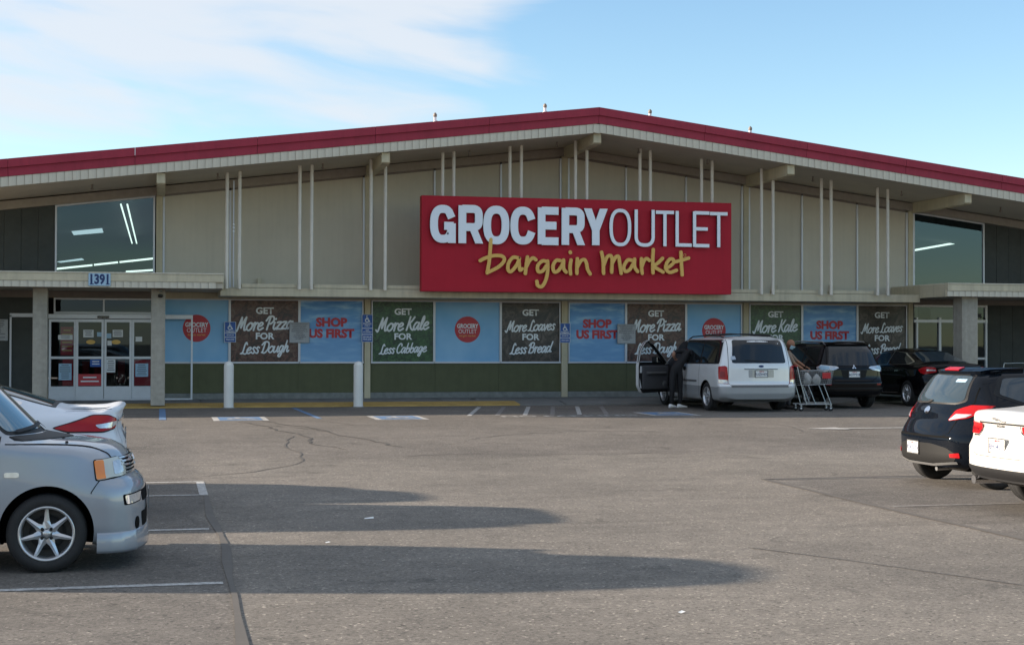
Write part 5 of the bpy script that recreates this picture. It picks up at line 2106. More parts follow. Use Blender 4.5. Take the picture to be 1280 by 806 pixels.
def wheel_meshes(style, r, rr, tw, rim_m):
    """wheel axis along y; outer face at -y"""
    h = tw / 2
    ty = MB()
    prof = [(rr - .012, -h * .80), (rr + .004, -h * .93), (rr + (r - rr) * .45, -h), (r - .030, -h * .93), (r - .008, -h * .78), (r, -h * .60)]
    g = [-.42, -.40, -.20, -.18, .18, .20, .40, .42]
    for i, q in enumerate(g):
        prof.append((r - (0.007 if i in (1, 2, 5, 6) and False else 0.0), h * q))
        if i % 2 == 0:
            prof.append((r - .008, h * (q + .005)))
            prof.append((r - .008, h * (g[i + 1] - .005)))
    prof += [(r, h * .60), (r - .008, h * .78), (r - .03, h * .93), (rr + (r - rr) * .45, h), (rr, h * .9), (rr - .012, h * .8)]
    ty.lathe(prof, 56, 'y')
    tyre = ty.build('t', MAT['rubber'])
    tyre_me = tyre.data
    bpy.data.objects.remove(tyre)
    rm = MB()
    rm.lathe([(rr - .012, h * .75), (rr - .014, -h * .55), (rr - .002, -h * .90), (rr - .010, -h * .96), (rr - .022, -h * .90), (rr - .03, -h * .4), (rr - .03, h * .7)], 56, 'y')
    n = {'seven': 7, 'five': 5, 'ten': 10, 'nine': 9, 'cover': 8}[style]
    yo = -h * (.70 if style != 'cover' else .82)
    for i in range(n):
        a = 2 * math.pi * i / n + math.pi / 2
        if style == 'seven':
            w0, w1 = 0.034, 0.012
        elif style == 'five':
            w0, w1 = 0.042, 0.030
        elif style == 'cover':
            w0, w1 = 0.040, 0.050
        else:
            w0, w1 = 0.016, 0.014
        c, sn = math.cos(a), math.sin(a)

        def P(rad, t, y):
            return (c * rad - sn * t, y, sn * rad + c * t)
        r0, r1 = 0.040, rr - .02
        rm_ = rr * .45
        ridge = 0.012
        pts = [P(r0, -w0 * 1.25, yo + .012), P(r0, 0, yo + .000), P(r0, w0 * 1.25, yo + .012),
               P(rm_, -w0 * .62, yo + .012), P(rm_, 0, yo - .004), P(rm_, w0 * .62, yo + .012),
               P(r1, -w1, yo + .006), P(r1, 0, yo - .004), P(r1, w1, yo + .006)]
        back = [P(r0, -w0 * 1.25, yo + .045), P(r0, w0 * 1.25, yo + .045), P(rm_, -w0 * .5, yo + .045), P(rm_, w0 * .5, yo + .045), P(r1, -w1 * .8, yo + .04), P(r1, w1 * .8, yo + .04)]
        fs = [(0, 3, 4, 1), (1, 4, 5, 2), (3, 6, 7, 4), (4, 7, 8, 5), (0, 9, 11, 3), (3, 11, 13, 6), (2, 5, 12, 10), (5, 8, 14, 12)]
        rm.add(pts + back, fs, 0, False)
    rm.lathe([(0, yo - .004), (.022, yo - .003), (.030, yo + .004), (.034, yo + .010), (.062, yo + .012), (.070, yo + .03), (.072, yo + .06), (0, yo + .06)], 28, 'y')
    ro = rm.build('t', rim_m)
    rim_me = ro.data
    bpy.data.objects.remove(ro)
    dm = MB().lathe([(0, 0.0), (rr * .62, 0.0), (rr * .62, .022), (.07, .022), (.07, .05), (0, .05)], 32, 'y')
    dm.lathe([(0, h * .35), (rr - .014, h * .35)], 32, 'y')
    do = dm.build('t', MAT['disc'])
    disc_me = do.data
    bpy.data.objects.remove(do)
    nm_ = MB()
    for i in range(4):
        a = 2 * math.pi * (i + .5) / 4
        nm_.lathe([(0, yo - .004), (.013, yo), (.015, yo + .014)], 10, 'y', (math.cos(a) * .048, 0, math.sin(a) * .048))
    no = nm_.build('t', MAT['trim'])
    nut_me = no.data
    bpy.data.objects.remove(no)
    return rim_me, tyre_me, disc_me, nut_me


def mirror_pts(p):
    return [(-a, b) for a, b in p][::-1]


# ---------------------------------------------------------------- 1 grey box-shaped hatchback, front left
def boxy_hatchback(loc, rz, label):
    L = 3.945
    S = dict(L=L, W=1.69, xf=3.21, xr=0.70, wheel_r=0.300, arch=0.352, arch_z=0.315, zmid=0.62,
             top=[(-.1, 1.58), (0, 1.60), (.25, 1.64), (1.6, 1.65), (2.45, 1.61), (2.62, 1.56), (3.14, 1.035), (3.24, 1.01), (3.5, .995), (3.78, .965), (3.90, .91), (3.945, .86)],
             belt=[(0, 1.02), (2.5, 1.0), (3.1, .955), (3.6, .925), (3.95, .84)],
             wb=[(0, .80), (.4, .825), (3.0, .825), (3.5, .80), (3.95, .74)], wr=[(0, .66), (.5, .69), (2.4, .68), (2.7, .66), (3.1, .70), (3.6, .70), (3.95, .62)],
             zb=[(0, .27), (.4, .22), (3.5, .20), (3.95, .145)], drop=[(0, .05), (2.6, .05), (3.05, .03), (3.95, .045)],
             nose=[(0, .0), (.25, .0), (.50, .0), (.62, .012), (.675, .05), (.71, .10), (.85, .125), (1.1, .15)], tail=[(0, .02), (.5, 0), (.7, .06), (1.6, .10)],
             plan_f=.17, plan_r=.08, rc=.16, smooth=.028, rrail=.10, spin=R(0), bow=(1.9, 2.55, 3.15, 3.45, .34))
    c = Car(label, 'car', loc, rz, S, {'body': MAT['paint_grey']})
    c.wheels('seven', rim_r=.215, tw=.185)
    # windscreen, side glass
    c.patch('windscreen_surround', [(-.66, 1.045), (.66, 1.045), (.60, 1.55), (-.60, 1.55)], 'front', MAT['trim'], .003, rad=.04)
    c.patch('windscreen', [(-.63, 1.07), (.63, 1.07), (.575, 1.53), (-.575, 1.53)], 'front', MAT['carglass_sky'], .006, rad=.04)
    for side, sg in (('right', 1), ('left', 1)):
        c.patch('window_surround', [(.35, 1.05), (2.66, 1.05), (2.38, 1.50), (.35, 1.56)], side, MAT['trim'], .003, rad=.05)
        c.patch('side_window', [(.42, 1.07), (1.40, 1.07), (1.40, 1.52), (.42, 1.53)], side, MAT['carglass'], .006, rad=.04)
        c.patch('side_window', [(1.47, 1.07), (2.56, 1.07), (2.32, 1.47), (1.47, 1.52)], side, MAT['carglass'], .006, rad=.04)
        c.line('door_gap', [(2.86, .32), (2.86, 1.04)], side, MAT['gap'])
        c.line('door_gap', [(1.44, .32), (1.44, 1.04)], side, MAT['gap'])
        # fender to bumper joint, hood edge
        c.line('bumper_gap', [(3.54, .60), (3.545, .62), (3.62, .72), (3.68, .725), (3.70, .725)], side, MAT['gap'], .007, n=3)
        c.line('hood_gap', [(2.90, .985), (3.3, .970), (3.52, .945), (3.64, .90), (3.68, .86)], side, MAT['gap'], .006, n=3)
        c.patch('side_marker', [(2.90, .735), (3.01, .735), (3.01, .775), (2.90, .775)], side, MAT['lamp_clear'], .010, .02, rad=.018)
        sk = False and c.patch('bumper_lip', [(3.61, .15), (3.86, .155), (3.90, .28), (3.61, .287)], side, c.mats['body'], .022, rad=.01)
    # chin spoiler following the bumper's plan
    ring = []
    for x in (3.585, 3.62, 3.68, 3.74, 3.78):
        l_, n_ = c.hit(x, .30, 'right')
        ring.append(l_)
    for y in (-.66, -.6, -.5, -.4, -.2, 0):
        l_, n_ = c.hit(y, .30, 'front')
        if l_ is not None and (l_ - ring[-1]).length > .02:
            ring.append(l_)
    ring = [Vector(q_) for q_ in catmull([tuple(p) for p in ring], 4)]
    ring += [Vector((p.x, -p.y, p.z)) for p in ring[:-1]][::-1]
    m_ = len(ring)
    lp = MB()
    vs, fs = [], []
    prof = [(-.03, .300), (.006, .298), (.013, .288), (.018, .24), (.026, .165), (.020, .142), (-.05, .140)]
    for i, p in enumerate(ring):
        t_ = (ring[min(i + 1, m_ - 1)] - ring[max(i - 1, 0)]).normalized()
        nn_ = Vector((-t_.y, t_.x, 0))
        if nn_.dot(Vector((p.x - 3.2, p.y, 0))) < 0:
            nn_ = -nn_
        nn_.normalize()
        for (o_, z_) in prof:
            vs.append((p.x + nn_.x * o_, p.y + nn_.y * o_, z_))
    k_ = len(prof)
    for i in range(m_ - 1):
        for j in range(k_ - 1):
            fs.append((i * k_ + j, i * k_ + j + 1, (i + 1) * k_ + j + 1, (i + 1) * k_ + j))
    lp.add(vs, fs, 0, True)
    lp.add(vs[:k_], [tuple(range(k_))])
    lp.add(vs[-k_:], [tuple(range(k_ - 1, -1, -1))])
    lp.build('chin_spoiler', c.mats['body'], c.root)
    # headlamps wrap round the corner: cut from the side and from the front
    vd = Vector((-.72, .69, 0)).normalized()
    for sg in (1, -1):
        Dr = Vector((-.62, .78 * sg, 0)).normalized()      # looks from the front corner
        U = Vector((.78, .62 * sg, 0)).normalized()
        O = Vector((3.72, -.62 * sg, 0))
        vw = (U, Vector((0, 0, 1)), Dr, O)
        hl = c.patch('headlamp', [(-.235, .70), (.09, .73), (.10, .83), (.04, .86), (-.22, .85)], vw, MAT['lamp_haze'], .012, .03, rad=.018)
        c.patch('indicator', [(-.232, .705), (-.165, .708), (-.155, .848), (-.225, .845)], vw, MAT['lamp_amber'], .016, .025, rad=.008, parent=hl)
        c.patch('lamp_edge', [(-.242, .695), (.098, .724), (.106, .836), (.04, .866), (-.227, .856)], vw, MAT['gap'], .006, .03, rad=.018, parent=hl)
        c.patch('reflector', [(-.08, .735), (.04, .748), (.04, .835), (-.07, .832)], vw, MAT['lamp_clear'], .0155, .025, rad=.02, parent=hl)
        c.patch('turn_lamp', [(-.02, .508), (.20, .52), (.24, .585), (-.035, .575)], vw, MAT['lamp_clear'], .008, .03, rad=.016)
        c.patch('turn_lamp_edge', [(-.04, .50), (.22, .51), (.26, .593), (-.05, .583)], vw, MAT['gap'], .004, .03, rad=.016)
    # grille: slats between the lamps
    gr = c.patch('grille', [(-.56, .73), (.56, .73), (.56, .86), (-.56, .86)], 'front', MAT['gap'], .004, rad=.02)
    for i in range(5):
        z = .742 + i * .026
        c.line('grille_slat', [(-.555, z), (.555, z)], 'front', MAT['lamp_clear'], .012, .016, parent=gr)
    c.patch('emblem', [(-.06, .765), (.06, .765), (.06, .835), (-.06, .835)], 'front', MAT['chrome'], .02, .03, rad=.03)
    c.patch('lower_intake', [(-.42, .30), (.42, .30), (.46, .42), (-.46, .42)], 'front', MAT['gap'], .004, rad=.03)
    c.patch('upper_intake', [(-.42, .50), (.42, .50), (.44, .59), (-.44, .59)], 'front', MAT['gap'], .004, rad=.03)
    for y in (-.58, .58):
        e = ellipse(y, .345, .05, .05, 16)
        c.patch('fog_recess', e, 'front', MAT['gap'], .005, .03)
    c.plate(0, .49, 'front', off=.02)
    # washer nozzles, wipers, cowl
    c.patch('cowl', [(-.66, 1.0), (.66, 1.0), (.66, 1.035), (-.66, 1.035)], 'front', MAT['trim'], .006, rad=.01)
    for y0, y1 in ((-.55, .05), (.0, .55)):
        c.line('wiper', [(y0, 1.06), (y1, 1.105)], 'front', MAT['trim'], .022, .02)
    for (x, y) in ((3.30, -.30), (3.30, .30), (3.34, -.55)):
        loc, n_ = c.hit(x, y, 'top')
        MB().lathe([(0.014, -.002), (.010, .012), (0, .014)], 10, 'z', tuple(loc)).build('washer_nozzle', MAT['trim'], c.root)
    # door mirror
    for sg in (-1, 1):
        m = MB().lathe([(0, -.085), (.055, -.075), (.075, -.02), (.07, .05), (0, .075)], 16, 'y', (0, 0, 0))
        o = m.build('door_mirror', c.mats['body'], c.root, loc=(2.72, sg * .93, 1.12))
        o.scale = (.6, 1, 1)
        c.box('mirror_arm', 2.70, 2.77, min(sg * .80, sg * .90), max(sg * .80, sg * .90), 1.06, 1.10, MAT['trim'])
    for side in ('right', 'left'):
        c.patch('door_handle', [(1.55, .86), (1.72, .86), (1.72, .89), (1.55, .89)], side, c.mats['body'], .02, .03, rad=.01)
    return c


# ---------------------------------------------------------------- 2 white saloon, rear end, left
def white_saloon(loc, rz, label):
    L = 4.87
    S = dict(L=L, W=1.85, xf=3.90, xr=1.05, wheel_r=0.335, arch=0.375, zmid=0.66,
             top=[(-.1, 1.10), (0, 1.125), (.03, 1.145), (.08, 1.140), (.18, 1.116), (.35, 1.108), (.62, 1.115), (1.62, 1.43), (2.3, 1.475), (2.9, 1.44), (3.65, 1.02), (4.2, .93), (4.7, .80), (4.87, .70)],
             belt=[(0, 1.0), (.5, 1.02), (1.4, .99), (3.6, .93), (4.87, .64)],
             wb=[(0, .80), (.4, .87), (1.2, .90), (3.6, .89), (4.3, .86), (4.87, .74)], wr=[(0, .70), (.5, .72), (.8, .64), (1.5, .58), (2.9, .57), (3.6, .74), (4.87, .62)],
             zb=[(0, .32), (.3, .24), (4.3, .18), (4.87, .22)], drop=[(0, .02), (.5, .03), (.9, .05), (3.4, .05), (4.87, .03)],
             tail=[(0, .10), (.35, .03), (.55, .0), (.78, .02), (.9, .07), (1.05, .05), (1.14, .0), (1.3, 0)], nose=[(0, .1), (.4, 0), (.9, .12)],
             plan_f=.28, plan_r=.15, pe_r=4.5, reach_r=.7, rc=.12, smooth=.022, rrail=.07, rz=.02, wrs=.1)
    c = Car(label, 'car', loc, rz, S, {'body': MAT['paint_white_a']})
    c.wheels('five', tw=.21)
    c.patch('rear_glass_edge', [(.68, -.58), (1.50, -.53), (1.50, .53), (.68, .58)], 'top', MAT['trim'], .003, rad=.06)
    c.patch('rear_glass', [(.72, -.54), (1.46, -.50), (1.46, .50), (.72, .54)], 'top', MAT['carglass'], .006, rad=.05)
    for side in ('left', 'right'):
        c.patch('window_surround', [(.98, 1.165), (1.10, 1.08), (3.45, 1.04), (2.85, 1.36), (2.3, 1.405), (1.72, 1.375)], side, MAT['chrome'], .003, rad=.03)
        c.patch('side_window', [(1.04, 1.165), (1.14, 1.10), (2.2, 1.085), (2.2, 1.385), (1.74, 1.355)], side, MAT['carglass'], .007, rad=.02)
        c.patch('side_window', [(2.27, 1.085), (3.35, 1.06), (2.83, 1.34), (2.27, 1.385)], side, MAT['carglass'], .007, rad=.02)
        for x in (1.28, 2.23, 3.3):
            c.line('door_gap', [(x, .35), (x, 1.06)], side, MAT['gap'])
        c.line('roof_gap', [(.66, 1.125), (1.1, 1.27), (1.6, 1.415), (2.3, 1.44), (2.85, 1.40)], side, MAT['gap'], .006, n=3)
        sg = -1 if side == 'right' else 1
        c.line('bumper_gap', [(.70, .60), (.62, .78), (.60, .86)], side, MAT['gap'], .006)
    for sg in (1, -1):
        Dr = Vector((.56, -.83 * sg, 0)).normalized()
        U = Vector((.83, .56 * sg, 0)).normalized()
        O = Vector((.30, .78 * sg, 0))
        vw = (U, Vector((0, 0, 1)), Dr, O)
        c.patch('tail_lamp_edge', [(.40, .925), (.20, .99), (.02, 1.045), (-.12, 1.045), (-.24, 1.00), (-.23, .91), (-.04, .870), (.28, .875)], vw, MAT['trim'], .006, .03, rad=.035)
        tl_ = c.patch('tail_lamp', [(.385, .922), (.20, .978), (.02, 1.033), (-.12, 1.033), (-.225, .995), (-.215, .918), (-.04, .882), (.27, .887)], vw, MAT['lamp_red'], .012, .03, rad=.035)
        c.patch('clear_lens', [(.03, .945), (-.10, .965), (-.22, .985), (-.21, .955), (-.12, .915), (.0, .912)], vw, MAT['lamp_clear'], .018, .025, rad=.015, parent=tl_)
    c.patch('chrome_bar', [(-.62, .975), (.62, .975), (.62, 1.00), (-.62, 1.00)], 'rear', MAT['chrome'], .018, .04, rad=.008)
    c.line('boot_gap', [(-.60, 1.02), (-.60, .72), (-.5, .66), (.5, .66), (.60, .72), (.60, 1.02)], 'rear', MAT['gap'], .007)
    c.line('boot_gap', [(.03, -.70), (.58, -.70)], 'top', MAT['gap'], .006)
    c.line('boot_gap', [(.03, .70), (.58, .70)], 'top', MAT['gap'], .006)
    c.plate(0, .80, 'rear')
    # emblem letters on the boot edge
    for i, y in enumerate((-.52, -.46)):
        e = MB()
        ribbon(e, ellipse(0, 0, .018, .026, 12), .008, closed=True, depth=.004)
        o = e.build('badge', MAT['trim'], c.root)
        loc, n_ = c.hit(y, .86, 'rear')
        o.location = loc + n_ * .006
        o.rotation_euler = (0, 0, math.atan2(n_.y, n_.x) + math.pi / 2)
    # the sheet of paper lying on the boot lid
    return c


# ---------------------------------------------------------------- 3 minivan with its driver's door open
def minivan(loc, rz, label):
    L = 5.10
    S = dict(L=L, W=1.93, xf=4.12, xr=1.03, wheel_r=0.335, arch=0.385, zmid=0.72, name='parked_van',
             top=[(-.1, 1.60), (0, 1.64), (.10, 1.70), (.5, 1.745), (1.8, 1.76), (2.9, 1.73), (3.3, 1.66), (4.25, 1.12), (4.6, 1.03), (4.95, .90), (5.1, .80)],
             belt=[(0, 1.06), (3.6, 1.03), (4.2, .98), (5.1, .72)],
             wb=[(0, .90), (.4, .935), (3.9, .935), (4.5, .90), (5.1, .76)], wr=[(0, .72), (.5, .76), (3.2, .74), (4.2, .80), (5.1, .62)],
             zb=[(0, .30), (.3, .22), (4.8, .18), (5.1, .24)], drop=[(0, .07), (3.0, .06), (4.2, .03), (5.1, .04)],
             tail=[(0, .05), (.30, .02), (.42, -.02), (.58, -.02), (.64, .04), (1.0, .05), (1.08, .06), (1.7, .24), (1.8, .25)], nose=[(0, .1), (.45, 0), (.9, .12)],
             plan_f=.32, plan_r=.13, reach_r=.55, rc=.17, smooth=.04, rrail=.10, low_z=.60, rz=.03)
    c = Car(label, 'van', loc, rz, S, {'body': MAT['paint_silver'], 'low': MAT['paint_vanlow']})
    c.wheels('five', tw=.21)
    c.patch('rear_glass', [(-.66, 1.135), (-.60, 1.12), (.60, 1.12), (.66, 1.135), (.60, 1.625), (.55, 1.655), (-.55, 1.655), (-.60, 1.625)], 'rear', MAT['carglass'], .006, rad=.03)
    c.line('rear_wiper', [(-.25, 1.15), (.35, 1.185)], 'rear', MAT['trim'], .016, .02)
    c.line('tailgate_gap', [(-.70, 1.66), (-.745, 1.1), (-.76, .66), (-.70, .615), (.70, .615), (.76, .66), (.745, 1.1), (.70, 1.66)], 'rear', MAT['gap'], .010, .002)
    c.line('tailgate_gap', [(-.72, 1.685), (.72, 1.685)], 'rear', MAT['gap'], .008, .002)
    c.line('garnish_shadow', [(-.44, .985), (.38, .985)], 'rear', MAT['trim'], .022, .004)
    c.patch('garnish', [(-.44, .99), (.38, .99), (.38, 1.015), (-.44, 1.015)], 'rear', c.mats['body'], .018, .05, rad=.008)
    c.patch('plate_recess', [(-.34, .79), (.28, .79), (.28, .965), (-.34, .965)], 'rear', MAT['paint_vanlow'], .002, .05, rad=.02)
    c.patch('oval_emblem', ellipse(-.03, 1.048, .062, .026, 20), 'rear', MAT['navy'], .010, .03)
    c.plate(-.03, .875, 'rear', '5UZH470')
    c.patch('reflector', [(.56, 1.205), (.68, 1.19), (.67, 1.28), (.58, 1.28)], 'rear', MAT['lamp_clear'], .009, .03, rad=.01)
    for sg in (1, -1):
        Dr = Vector((.80, -.60 * sg, 0)).normalized()
        U = Vector((.60, .80 * sg, 0)).normalized()
        O = Vector((.10, .88 * sg, 0))
        vw = (U, Vector((0, 0, 1)), Dr, O)
        tl_ = c.patch('tail_lamp', [(-.10, .64), (.13, .66), (.15, 1.04), (-.02, 1.06), (-.07, 1.03)], vw, MAT['lamp_red'], .010, .03, rad=.02)
        c.patch('clear_lens', [(-.095, .645), (.125, .665), (.13, .75), (-.085, .735)], vw, MAT['lamp_clear'], .014, .03, rad=.012, parent=tl_)
        c.patch('bright_lens', [(-.03, .80), (.09, .80), (.09, .93), (-.02, .93)], vw, MAT['lamp_red_dark'], .015, .03, rad=.03, parent=tl_)
    # bumper top step
    c.patch('bumper_pad', [(-.70, .565), (.70, .565), (.70, .605), (-.70, .605)], 'rear', MAT['grey_plastic'], .006, .05, rad=.01)
    for side in ('left', 'right'):
        c.patch('window_surround', [(.30, 1.10), (3.98, 1.06), (3.22, 1.60), (2.8, 1.655), (.42, 1.66)], side, MAT['trim'], .003, rad=.07)
        c.patch('rear_quarter_window', [(.34, 1.13), (1.48, 1.12), (1.48, 1.63), (.46, 1.63)], side, MAT['carglass'], .007, rad=.07)
        c.patch('sliding_door_window', [(1.55, 1.12), (2.70, 1.11), (2.70, 1.635), (1.55, 1.635)], side, MAT['carglass'], .007, rad=.05)
        if side == 'right':
            c.patch('front_window', [(2.78, 1.11), (3.80, 1.09), (3.2, 1.56), (2.78, 1.62)], side, MAT['carglass'], .007, rad=.04)
        for x in (1.50, 2.74, 3.9):
            c.line('door_gap', [(x, .34), (x, 1.08)], side, MAT['gap'], .009)
        c.patch('side_moulding', [(1.62, .66), (2.68, .66), (2.68, .705), (1.62, .705)], side, MAT['grey_plastic'], .016, .05, rad=.01)
        c.patch('door_handle', ellipse(2.52, .965, .085, .055, 18), side, MAT['trim'], .010, .03)
        c.patch('door_handle', [(3.02, .92), (3.2, .92), (3.2, .96), (3.02, .96)], side, MAT['trim'], .018, .03, rad=.01)
    e_ = ellipse(.42, .93, .0, .0, 6)
    # dark driver's opening
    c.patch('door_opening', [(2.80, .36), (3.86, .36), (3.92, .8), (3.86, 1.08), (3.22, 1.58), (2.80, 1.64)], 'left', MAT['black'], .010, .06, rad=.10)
    # roof rails
    for sg in (-1, 1):
        pts = []
        for x in np.linspace(.7, 3.0, 10):
            loc, n_ = c.hit(x, sg * .64, 'top')
            h = .045 if .75 < x < 2.95 else .004
            pts.append((loc.x, loc.y, loc.z + h))
        MB().tube(pts, .015, 8).build('roof_rail', MAT['trim'], c.root)
    for x in (.95, 1.9):
        l1, _ = c.hit(x, .62, 'top')
        MB().tube([(x, -.64, l1.z + .06), (x, 0, l1.z + .09), (x, .64, l1.z + .06)], .014, 8).build('crossbar', MAT['trim'], c.root)
    # ---- the open front door, hinged at the A pillar on the left side
    hx, hy = 3.86, .93
    d = bpy.data.objects.new('front_door', None)
    dm = MB()
    W_ = 1.04

    def outline(t=0.0):
        return [(0.02 + t, .36 + t), (-W_ + .10 + t * 0, .33 + t), (-W_ + t, .50), (-W_ + t, 1.04), (-W_ + .04 + t, 1.40), (-W_ + .16 + t, 1.60 - t), (-W_ + .30, 1.655 - t), (-.70, 1.61 - t), (-.44, 1.42 - t * .8), (-.05 - t, 1.08), (0.02 - t, 1.02)]
    oo = rounded(outline(), .07, 4, closed=True)
    # outer skin, slightly bowed; local x along the door (hinge at 0), local y = thickness
    n = len(oo)

    def bow(z):
        return -0.10 * max(0, (z - 1.0)) ** 1.0 * 0.9 - 0.05 * ((z - .7) / .5) ** 2 * (1 if z < .7 else 0.2)
    lowp = [p for p in oo]
    vs = [(p[0], bow(p[1]), p[1]) for p in oo] + [(p[0], bow(p[1]) - .10, p[1]) for p in oo]
    side_f = [(i, (i + 1) % n, (i + 1) % n + n, i + n) for i in range(n)]
    dm.add(vs, side_f, 0, True)
    # lower panel faces (skin outside, dark trim inside)
    body_poly = rounded([(0.02, .36), (-W_ + .10, .33), (-W_, .50), (-W_, 1.06), (0.02, 1.04)], .05, 4, closed=True)
    k = len(body_poly)
    dm.add([(p[0], bow(p[1]) + .0, p[1]) for p in body_poly], [tuple(range(k))], 0)
    dm.add([(p[0], bow(p[1]) - .10, p[1]) for p in body_poly], [tuple(range(k - 1, -1, -1))], 1)
    door = dm.build('front_door', [MAT['paint_silver'], MAT['trim']], c.root, fix=False)
    # window frame ring
    fr = MB()
    wf = rounded([(-.10, 1.07), (-W_ + .03, 1.07), (-W_ + .05, 1.38), (-W_ + .17, 1.575), (-W_ + .30, 1.625), (-.70, 1.58), (-.46, 1.39)], .04, 4, closed=True)
    ribbon(fr, wf, .055, depth=.03, closed=True, M=lambda v: (v[0], bow(v[2]) - .02 - v[1] - .05, v[2]))
    fr.build('window_frame', MAT['trim'], door, fix=False)
    gl = MB().add([(p[0], bow(p[1]) - .05, p[1]) for p in wf], [tuple(range(len(wf)))])
    gl.build('door_glass', MAT['pane_clear'], door, fix=False)
    ip = MB().box(-W_ + .10, -.06, -.155, -.10, .42, 1.02)
    ip.build('inner_panel', MAT['cloth_grey'], door, bevel=.03)
    ar = MB().box(-W_ + .22, -.18, -.21, -.15, .80, .86)
    ar.build('armrest', MAT['grey_plastic'], door, bevel=.02)
    sp = MB().lathe([(0, -.012), (.075, -.01), (.085, 0)], 20, 'y', (-.20, -.156, .55))
    sp.build('speaker', MAT['grey_plastic'], door)
    es = MB()
    ribbon(es, [(-W_ + .015, .45), (-W_ + .01, .75), (-W_ + .03, 1.0)], .07, depth=.004, M=lambda v: (v[0] + .05, bow(v[2]) - .105 + v[1] * 1 - .0, v[2]))
    es.build('inner_edge', MAT['paint_silver'], door, fix=False)
    mr = MB().box(-.34, -.08, .02, .20, 1.07, 1.24)
    mo = mr.build('door_mirror', MAT['trim'], door, bevel=.05)
    MB().box(-.32, -.10, -.004, .018, 1.09, 1.22).build('mirror_glass', MAT['chrome'], door, bevel=.003)
    door.location = (hx, hy + .01, 0)
    # closed: door runs back (-x); swing the free edge outwards (+y)
    door.rotation_euler = (0, 0, -R(66))
    return c


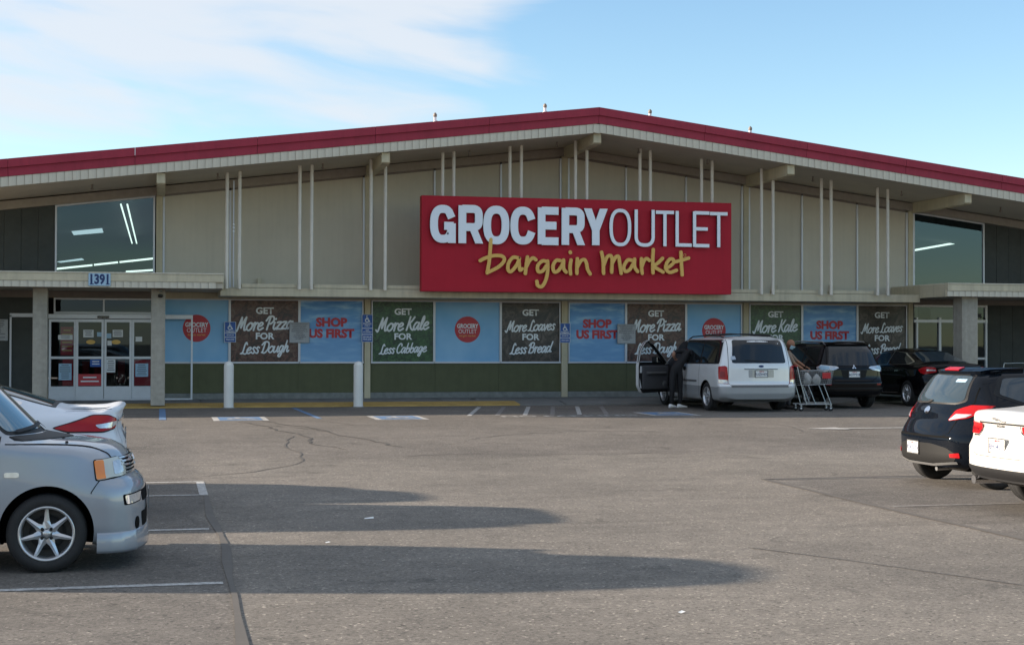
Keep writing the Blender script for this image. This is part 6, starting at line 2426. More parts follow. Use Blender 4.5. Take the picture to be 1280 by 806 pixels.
# ---------------------------------------------------------------- 4 black sport utility vehicle
def black_suv(loc, rz, label, scale=1.0):
    L = 4.64
    S = dict(L=L, W=1.80, xf=3.72, xr=0.95, wheel_r=0.345, arch=0.395, zmid=0.78, name='parked_suv',
             top=[(-.1, 1.50), (0, 1.55), (.15, 1.63), (.6, 1.67), (2.2, 1.68), (2.7, 1.62), (3.45, 1.14), (4.1, 1.04), (4.5, .92), (4.64, .82)],
             belt=[(0, 1.06), (3.3, 1.02), (4.64, .78)],
             wb=[(0, .82), (.4, .87), (3.3, .87), (4.64, .72)], wr=[(0, .60), (.5, .64), (2.6, .63), (3.4, .74), (4.64, .6)],
             zb=[(0, .36), (.3, .28), (4.64, .30)], drop=[(0, .06), (2.6, .05), (3.4, .03), (4.64, .04)],
             tail=[(0, .10), (.45, -.02), (.66, -.02), (.74, .04), (1.0, .05), (1.6, .27), (1.7, .28)], nose=[(0, .1), (.45, 0), (.9, .1)],
             plan_f=.28, plan_r=.16, reach_r=.6, rc=.17, smooth=.04, rrail=.10)
    c = Car(label, 'car', loc, rz, S, {'body': MAT['paint_black']}, scale)
    c.wheels('five', tw=.215)
    c.patch('rear_glass', [(-.66, 1.09), (.66, 1.09), (.555, 1.55), (.50, 1.58), (-.50, 1.58), (-.555, 1.55)], 'rear', MAT['carglass'], .006, rad=.05)
    c.line('tailgate_gap', [(-.60, 1.6), (-.70, 1.08), (-.66, .80), (-.50, .70), (.50, .70), (.66, .80), (.70, 1.08), (.60, 1.6)], 'rear', MAT['gap'], .010, .002)
    for sg in (1, -1):
        pl = [(.86, 1.045), (.80, 1.10), (.45, 1.065), (.40, 1.03), (.50, .985), (.80, .93), (.86, .95)]
        pl = [(sg * a, b) for a, b in pl]
        if sg < 0:
            pl = pl[::-1]
        tl_ = c.patch('tail_lamp', pl, 'rear', MAT['lamp_clear'], .012, .03, rad=.02)
        pl = [(.845, 1.04), (.78, 1.085), (.62, 1.06), (.66, 1.00), (.80, .97)]
        pl = [(sg * a, b) for a, b in pl]
        if sg < 0:
            pl = pl[::-1]
        c.patch('bright_lens', pl, 'rear', MAT['plate_light'], .018, .03, rad=.02, parent=tl_)
        c.patch('bumper_reflector', [(sg * .62, .60), (sg * .74, .60), (sg * .74, .64), (sg * .62, .64)], 'rear', MAT['lamp_red_dark'], .006, .03)
    c.patch('plate_surround', [(-.30, .78), (.30, .78), (.36, .98), (-.36, .98)], 'rear', MAT['dark_plastic'], .004, .05, rad=.02)
    c.plate(0, .87, 'rear', '6GTP318')
    for k in range(3):
        a = R(90 + 120 * k)
        cx, cy = 0 + .032 * math.cos(a), 1.045 + .032 * math.sin(a)
        dx, dy = math.cos(a) * .032, math.sin(a) * .032
        px, py = -math.sin(a) * .018, math.cos(a) * .018
        c.patch('diamond_emblem', [(cx - dx, cy - dy), (cx + px, cy + py), (cx + dx, cy + dy), (cx - px, cy - py)], 'rear', MAT['chrome'], .012, .03)
    c.line('bumper_gap', [(-.8, .70), (-.4, .68), (.4, .68), (.8, .70)], 'rear', MAT['gap'], .012, .002)
    c.patch('bumper_strip', [(-.78, .50), (.78, .50), (.78, .535), (-.78, .535)], 'rear', MAT['dark_plastic'], .010, .05, rad=.01)
    for side in ('left', 'right'):
        c.patch('window_surround', [(.35, 1.10), (3.25, 1.06), (2.70, 1.50), (2.2, 1.575), (.45, 1.56)], side, MAT['trim'], .003, rad=.06)
        c.patch('side_window', [(.45, 1.13), (1.30, 1.12), (1.30, 1.53), (.55, 1.52)], side, MAT['carglass'], .007, rad=.05)
        c.patch('side_window', [(1.37, 1.12), (2.25, 1.11), (2.20, 1.54), (1.37, 1.53)], side, MAT['carglass'], .007, rad=.04)
        for x in (1.33, 2.3, 3.2):
            c.line('door_gap', [(x, .40), (x, 1.08)], side, MAT['gap'], .009)
    for sg in (-1, 1):
        pts = []
        for x in np.linspace(.45, 2.6, 10):
            loc, n_ = c.hit(x, sg * .56, 'top')
            h = .06 if .5 < x < 2.55 else .004
            pts.append((loc.x, loc.y, loc.z + h))
        MB().tube(pts, .018, 8).build('roof_rail', MAT['rim_silver'], c.root)
    c.patch('roof_spoiler', [(-.58, 1.585), (.58, 1.585), (.56, 1.63), (-.56, 1.63)], 'rear', c.mats['body'], .05, .05, rad=.02, depth=.06)
    return c


# ---------------------------------------------------------------- 5 black saloon by the right door
def black_saloon(loc, rz, label, scale=1.0):
    L = 4.82
    S = dict(L=L, W=1.83, xf=3.85, xr=1.02, wheel_r=0.33, arch=0.37, zmid=0.66,
             top=[(-.1, 1.03), (0, 1.06), (.06, 1.09), (.45, 1.11), (.62, 1.13), (1.50, 1.40), (2.2, 1.465), (2.9, 1.42), (3.65, 1.03), (4.3, .90), (4.82, .70)],
             belt=[(0, .98), (.6, 1.0), (3.6, .90), (4.82, .64)],
             wb=[(0, .80), (.4, .86), (1.2, .885), (3.6, .88), (4.82, .74)], wr=[(0, .70), (.5, .70), (.9, .60), (1.5, .56), (2.9, .56), (3.6, .72), (4.82, .6)],
             zb=[(0, .34), (.3, .26), (4.82, .22)], drop=[(0, .03), (.9, .05), (3.4, .05), (4.82, .03)],
             tail=[(0, .10), (.4, 0), (.65, .0), (.8, .05), (1.1, .0)], nose=[(0, .1), (.4, 0), (.9, .12)],
             plan_f=.28, plan_r=.18, reach_r=.7, rc=.16, smooth=.035, rrail=.08)
    c = Car(label, 'car', loc, rz, S, {'body': MAT['paint_black']}, scale)
    c.wheels('ten', tw=.21)
    c.patch('rear_glass', [(.66, -.60), (1.42, -.50), (1.42, .50), (.66, .60)], 'top', MAT['carglass_pale'], .006, rad=.05)
    for side in ('left', 'right'):
        c.patch('window_surround', [(.95, 1.12), (1.1, 1.05), (3.5, .985), (2.85, 1.33), (2.2, 1.395), (1.6, 1.345)], side, MAT['chrome'], .003, rad=.03)
        c.patch('side_window', [(1.02, 1.12), (1.14, 1.065), (2.15, 1.04), (2.15, 1.375), (1.63, 1.33)], side, MAT['carglass'], .007, rad=.02)
        c.patch('side_window', [(2.22, 1.04), (3.42, 1.0), (2.83, 1.31), (2.22, 1.375)], side, MAT['carglass'], .007, rad=.02)
        for x in (1.3, 2.19, 3.3):
            c.line('door_gap', [(x, .35), (x, 1.02)], side, MAT['gap'])
        for x in (1.42, 2.35):
            c.patch('door_handle', [(x, .875), (x + .2, .87), (x + .2, .90), (x, .905)], side, MAT['chrome'], .018, .03, rad=.012)
        c.line('sill_chrome', [(1.5, .33), (3.4, .31)], side, MAT['chrome'], .014, .004)
    for sg in (1, -1):
        Dr = Vector((.60, -.80 * sg, 0)).normalized()
        U = Vector((.80, .60 * sg, 0)).normalized()
        vw = (U, Vector((0, 0, 1)), Dr, Vector((.25, .78 * sg, 0)))
        tl_ = c.patch('tail_lamp', [(.22, .93), (.02, 1.00), (-.24, .99), (-.26, .88), (.0, .82), (.12, .85)], vw, MAT['lamp_red'], .012, .03, rad=.03)
        c.patch('clear_lens', [(-.05, .90), (-.24, .91), (-.24, .94), (-.05, .94)], vw, MAT['lamp_clear'], .018, .025, rad=.01, parent=tl_)
    c.line('boot_gap', [(-.60, 1.02), (-.60, .72), (.60, .72), (.60, 1.02)], 'rear', MAT['gap'], .007)
    c.plate(0, .80, 'rear', '7HNW905')
    return c


# ---------------------------------------------------------------- 6 small black hatchback, right
def black_hatch(loc, rz, label):
    L = 3.95
    S = dict(L=L, W=1.695, xf=3.18, xr=0.62, wheel_r=0.295, arch=0.335, zmid=0.66,
             top=[(-.1, .80), (0, .98), (.08, 1.09), (.42, 1.36), (.50, 1.42), (.8, 1.455), (1.5, 1.475), (2.2, 1.44), (3.05, 1.02), (3.6, .88), (3.95, .66)],
             belt=[(0, .90), (.5, 1.0), (1.2, .98), (3.0, .90), (3.95, .6)],
             wb=[(0, .72), (.2, .78), (.6, .83), (2.9, .82), (3.95, .66)], wr=[(0, .55), (.35, .56), (.8, .57), (2.2, .56), (3.0, .66), (3.95, .5)],
             zb=[(0, .26), (.3, .20), (3.95, .22)], drop=[(0, .06), (.5, .06), (2.2, .05), (3.0, .03), (3.95, .04)],
             tail=[(0, .09), (.25, .05), (.36, .0), (.62, -.01), (.70, .03), (.82, .10), (1.0, .14), (1.1, .10), (1.5, .05)], nose=[(0, .1), (.4, 0), (.9, .12)],
             plan_f=.3, plan_r=.22, reach_r=.6, rc=.20, smooth=.035, rrail=.10)
    c = Car(label, 'car', loc, rz, S, {'body': MAT['paint_blackblue']})
    c.wheels('five', tw=.185)
    c.patch('rear_glass_edge', [(-.60, 1.06), (-.48, 1.02), (.48, 1.02), (.60, 1.06), (.50, 1.37), (.44, 1.39), (-.44, 1.39), (-.50, 1.37)], 'rear', MAT['trim'], .003, .04, rad=.04)
    c.patch('rear_glass', [(-.565, 1.075), (-.46, 1.04), (.46, 1.04), (.565, 1.075), (.475, 1.35), (.42, 1.37), (-.42, 1.37), (-.475, 1.35)], 'rear', MAT['carglass_pale'], .006, .04, rad=.04)
    c.patch('roof_spoiler', [(-.54, 1.385), (.54, 1.385), (.50, 1.425), (-.50, 1.425)], 'rear', c.mats['body'], .05, .04, rad=.02, depth=.07)
    c.patch('brake_lamp', [(-.17, 1.392), (.17, 1.392), (.17, 1.418), (-.17, 1.418)], 'rear', MAT['lamp_red'], .062, .03, rad=.01)
    c.patch('sticker', [(-.42, 1.29), (-.24, 1.29), (-.24, 1.325), (-.42, 1.325)], 'rear', MAT['plate_light'], .0085, .03)
    c.line('rear_wiper', [(.30, 1.02), (.05, 1.035), (-.05, 1.06)], 'rear', MAT['trim'], .022, .02)
    c.line('tailgate_gap', [(-.60, 1.39), (-.665, 1.06), (-.60, .90), (-.56, .68), (-.48, .635), (.48, .635), (.56, .68), (.60, .90), (.665, 1.06), (.60, 1.39)], 'rear', MAT['gap'], .010, .002)
    for sg in (1, -1):
        Dr = Vector((.80, -.60 * sg, 0)).normalized()
        U = Vector((.60, .80 * sg, 0)).normalized()
        vw = (U, Vector((0, 0, 1)), Dr, Vector((.18, .70 * sg, 0)))
        tl_ = c.patch('tail_lamp', [(.34, 1.015), (.06, 1.02), (-.12, .95), (-.21, .82), (.05, .86), (.20, .93)], vw, MAT['lamp_red'], .012, .03, rad=.03)
        c.patch('clear_lens', [(.10, .905), (-.10, .905), (-.195, .83), (.03, .868)], vw, MAT['lamp_clear'], .017, .025, rad=.015, parent=tl_)
        c.patch('bumper_reflector', [(-.13, .385), (.0, .385), (-.01, .445), (-.14, .43)], vw, MAT['lamp_red'], .014, .03, rad=.01)
    c.patch('lower_bumper', [(-.62, .30), (.62, .30), (.70, .42), (.55, .50), (.30, .54), (-.30, .54), (-.55, .50), (-.70, .42)], 'rear', MAT['dark_plastic'], .006, .05, rad=.05)
    c.line('bumper_crease', [(-.68, .33), (-.3, .285), (.3, .285), (.68, .33)], 'rear', MAT['grey_plastic'], .03, .018)
    c.plate(.13, .47, 'rear', '7DKN226')
    c.patch('bumper_step', [(-.60, .615), (.60, .615), (.62, .64), (-.62, .64)], 'rear', MAT['gap'], .003, .05)
    # round winged emblem
    em = c.patch('oval_emblem', ellipse(0, .935, .06, .045, 24), 'rear', MAT['chrome'], .014, .03)
    c.line('badge_script', [(.42, .90), (.52, .90)], 'rear', MAT['chrome'], .02, .006)
    for side in ('left', 'right'):
        c.patch('window_surround', [(.60, 1.14), (.95, 1.03), (2.85, .96), (2.2, 1.33), (1.4, 1.40), (.75, 1.36)], side, MAT['trim'], .003, rad=.05)
        c.patch('side_window', [(.68, 1.15), (.98, 1.05), (1.62, 1.025), (1.62, 1.375), (.80, 1.34)], side, MAT['carglass_pale'], .007, rad=.04)
        c.patch('side_window', [(1.70, 1.02), (2.74, .985), (2.17, 1.31), (1.70, 1.37)], side, MAT['carglass_pale'], .007, rad=.03)
        for x in (.98, 1.66, 2.6):
            c.line('door_gap', [(x, .30), (x, 1.0)], side, MAT['gap'])
    # exhaust
    MB().tube([(.45, -.20, .235), (.12, -.22, .22)], .028, 10).build('exhaust_pipe', MAT['steel'], c.root)
    MB().tube([(.75, -.40, .25), (.62, .3, .24)], .05, 10).build('muffler', MAT['steel'], c.root)
    return c


# ---------------------------------------------------------------- 7 white saloon at the right edge
def white_saloon_rear(loc, rz, label):
    L = 4.70
    S = dict(L=L, W=1.86, xf=3.80, xr=0.98, wheel_r=0.335, arch=0.375, zmid=0.66,
             top=[(-.1, 1.00), (0, 1.045), (.06, 1.07), (.5, 1.10), (.72, 1.13), (1.6, 1.38), (2.2, 1.42), (2.9, 1.37), (3.6, 1.0), (4.3, .88), (4.7, .68)],
             belt=[(0, .93), (.6, .97), (3.6, .88), (4.7, .6)],
             wb=[(0, .82), (.4, .88), (1.2, .91), (3.6, .89), (4.7, .74)], wr=[(0, .72), (.5, .72), (.9, .62), (1.5, .57), (2.9, .57), (3.6, .72), (4.7, .6)],
             zb=[(0, .33), (.3, .26), (4.7, .20)], drop=[(0, .03), (.9, .05), (3.4, .05), (4.7, .03)],
             tail=[(0, .12), (.35, .06), (.42, .0), (.66, .0), (.74, .04), (.9, .06), (1.04, .0), (1.1, 0)], nose=[(0, .1), (.4, 0), (.9, .12)],
             plan_f=.28, plan_r=.22, reach_r=.7, rc=.18, smooth=.03, rrail=.07, low_z=.43)
    c = Car(label, 'car', loc, rz, S, {'body': MAT['paint_white_b'], 'low': MAT['trim']})
    c.wheels('five', tw=.23)
    c.patch('rear_glass', [(.76, -.56), (1.50, -.50), (1.50, .50), (.76, .56)], 'top', MAT['carglass'], .006, rad=.05)
    for side in ('left', 'right'):
        c.patch('side_window', [(1.05, 1.12), (1.2, 1.02), (3.4, .97), (2.85, 1.28), (2.2, 1.34), (1.6, 1.29)], side, MAT['carglass'], .006, rad=.03)
        for x in (1.3, 2.19, 3.3):
            c.line('door_gap', [(x, .35), (x, 1.0)], side, MAT['gap'])
    for sg in (1, -1):
        Dr = Vector((.82, -.57 * sg, 0)).normalized()
        U = Vector((.57, .82 * sg, 0)).normalized()
        vw = (U, Vector((0, 0, 1)), Dr, Vector((.14, .76 * sg, 0)))
        tl_ = c.patch('tail_lamp', [(.20, .935), (-.36, .92), (-.35, .86), (-.28, .80), (.20, .795)], vw, MAT['lamp_red'], .012, .03, rad=.025)
        c.patch('dark_lens', [(.18, .875), (-.28, .865), (-.26, .835), (.18, .84)], vw, MAT['lamp_red_dark'], .016, .03, rad=.006, parent=tl_)
        c.line('lamp_rim', [(-.37, .925), (-.36, .86), (-.285, .79), (-.15, .785)], vw, MAT['chrome'], .014, .013, parent=tl_)
        MB().tube([(.45, sg * .55, .30), (.06, sg * .55, .30)], .045, 16).build('exhaust_pipe', MAT['chrome'], c.root)
    c.line('boot_gap', [(.57, .93), (.60, .80), (.56, .62), (.46, .58), (-.46, .58), (-.56, .62), (-.60, .80), (-.57, .93)], 'rear', MAT['gap'], .006, .0015)
    c.patch('lower_valance', [(-.86, .36), (.86, .36), (.84, .46), (-.84, .46)], 'rear', MAT['trim'], .006, .05, rad=.02)
    c.patch('boot_strip', [(-.45, .925), (.45, .925), (.45, .94), (-.45, .94)], 'rear', MAT['trim'], .004, .05)
    c.plate(0, .70, 'rear', '8HL4012', off=.016)
    # leaping animal emblem, a small streak of chrome above the plate
    lp_ = [(.12, .985), (.07, 1.0), (.03, .995), (-.03, .985), (-.08, .965), (-.13, .962), (-.10, .95), (-.06, .955), (-.02, .965), (.02, .975), (.05, .96), (.06, .975), (.09, .978)]
    c.patch('leaping_emblem', lp_, 'rear', MAT['rim_silver'], .010, .02)
    tm = text_mesh('JAGUAR', 0.035, 0.001, 1.2)
    tm.materials.append(MAT['trim'])
    loc_, n_ = c.hit(0, .905, 'rear')
    o = link('badge_lettering', place_text(tm, 0, 0, 0), c.root)
    o.location = loc_ + n_ * .008
    o.rotation_euler = (0, 0, math.atan2(n_.y, n_.x) + math.pi / 2)
    return c

# ---------------------------------------------------------------- park them
boxy_hatchback((-4.05, 12.75, 0), 0.0, 'grey boxy hatchback with seven spoke wheels at the front left')
white_saloon((-0.33, 16.10, 0), math.pi, 'white saloon with red wrap-round tail lamp behind the grey boxy hatchback')
minivan((13.43, 31.95, GZ), math.pi / 2, 'silver minivan with its driver door open, seen from behind')
black_suv((16.30, 33.0, GZ), math.pi / 2, 'black sport utility vehicle between the silver minivan and the black saloon', 0.96)
black_saloon((19.25, 33.3, GZ), math.pi / 2, 'black saloon with ten spoke wheels beside the black utility vehicle')
black_hatch((9.28, 17.03, 0), 0.0, 'small black hatchback parked tail out at the right')
white_saloon_rear((8.55, 14.05, 0), 0.0, 'white saloon cut by the right edge, in front of the small black hatchback')
black_saloon((-5.3, 18.5, 0), 0.0, 'black saloon beyond the white saloon, just outside the left edge')
# the sheet of paper on the white saloon's boot lid lies where it was dropped
pp = MB().add([(-.21, -.05, 0), (.16, -.07, -.004), (.20, .05, 0.004), (-.17, .08, 0.006)], [(0, 1, 2, 3)])
tag(pp.build('paper_sheet', MAT['paper'], loc=(-.68, 15.55, 1.123), rz=R(-8)), 'white sheet of paper lying on the boot lid of the white saloon', 'paper')


# ================================================================== PEOPLE
def grow(name, joints, bones, mats, regions, parent, sub=2):
    """one continuous skinned figure; joints: name -> (pos, radius); bones: (a, b, material index)"""
    names = list(joints)
    me = bpy.data.meshes.new(name)
    me.from_pydata([joints[n][0] for n in names], [(names.index(a), names.index(b)) for a, b, _ in bones], [])
    o = bpy.data.objects.new('tmp', me)
    COL.objects.link(o)
    md = o.modifiers.new('s', 'SKIN')
    sk = me.skin_vertices[0].data
    for i, n in enumerate(names):
        r = joints[n][1]
        sk[i].radius = (r, r) if isinstance(r, (int, float)) else r
        sk[i].use_root = (n == 'pelvis')
    md.branch_smoothing = 0.6
    s2 = o.modifiers.new('b', 'SUBSURF')
    s2.levels = sub
    s2.render_levels = sub
    dg = bpy.context.evaluated_depsgraph_get()
    dg.update()
    m2 = bpy.data.meshes.new_from_object(o.evaluated_get(dg))
    bpy.data.objects.remove(o)
    m2.materials.clear()
    for m in mats:
        m2.materials.append(m)
    segs = [(Vector(joints[a][0]), Vector(joints[b][0]), mi) for a, b, mi in bones]
    for p in m2.polygons:
        c = p.center
        best, bi = 9, 0
        for a, b, mi in segs:
            d = b - a
            t = max(0, min(1, (c - a).dot(d) / (d.length_squared + 1e-9)))
            q = (c - (a + d * t)).length
            if q < best:
                best, bi = q, mi
        p.material_index = bi
        p.use_smooth = True
    m2.name = name
    return link(name, m2, parent)


def hand(base, d, parent, m, side=1, curl=0.5):
    """palm and five separate bent fingers grown as one skin"""
    d = Vector(d).normalized()
    b = Vector(base)
    up = Vector((0, 0, 1))
    if abs(d.z) > .8:
        up = Vector((0, 1, 0))
    lat = d.cross(up).normalized() * side
    nrm = lat.cross(d).normalized() * side
    J = {'pelvis': (tuple(b), .026), 'palm': (tuple(b + d * .055), (.040, .018))}
    B = [('pelvis', 'palm', 0)]
    for i, (off, ln) in enumerate(((-.030, .066), (-.010, .076), (.010, .072), (.029, .058))):
        k0 = b + d * .085 + lat * off
        k1 = k0 + d * ln * .5 - nrm * ln * .18 * curl
        k2 = k1 + d * ln * .32 - nrm * ln * .45 * curl
        J['k%d' % i] = (tuple(k0), .0095)
        J['m%d' % i] = (tuple(k1), .0088)
        J['t%d' % i] = (tuple(k2), .0075)
        B += [('palm', 'k%d' % i, 0), ('k%d' % i, 'm%d' % i, 0), ('m%d' % i, 't%d' % i, 0)]
    J['th0'] = (tuple(b + d * .03 - lat * .038), .012)
    J['th1'] = (tuple(b + d * .065 - lat * .060 - nrm * .01), .0095)
    B += [('pelvis', 'th0', 0), ('th0', 'th1', 0)]
    return grow('hand', J, B, [m], None, parent, 1)


# the driver leaning into the minivan, seen from behind
P1 = empty('person', (12.22, 34.30, GZ), label='person in black clothes and white shoes leaning in at the open van door', cat='person')
J = {
    'pelvis': ((0.02, 0.0, .93), (.150, .115)), 'waist': ((.06, .02, 1.06), (.135, .105)), 'chest': ((.22, .05, 1.24), (.165, .115)), 'upper': ((.36, .07, 1.34), (.14, .10)),
    'neck': ((.47, .09, 1.38), .058), 'head': ((.57, .12, 1.42), .088), 'crown': ((.66, .14, 1.45), .080),
    'hipL': ((-.095, .02, .87), .098), 'kneeL': ((-.12, -.03, .49), .068), 'shinL': ((-.125, -.02, .30), .062), 'ankL': ((-.12, .02, .09), .046),
    'hipR': ((.095, .0, .87), .098), 'kneeR': ((.10, .02, .49), .068), 'shinR': ((.10, .0, .30), .062), 'ankR': ((.09, .0, .09), .046),
    'shL': ((.20, .16, 1.38), .066), 'elL': ((-.02, .10, 1.36), .050), 'foL': ((-.02, .16, 1.26), .044), 'wrL': ((.10, .32, 1.18), .030),
    'shR': ((.36, -.05, 1.38), .062), 'elR': ((.48, -.06, 1.18), .046), 'wrR': ((.56, .1, 1.05), .028),
}
Bn = [('pelvis', 'waist', 0), ('waist', 'chest', 0), ('chest', 'upper', 0), ('upper', 'neck', 1), ('neck', 'head', 1), ('head', 'crown', 1),
      ('pelvis', 'hipL', 0), ('hipL', 'kneeL', 0), ('kneeL', 'shinL', 0), ('shinL', 'ankL', 0), ('pelvis', 'hipR', 0), ('hipR', 'kneeR', 0), ('kneeR', 'shinR', 0), ('shinR', 'ankR', 0),
      ('upper', 'shL', 0), ('shL', 'elL', 0), ('elL', 'foL', 1), ('foL', 'wrL', 1), ('upper', 'shR', 0), ('shR', 'elR', 0), ('elR', 'wrR', 1)]
grow('figure', J, Bn, [MAT['cloth_black'], MAT['skin']], None, P1)
hand((.10, .32, 1.18), (.7, .6, -.1), P1, MAT['skin'], 1, .6)
hair = MB()
hair.lathe([(0, .105), (.06, .095), (.098, .05), (.105, 0), (.095, -.05)], 18, 'z', (.64, .14, 1.46))
hair.build('hair', MAT['black'], P1)


def shoe(x, y, rz, parent, m, toe=.27):
    s_ = MB()
    rings = []
    prof = [(-.075, .030, .070), (-.06, .040, .095), (0, .044, .095), (.07, .048, .070), (.14, .050, .055), (.185, .040, .045), (.205, .018, .030)]
    n = 12
    vs, fs = [], []
    for (px, w, h) in prof:
        for k in range(n):
            a = 2 * math.pi * k / n
            vs.append((px, math.cos(a) * w, max(0.0, h / 2 + math.sin(a) * h / 2 * 1.05)))
    for i in range(len(prof) - 1):
        for k in range(n):
            fs.append((i * n + k, i * n + (k + 1) % n, (i + 1) * n + (k + 1) % n, (i + 1) * n + k))
    fs += [tuple(range(n)), tuple(range(len(vs) - 1, len(vs) - n - 1, -1))]
    s_.add(vs, fs, 0, True)
    return s_.build('shoe', m, parent, loc=(x, y, 0.0), rz=rz)


shoe(-.12, .02, R(25), P1, MAT['white_shoe'])
shoe(.09, .0, R(10), P1, MAT['white_shoe'])

# the masked man between the vehicles, bending over the trolley
P2 = empty('person', (14.66, 33.3, GZ), label='bald man in a tan shirt and pale blue face mask at the shopping trolley', cat='person')
J = {
    'pelvis': ((-.02, .02, .92), (.15, .12)), 'waist': ((0, 0, 1.06), (.135, .11)), 'chest': ((.01, -.05, 1.24), (.165, .12)), 'upper': ((.0, -.09, 1.36), (.15, .10)),
    'neck': ((-.02, -.13, 1.44), .055),
    'hipL': ((-.02, .10, .86), .095), 'kneeL': ((.02, .10, .48), .066), 'ankL': ((-.02, .12, .09), .046),
    'hipR': ((0, -.08, .86), .095), 'kneeR': ((.05, -.10, .48), .066), 'ankR': ((.0, -.10, .09), .046),
    'shL': ((.08, .06, 1.35), .060), 'elL': ((.26, .0, 1.15), .045), 'wrL': ((.40, -.16, 1.02), .030),
    'shR': ((-.06, -.24, 1.33), .060), 'elR': ((.02, -.38, 1.10), .045), 'wrR': ((.20, -.52, .96), .030),
}
Bn = [('pelvis', 'waist', 0), ('waist', 'chest', 1), ('chest', 'upper', 1), ('upper', 'neck', 2),
      ('pelvis', 'hipL', 0), ('hipL', 'kneeL', 0), ('kneeL', 'ankL', 0), ('pelvis', 'hipR', 0), ('hipR', 'kneeR', 0), ('kneeR', 'ankR', 0),
      ('upper', 'shL', 1), ('shL', 'elL', 1), ('elL', 'wrL', 2), ('upper', 'shR', 1), ('shR', 'elR', 1), ('elR', 'wrR', 2)]
grow('figure', J, Bn, [MAT['cloth_grey'], MAT['cloth_tan'], MAT['skin_dark']], None, P2)
hand((.40, -.16, 1.02), (.6, -.6, -.3), P2, MAT['skin_dark'], 1, .6)
hand((.20, -.52, .96), (.7, -.5, -.3), P2, MAT['skin_dark'], -1, .6)
shoe(-.02, .12, R(-20), P2, MAT['black'])
shoe(0, -.10, R(-35), P2, MAT['black'])
# head: an egg with brow, nose, ears; turned towards the trolley (right and down)
hb = bmesh.new()
bmesh.ops.create_uvsphere(hb, u_segments=28, v_segments=20, radius=1.0)
for v in hb.verts:
    x, y, z = v.co
    # face looks along +x
    sx, sy, sz = .098, .077, .118
    if z < 0:
        k = 1 - .28 * (-z) ** 1.3
        x, y = x * (k + .06 * max(0, x)), y * k
    px, py, pz = x * sx, y * sy, z * sz
    if x > .5:
        px += .004
        d = math.hypot(y / .18, (z + .12) / .28)          # nose
        px += .022 * max(0, 1 - d)
        for e in (-.38, .38):                             # eye sockets
            d = math.hypot((y - e) / .22, (z - .08) / .14)
            px -= .008 * max(0, 1 - d)
        d = abs(z - .24) / .1
        px += .004 * max(0, 1 - d)
    v.co = (px, py, pz)
hme = bpy.data.meshes.new('head')
hb.to_mesh(hme)
hb.free()
for p in hme.polygons:
    p.use_smooth = True
hme.materials.append(MAT['skin_dark'])
head = link('head', hme, P2, (.02, -.17, 1.555))
head.rotation_euler = (0, R(22), R(-38))
for s_ in (-1, 1):
    e = MB().lathe([(0, -.008), (.022, -.006), (.026, .004), (.014, .010)], 12, 'y', (0, 0, 0))
    eo = e.build('ear', MAT['skin_dark'], head, loc=(-.005, s_ * .078, -.005))
    eo.scale = (.8, 1, 1.35)
    ey = MB().lathe([(0, -.005), (.009, 0), (0, .005)], 10, 'z', (.086, s_ * .029, .010))
    ey.build('eye', MAT['black'], head)
mk = MB()
vs, fs = [], []
for i in range(9):
    a = R(-72 + 18 * i)
    for j in range(6):
        z = -.005 - .095 * j / 5
        r = .106 - .022 * (j / 5) ** 2
        vs.append((r * math.cos(a) * 1.06 + .006 + (.016 if abs(i - 4) < 2 and j < 3 else 0), .084 * math.sin(a) * (1 - .18 * j / 5), z))
for i in range(8):
    for j in range(5):
        fs.append((i * 6 + j, i * 6 + j + 1, (i + 1) * 6 + j + 1, (i + 1) * 6 + j))
mk.add(vs, fs, 0, True)
mk.build('face_mask', MAT['mask_blue'], head, fix=False)

# ================================================================== TROLLEY
T = empty('shopping_trolley', (14.48, 32.42, GZ), rz=R(-8), label='wire shopping trolley with white bags beside the silver minivan', cat='shopping cart')
ch = MB()
for sy in (-.25, .25):
    ch.tube(rounded([(0.02, sy, .16), (.82, sy * .78, .16)], 0), .013, 8)
    ch.tube(rounded([(-.02, sy, 1.04), (.08, sy, .66), (.22, sy, .17)], .05, 4) if False else [(-.02, sy, 1.04), (.05, sy, .72), (.20, sy, .17)], .013, 8)
    ch.tube([(.25, sy * .95, .60), (.42, sy * .92, .17)], .011, 8)
    ch.tube([(.62, sy * .85, .63), (.80, sy * .8, .17)], .011, 8)
ch.tube([(.82, -.20, .16), (.82, .20, .16)], .013, 8)
ch.tube([(.20, -.25, .16), (.20, .25, .16)], .013, 8)
ch.build('chassis', MAT['steel'], T)
bsk = MB()
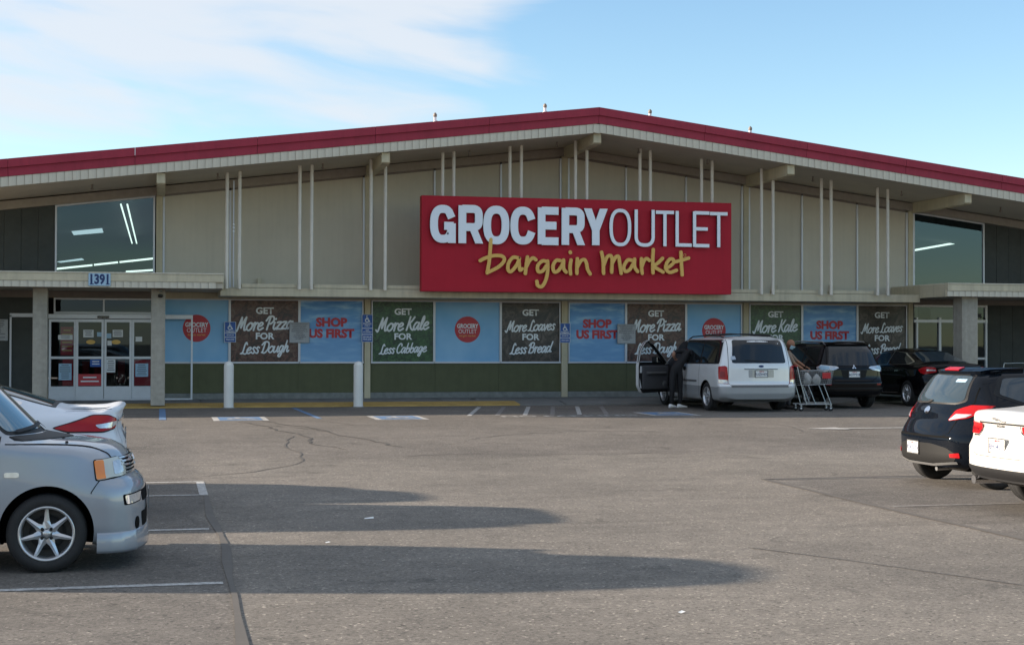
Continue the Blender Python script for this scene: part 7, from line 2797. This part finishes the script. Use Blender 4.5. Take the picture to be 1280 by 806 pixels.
# basket corners: bottom and top rectangles
def bp(u, v, w):      # u along 0..1, v across -1..1, w up 0..1
    x = .10 + u * (.72 + .06 * w)
    z = (.60 + .03 * u) + w * (.34 - .02 * u)
    x -= .04 * (1 - u) * w
    y = v * (.245 - .07 * u) * (.86 + .14 * w)
    return (x, y, z)
for w in np.linspace(0, 1, 8):
    bsk.tube([bp(0, -1, w), bp(1, -1, w), bp(1, 1, w), bp(0, 1, w), bp(0, -1, w)], .007 if w in (0, 1) else .0032, 5)
for u in np.linspace(0, 1, 17):
    bsk.tube([bp(u, -1, 1), bp(u, -1, 0), bp(u, 1, 0), bp(u, 1, 1)], .0032, 5)
for v in np.linspace(-1, 1, 9):
    bsk.tube([bp(1, v, 1), bp(1, v, 0), bp(0, v, 0)], .0032, 5)
k_ = bsk.build('wire_basket', MAT['steel'], T)
MB().tube([(-.03, -.27, 1.05), (-.03, .27, 1.05)], .018, 10).build('handle', MAT['red_plastic'], T)
MB().box(.14, .16, -.20, .20, .70, .95).build('seat_flap', MAT['grey_plastic'], T, bevel=.008)
MB().box(.60, .80, -.1945, -.190, .76, .90).build('red_panel', MAT['red_plastic'], T, bevel=.004)
MB().box(.24, .78, -.18, .18, .19, .205).build('bottom_rack', MAT['steel'], T)
for (x, y) in ((.08, -.23), (.08, .23), (.80, -.18), (.80, .18)):
    w = MB().lathe([(.0, -.016), (.055, -.016), (.062, -.010), (.062, .010), (.055, .016), (0, .016)], 20, 'y', (x, y, .063))
    wo = w.build('castor', MAT['rubber'], T)
    MB().lathe([(0, -.019), (.024, -.018), (.026, 0), (.024, .018), (0, .019)], 14, 'y', (x, y, .063)).build('hub', MAT['rim_silver'], wo)
    MB().box(x - .02, x + .02, y - .024, y + .024, .10, .155).build('fork', MAT['steel'], wo, bevel=.004)


def bag(loc, s, lab, seed):
    r_ = random.Random(seed)
    bm = bmesh.new()
    bmesh.ops.create_icosphere(bm, subdivisions=4, radius=1)
    for v in bm.verts:
        x, y, z = v.co
        k = 1 + .10 * math.sin(5 * x + seed) * math.cos(4 * z + seed) + .07 * math.sin(9 * y + 3 * z)
        t = max(0, z - .45)
        k *= 1 - .75 * t
        v.co = (x * k * s * .62, y * k * s * .5, (z + t * .9) * s * .62)
    me = bpy.data.meshes.new('carrier_bag')
    bm.to_mesh(me)
    bm.free()
    for p in me.polygons:
        p.use_smooth = True
    me.materials.append(MAT['bag'])
    o = link('carrier_bag', me, None, loc)
    o['label'] = lab
    o['category'] = 'bag'
    o['group'] = 'white carrier bags in the shopping trolley'


bag((14.74, 32.34, GZ + .73), .19, 'white carrier bag in the trolley, next to its handle', 1)
bag((15.00, 32.36, GZ + .71), .17, 'greyish carrier bag in the trolley, towards its nose', 4)
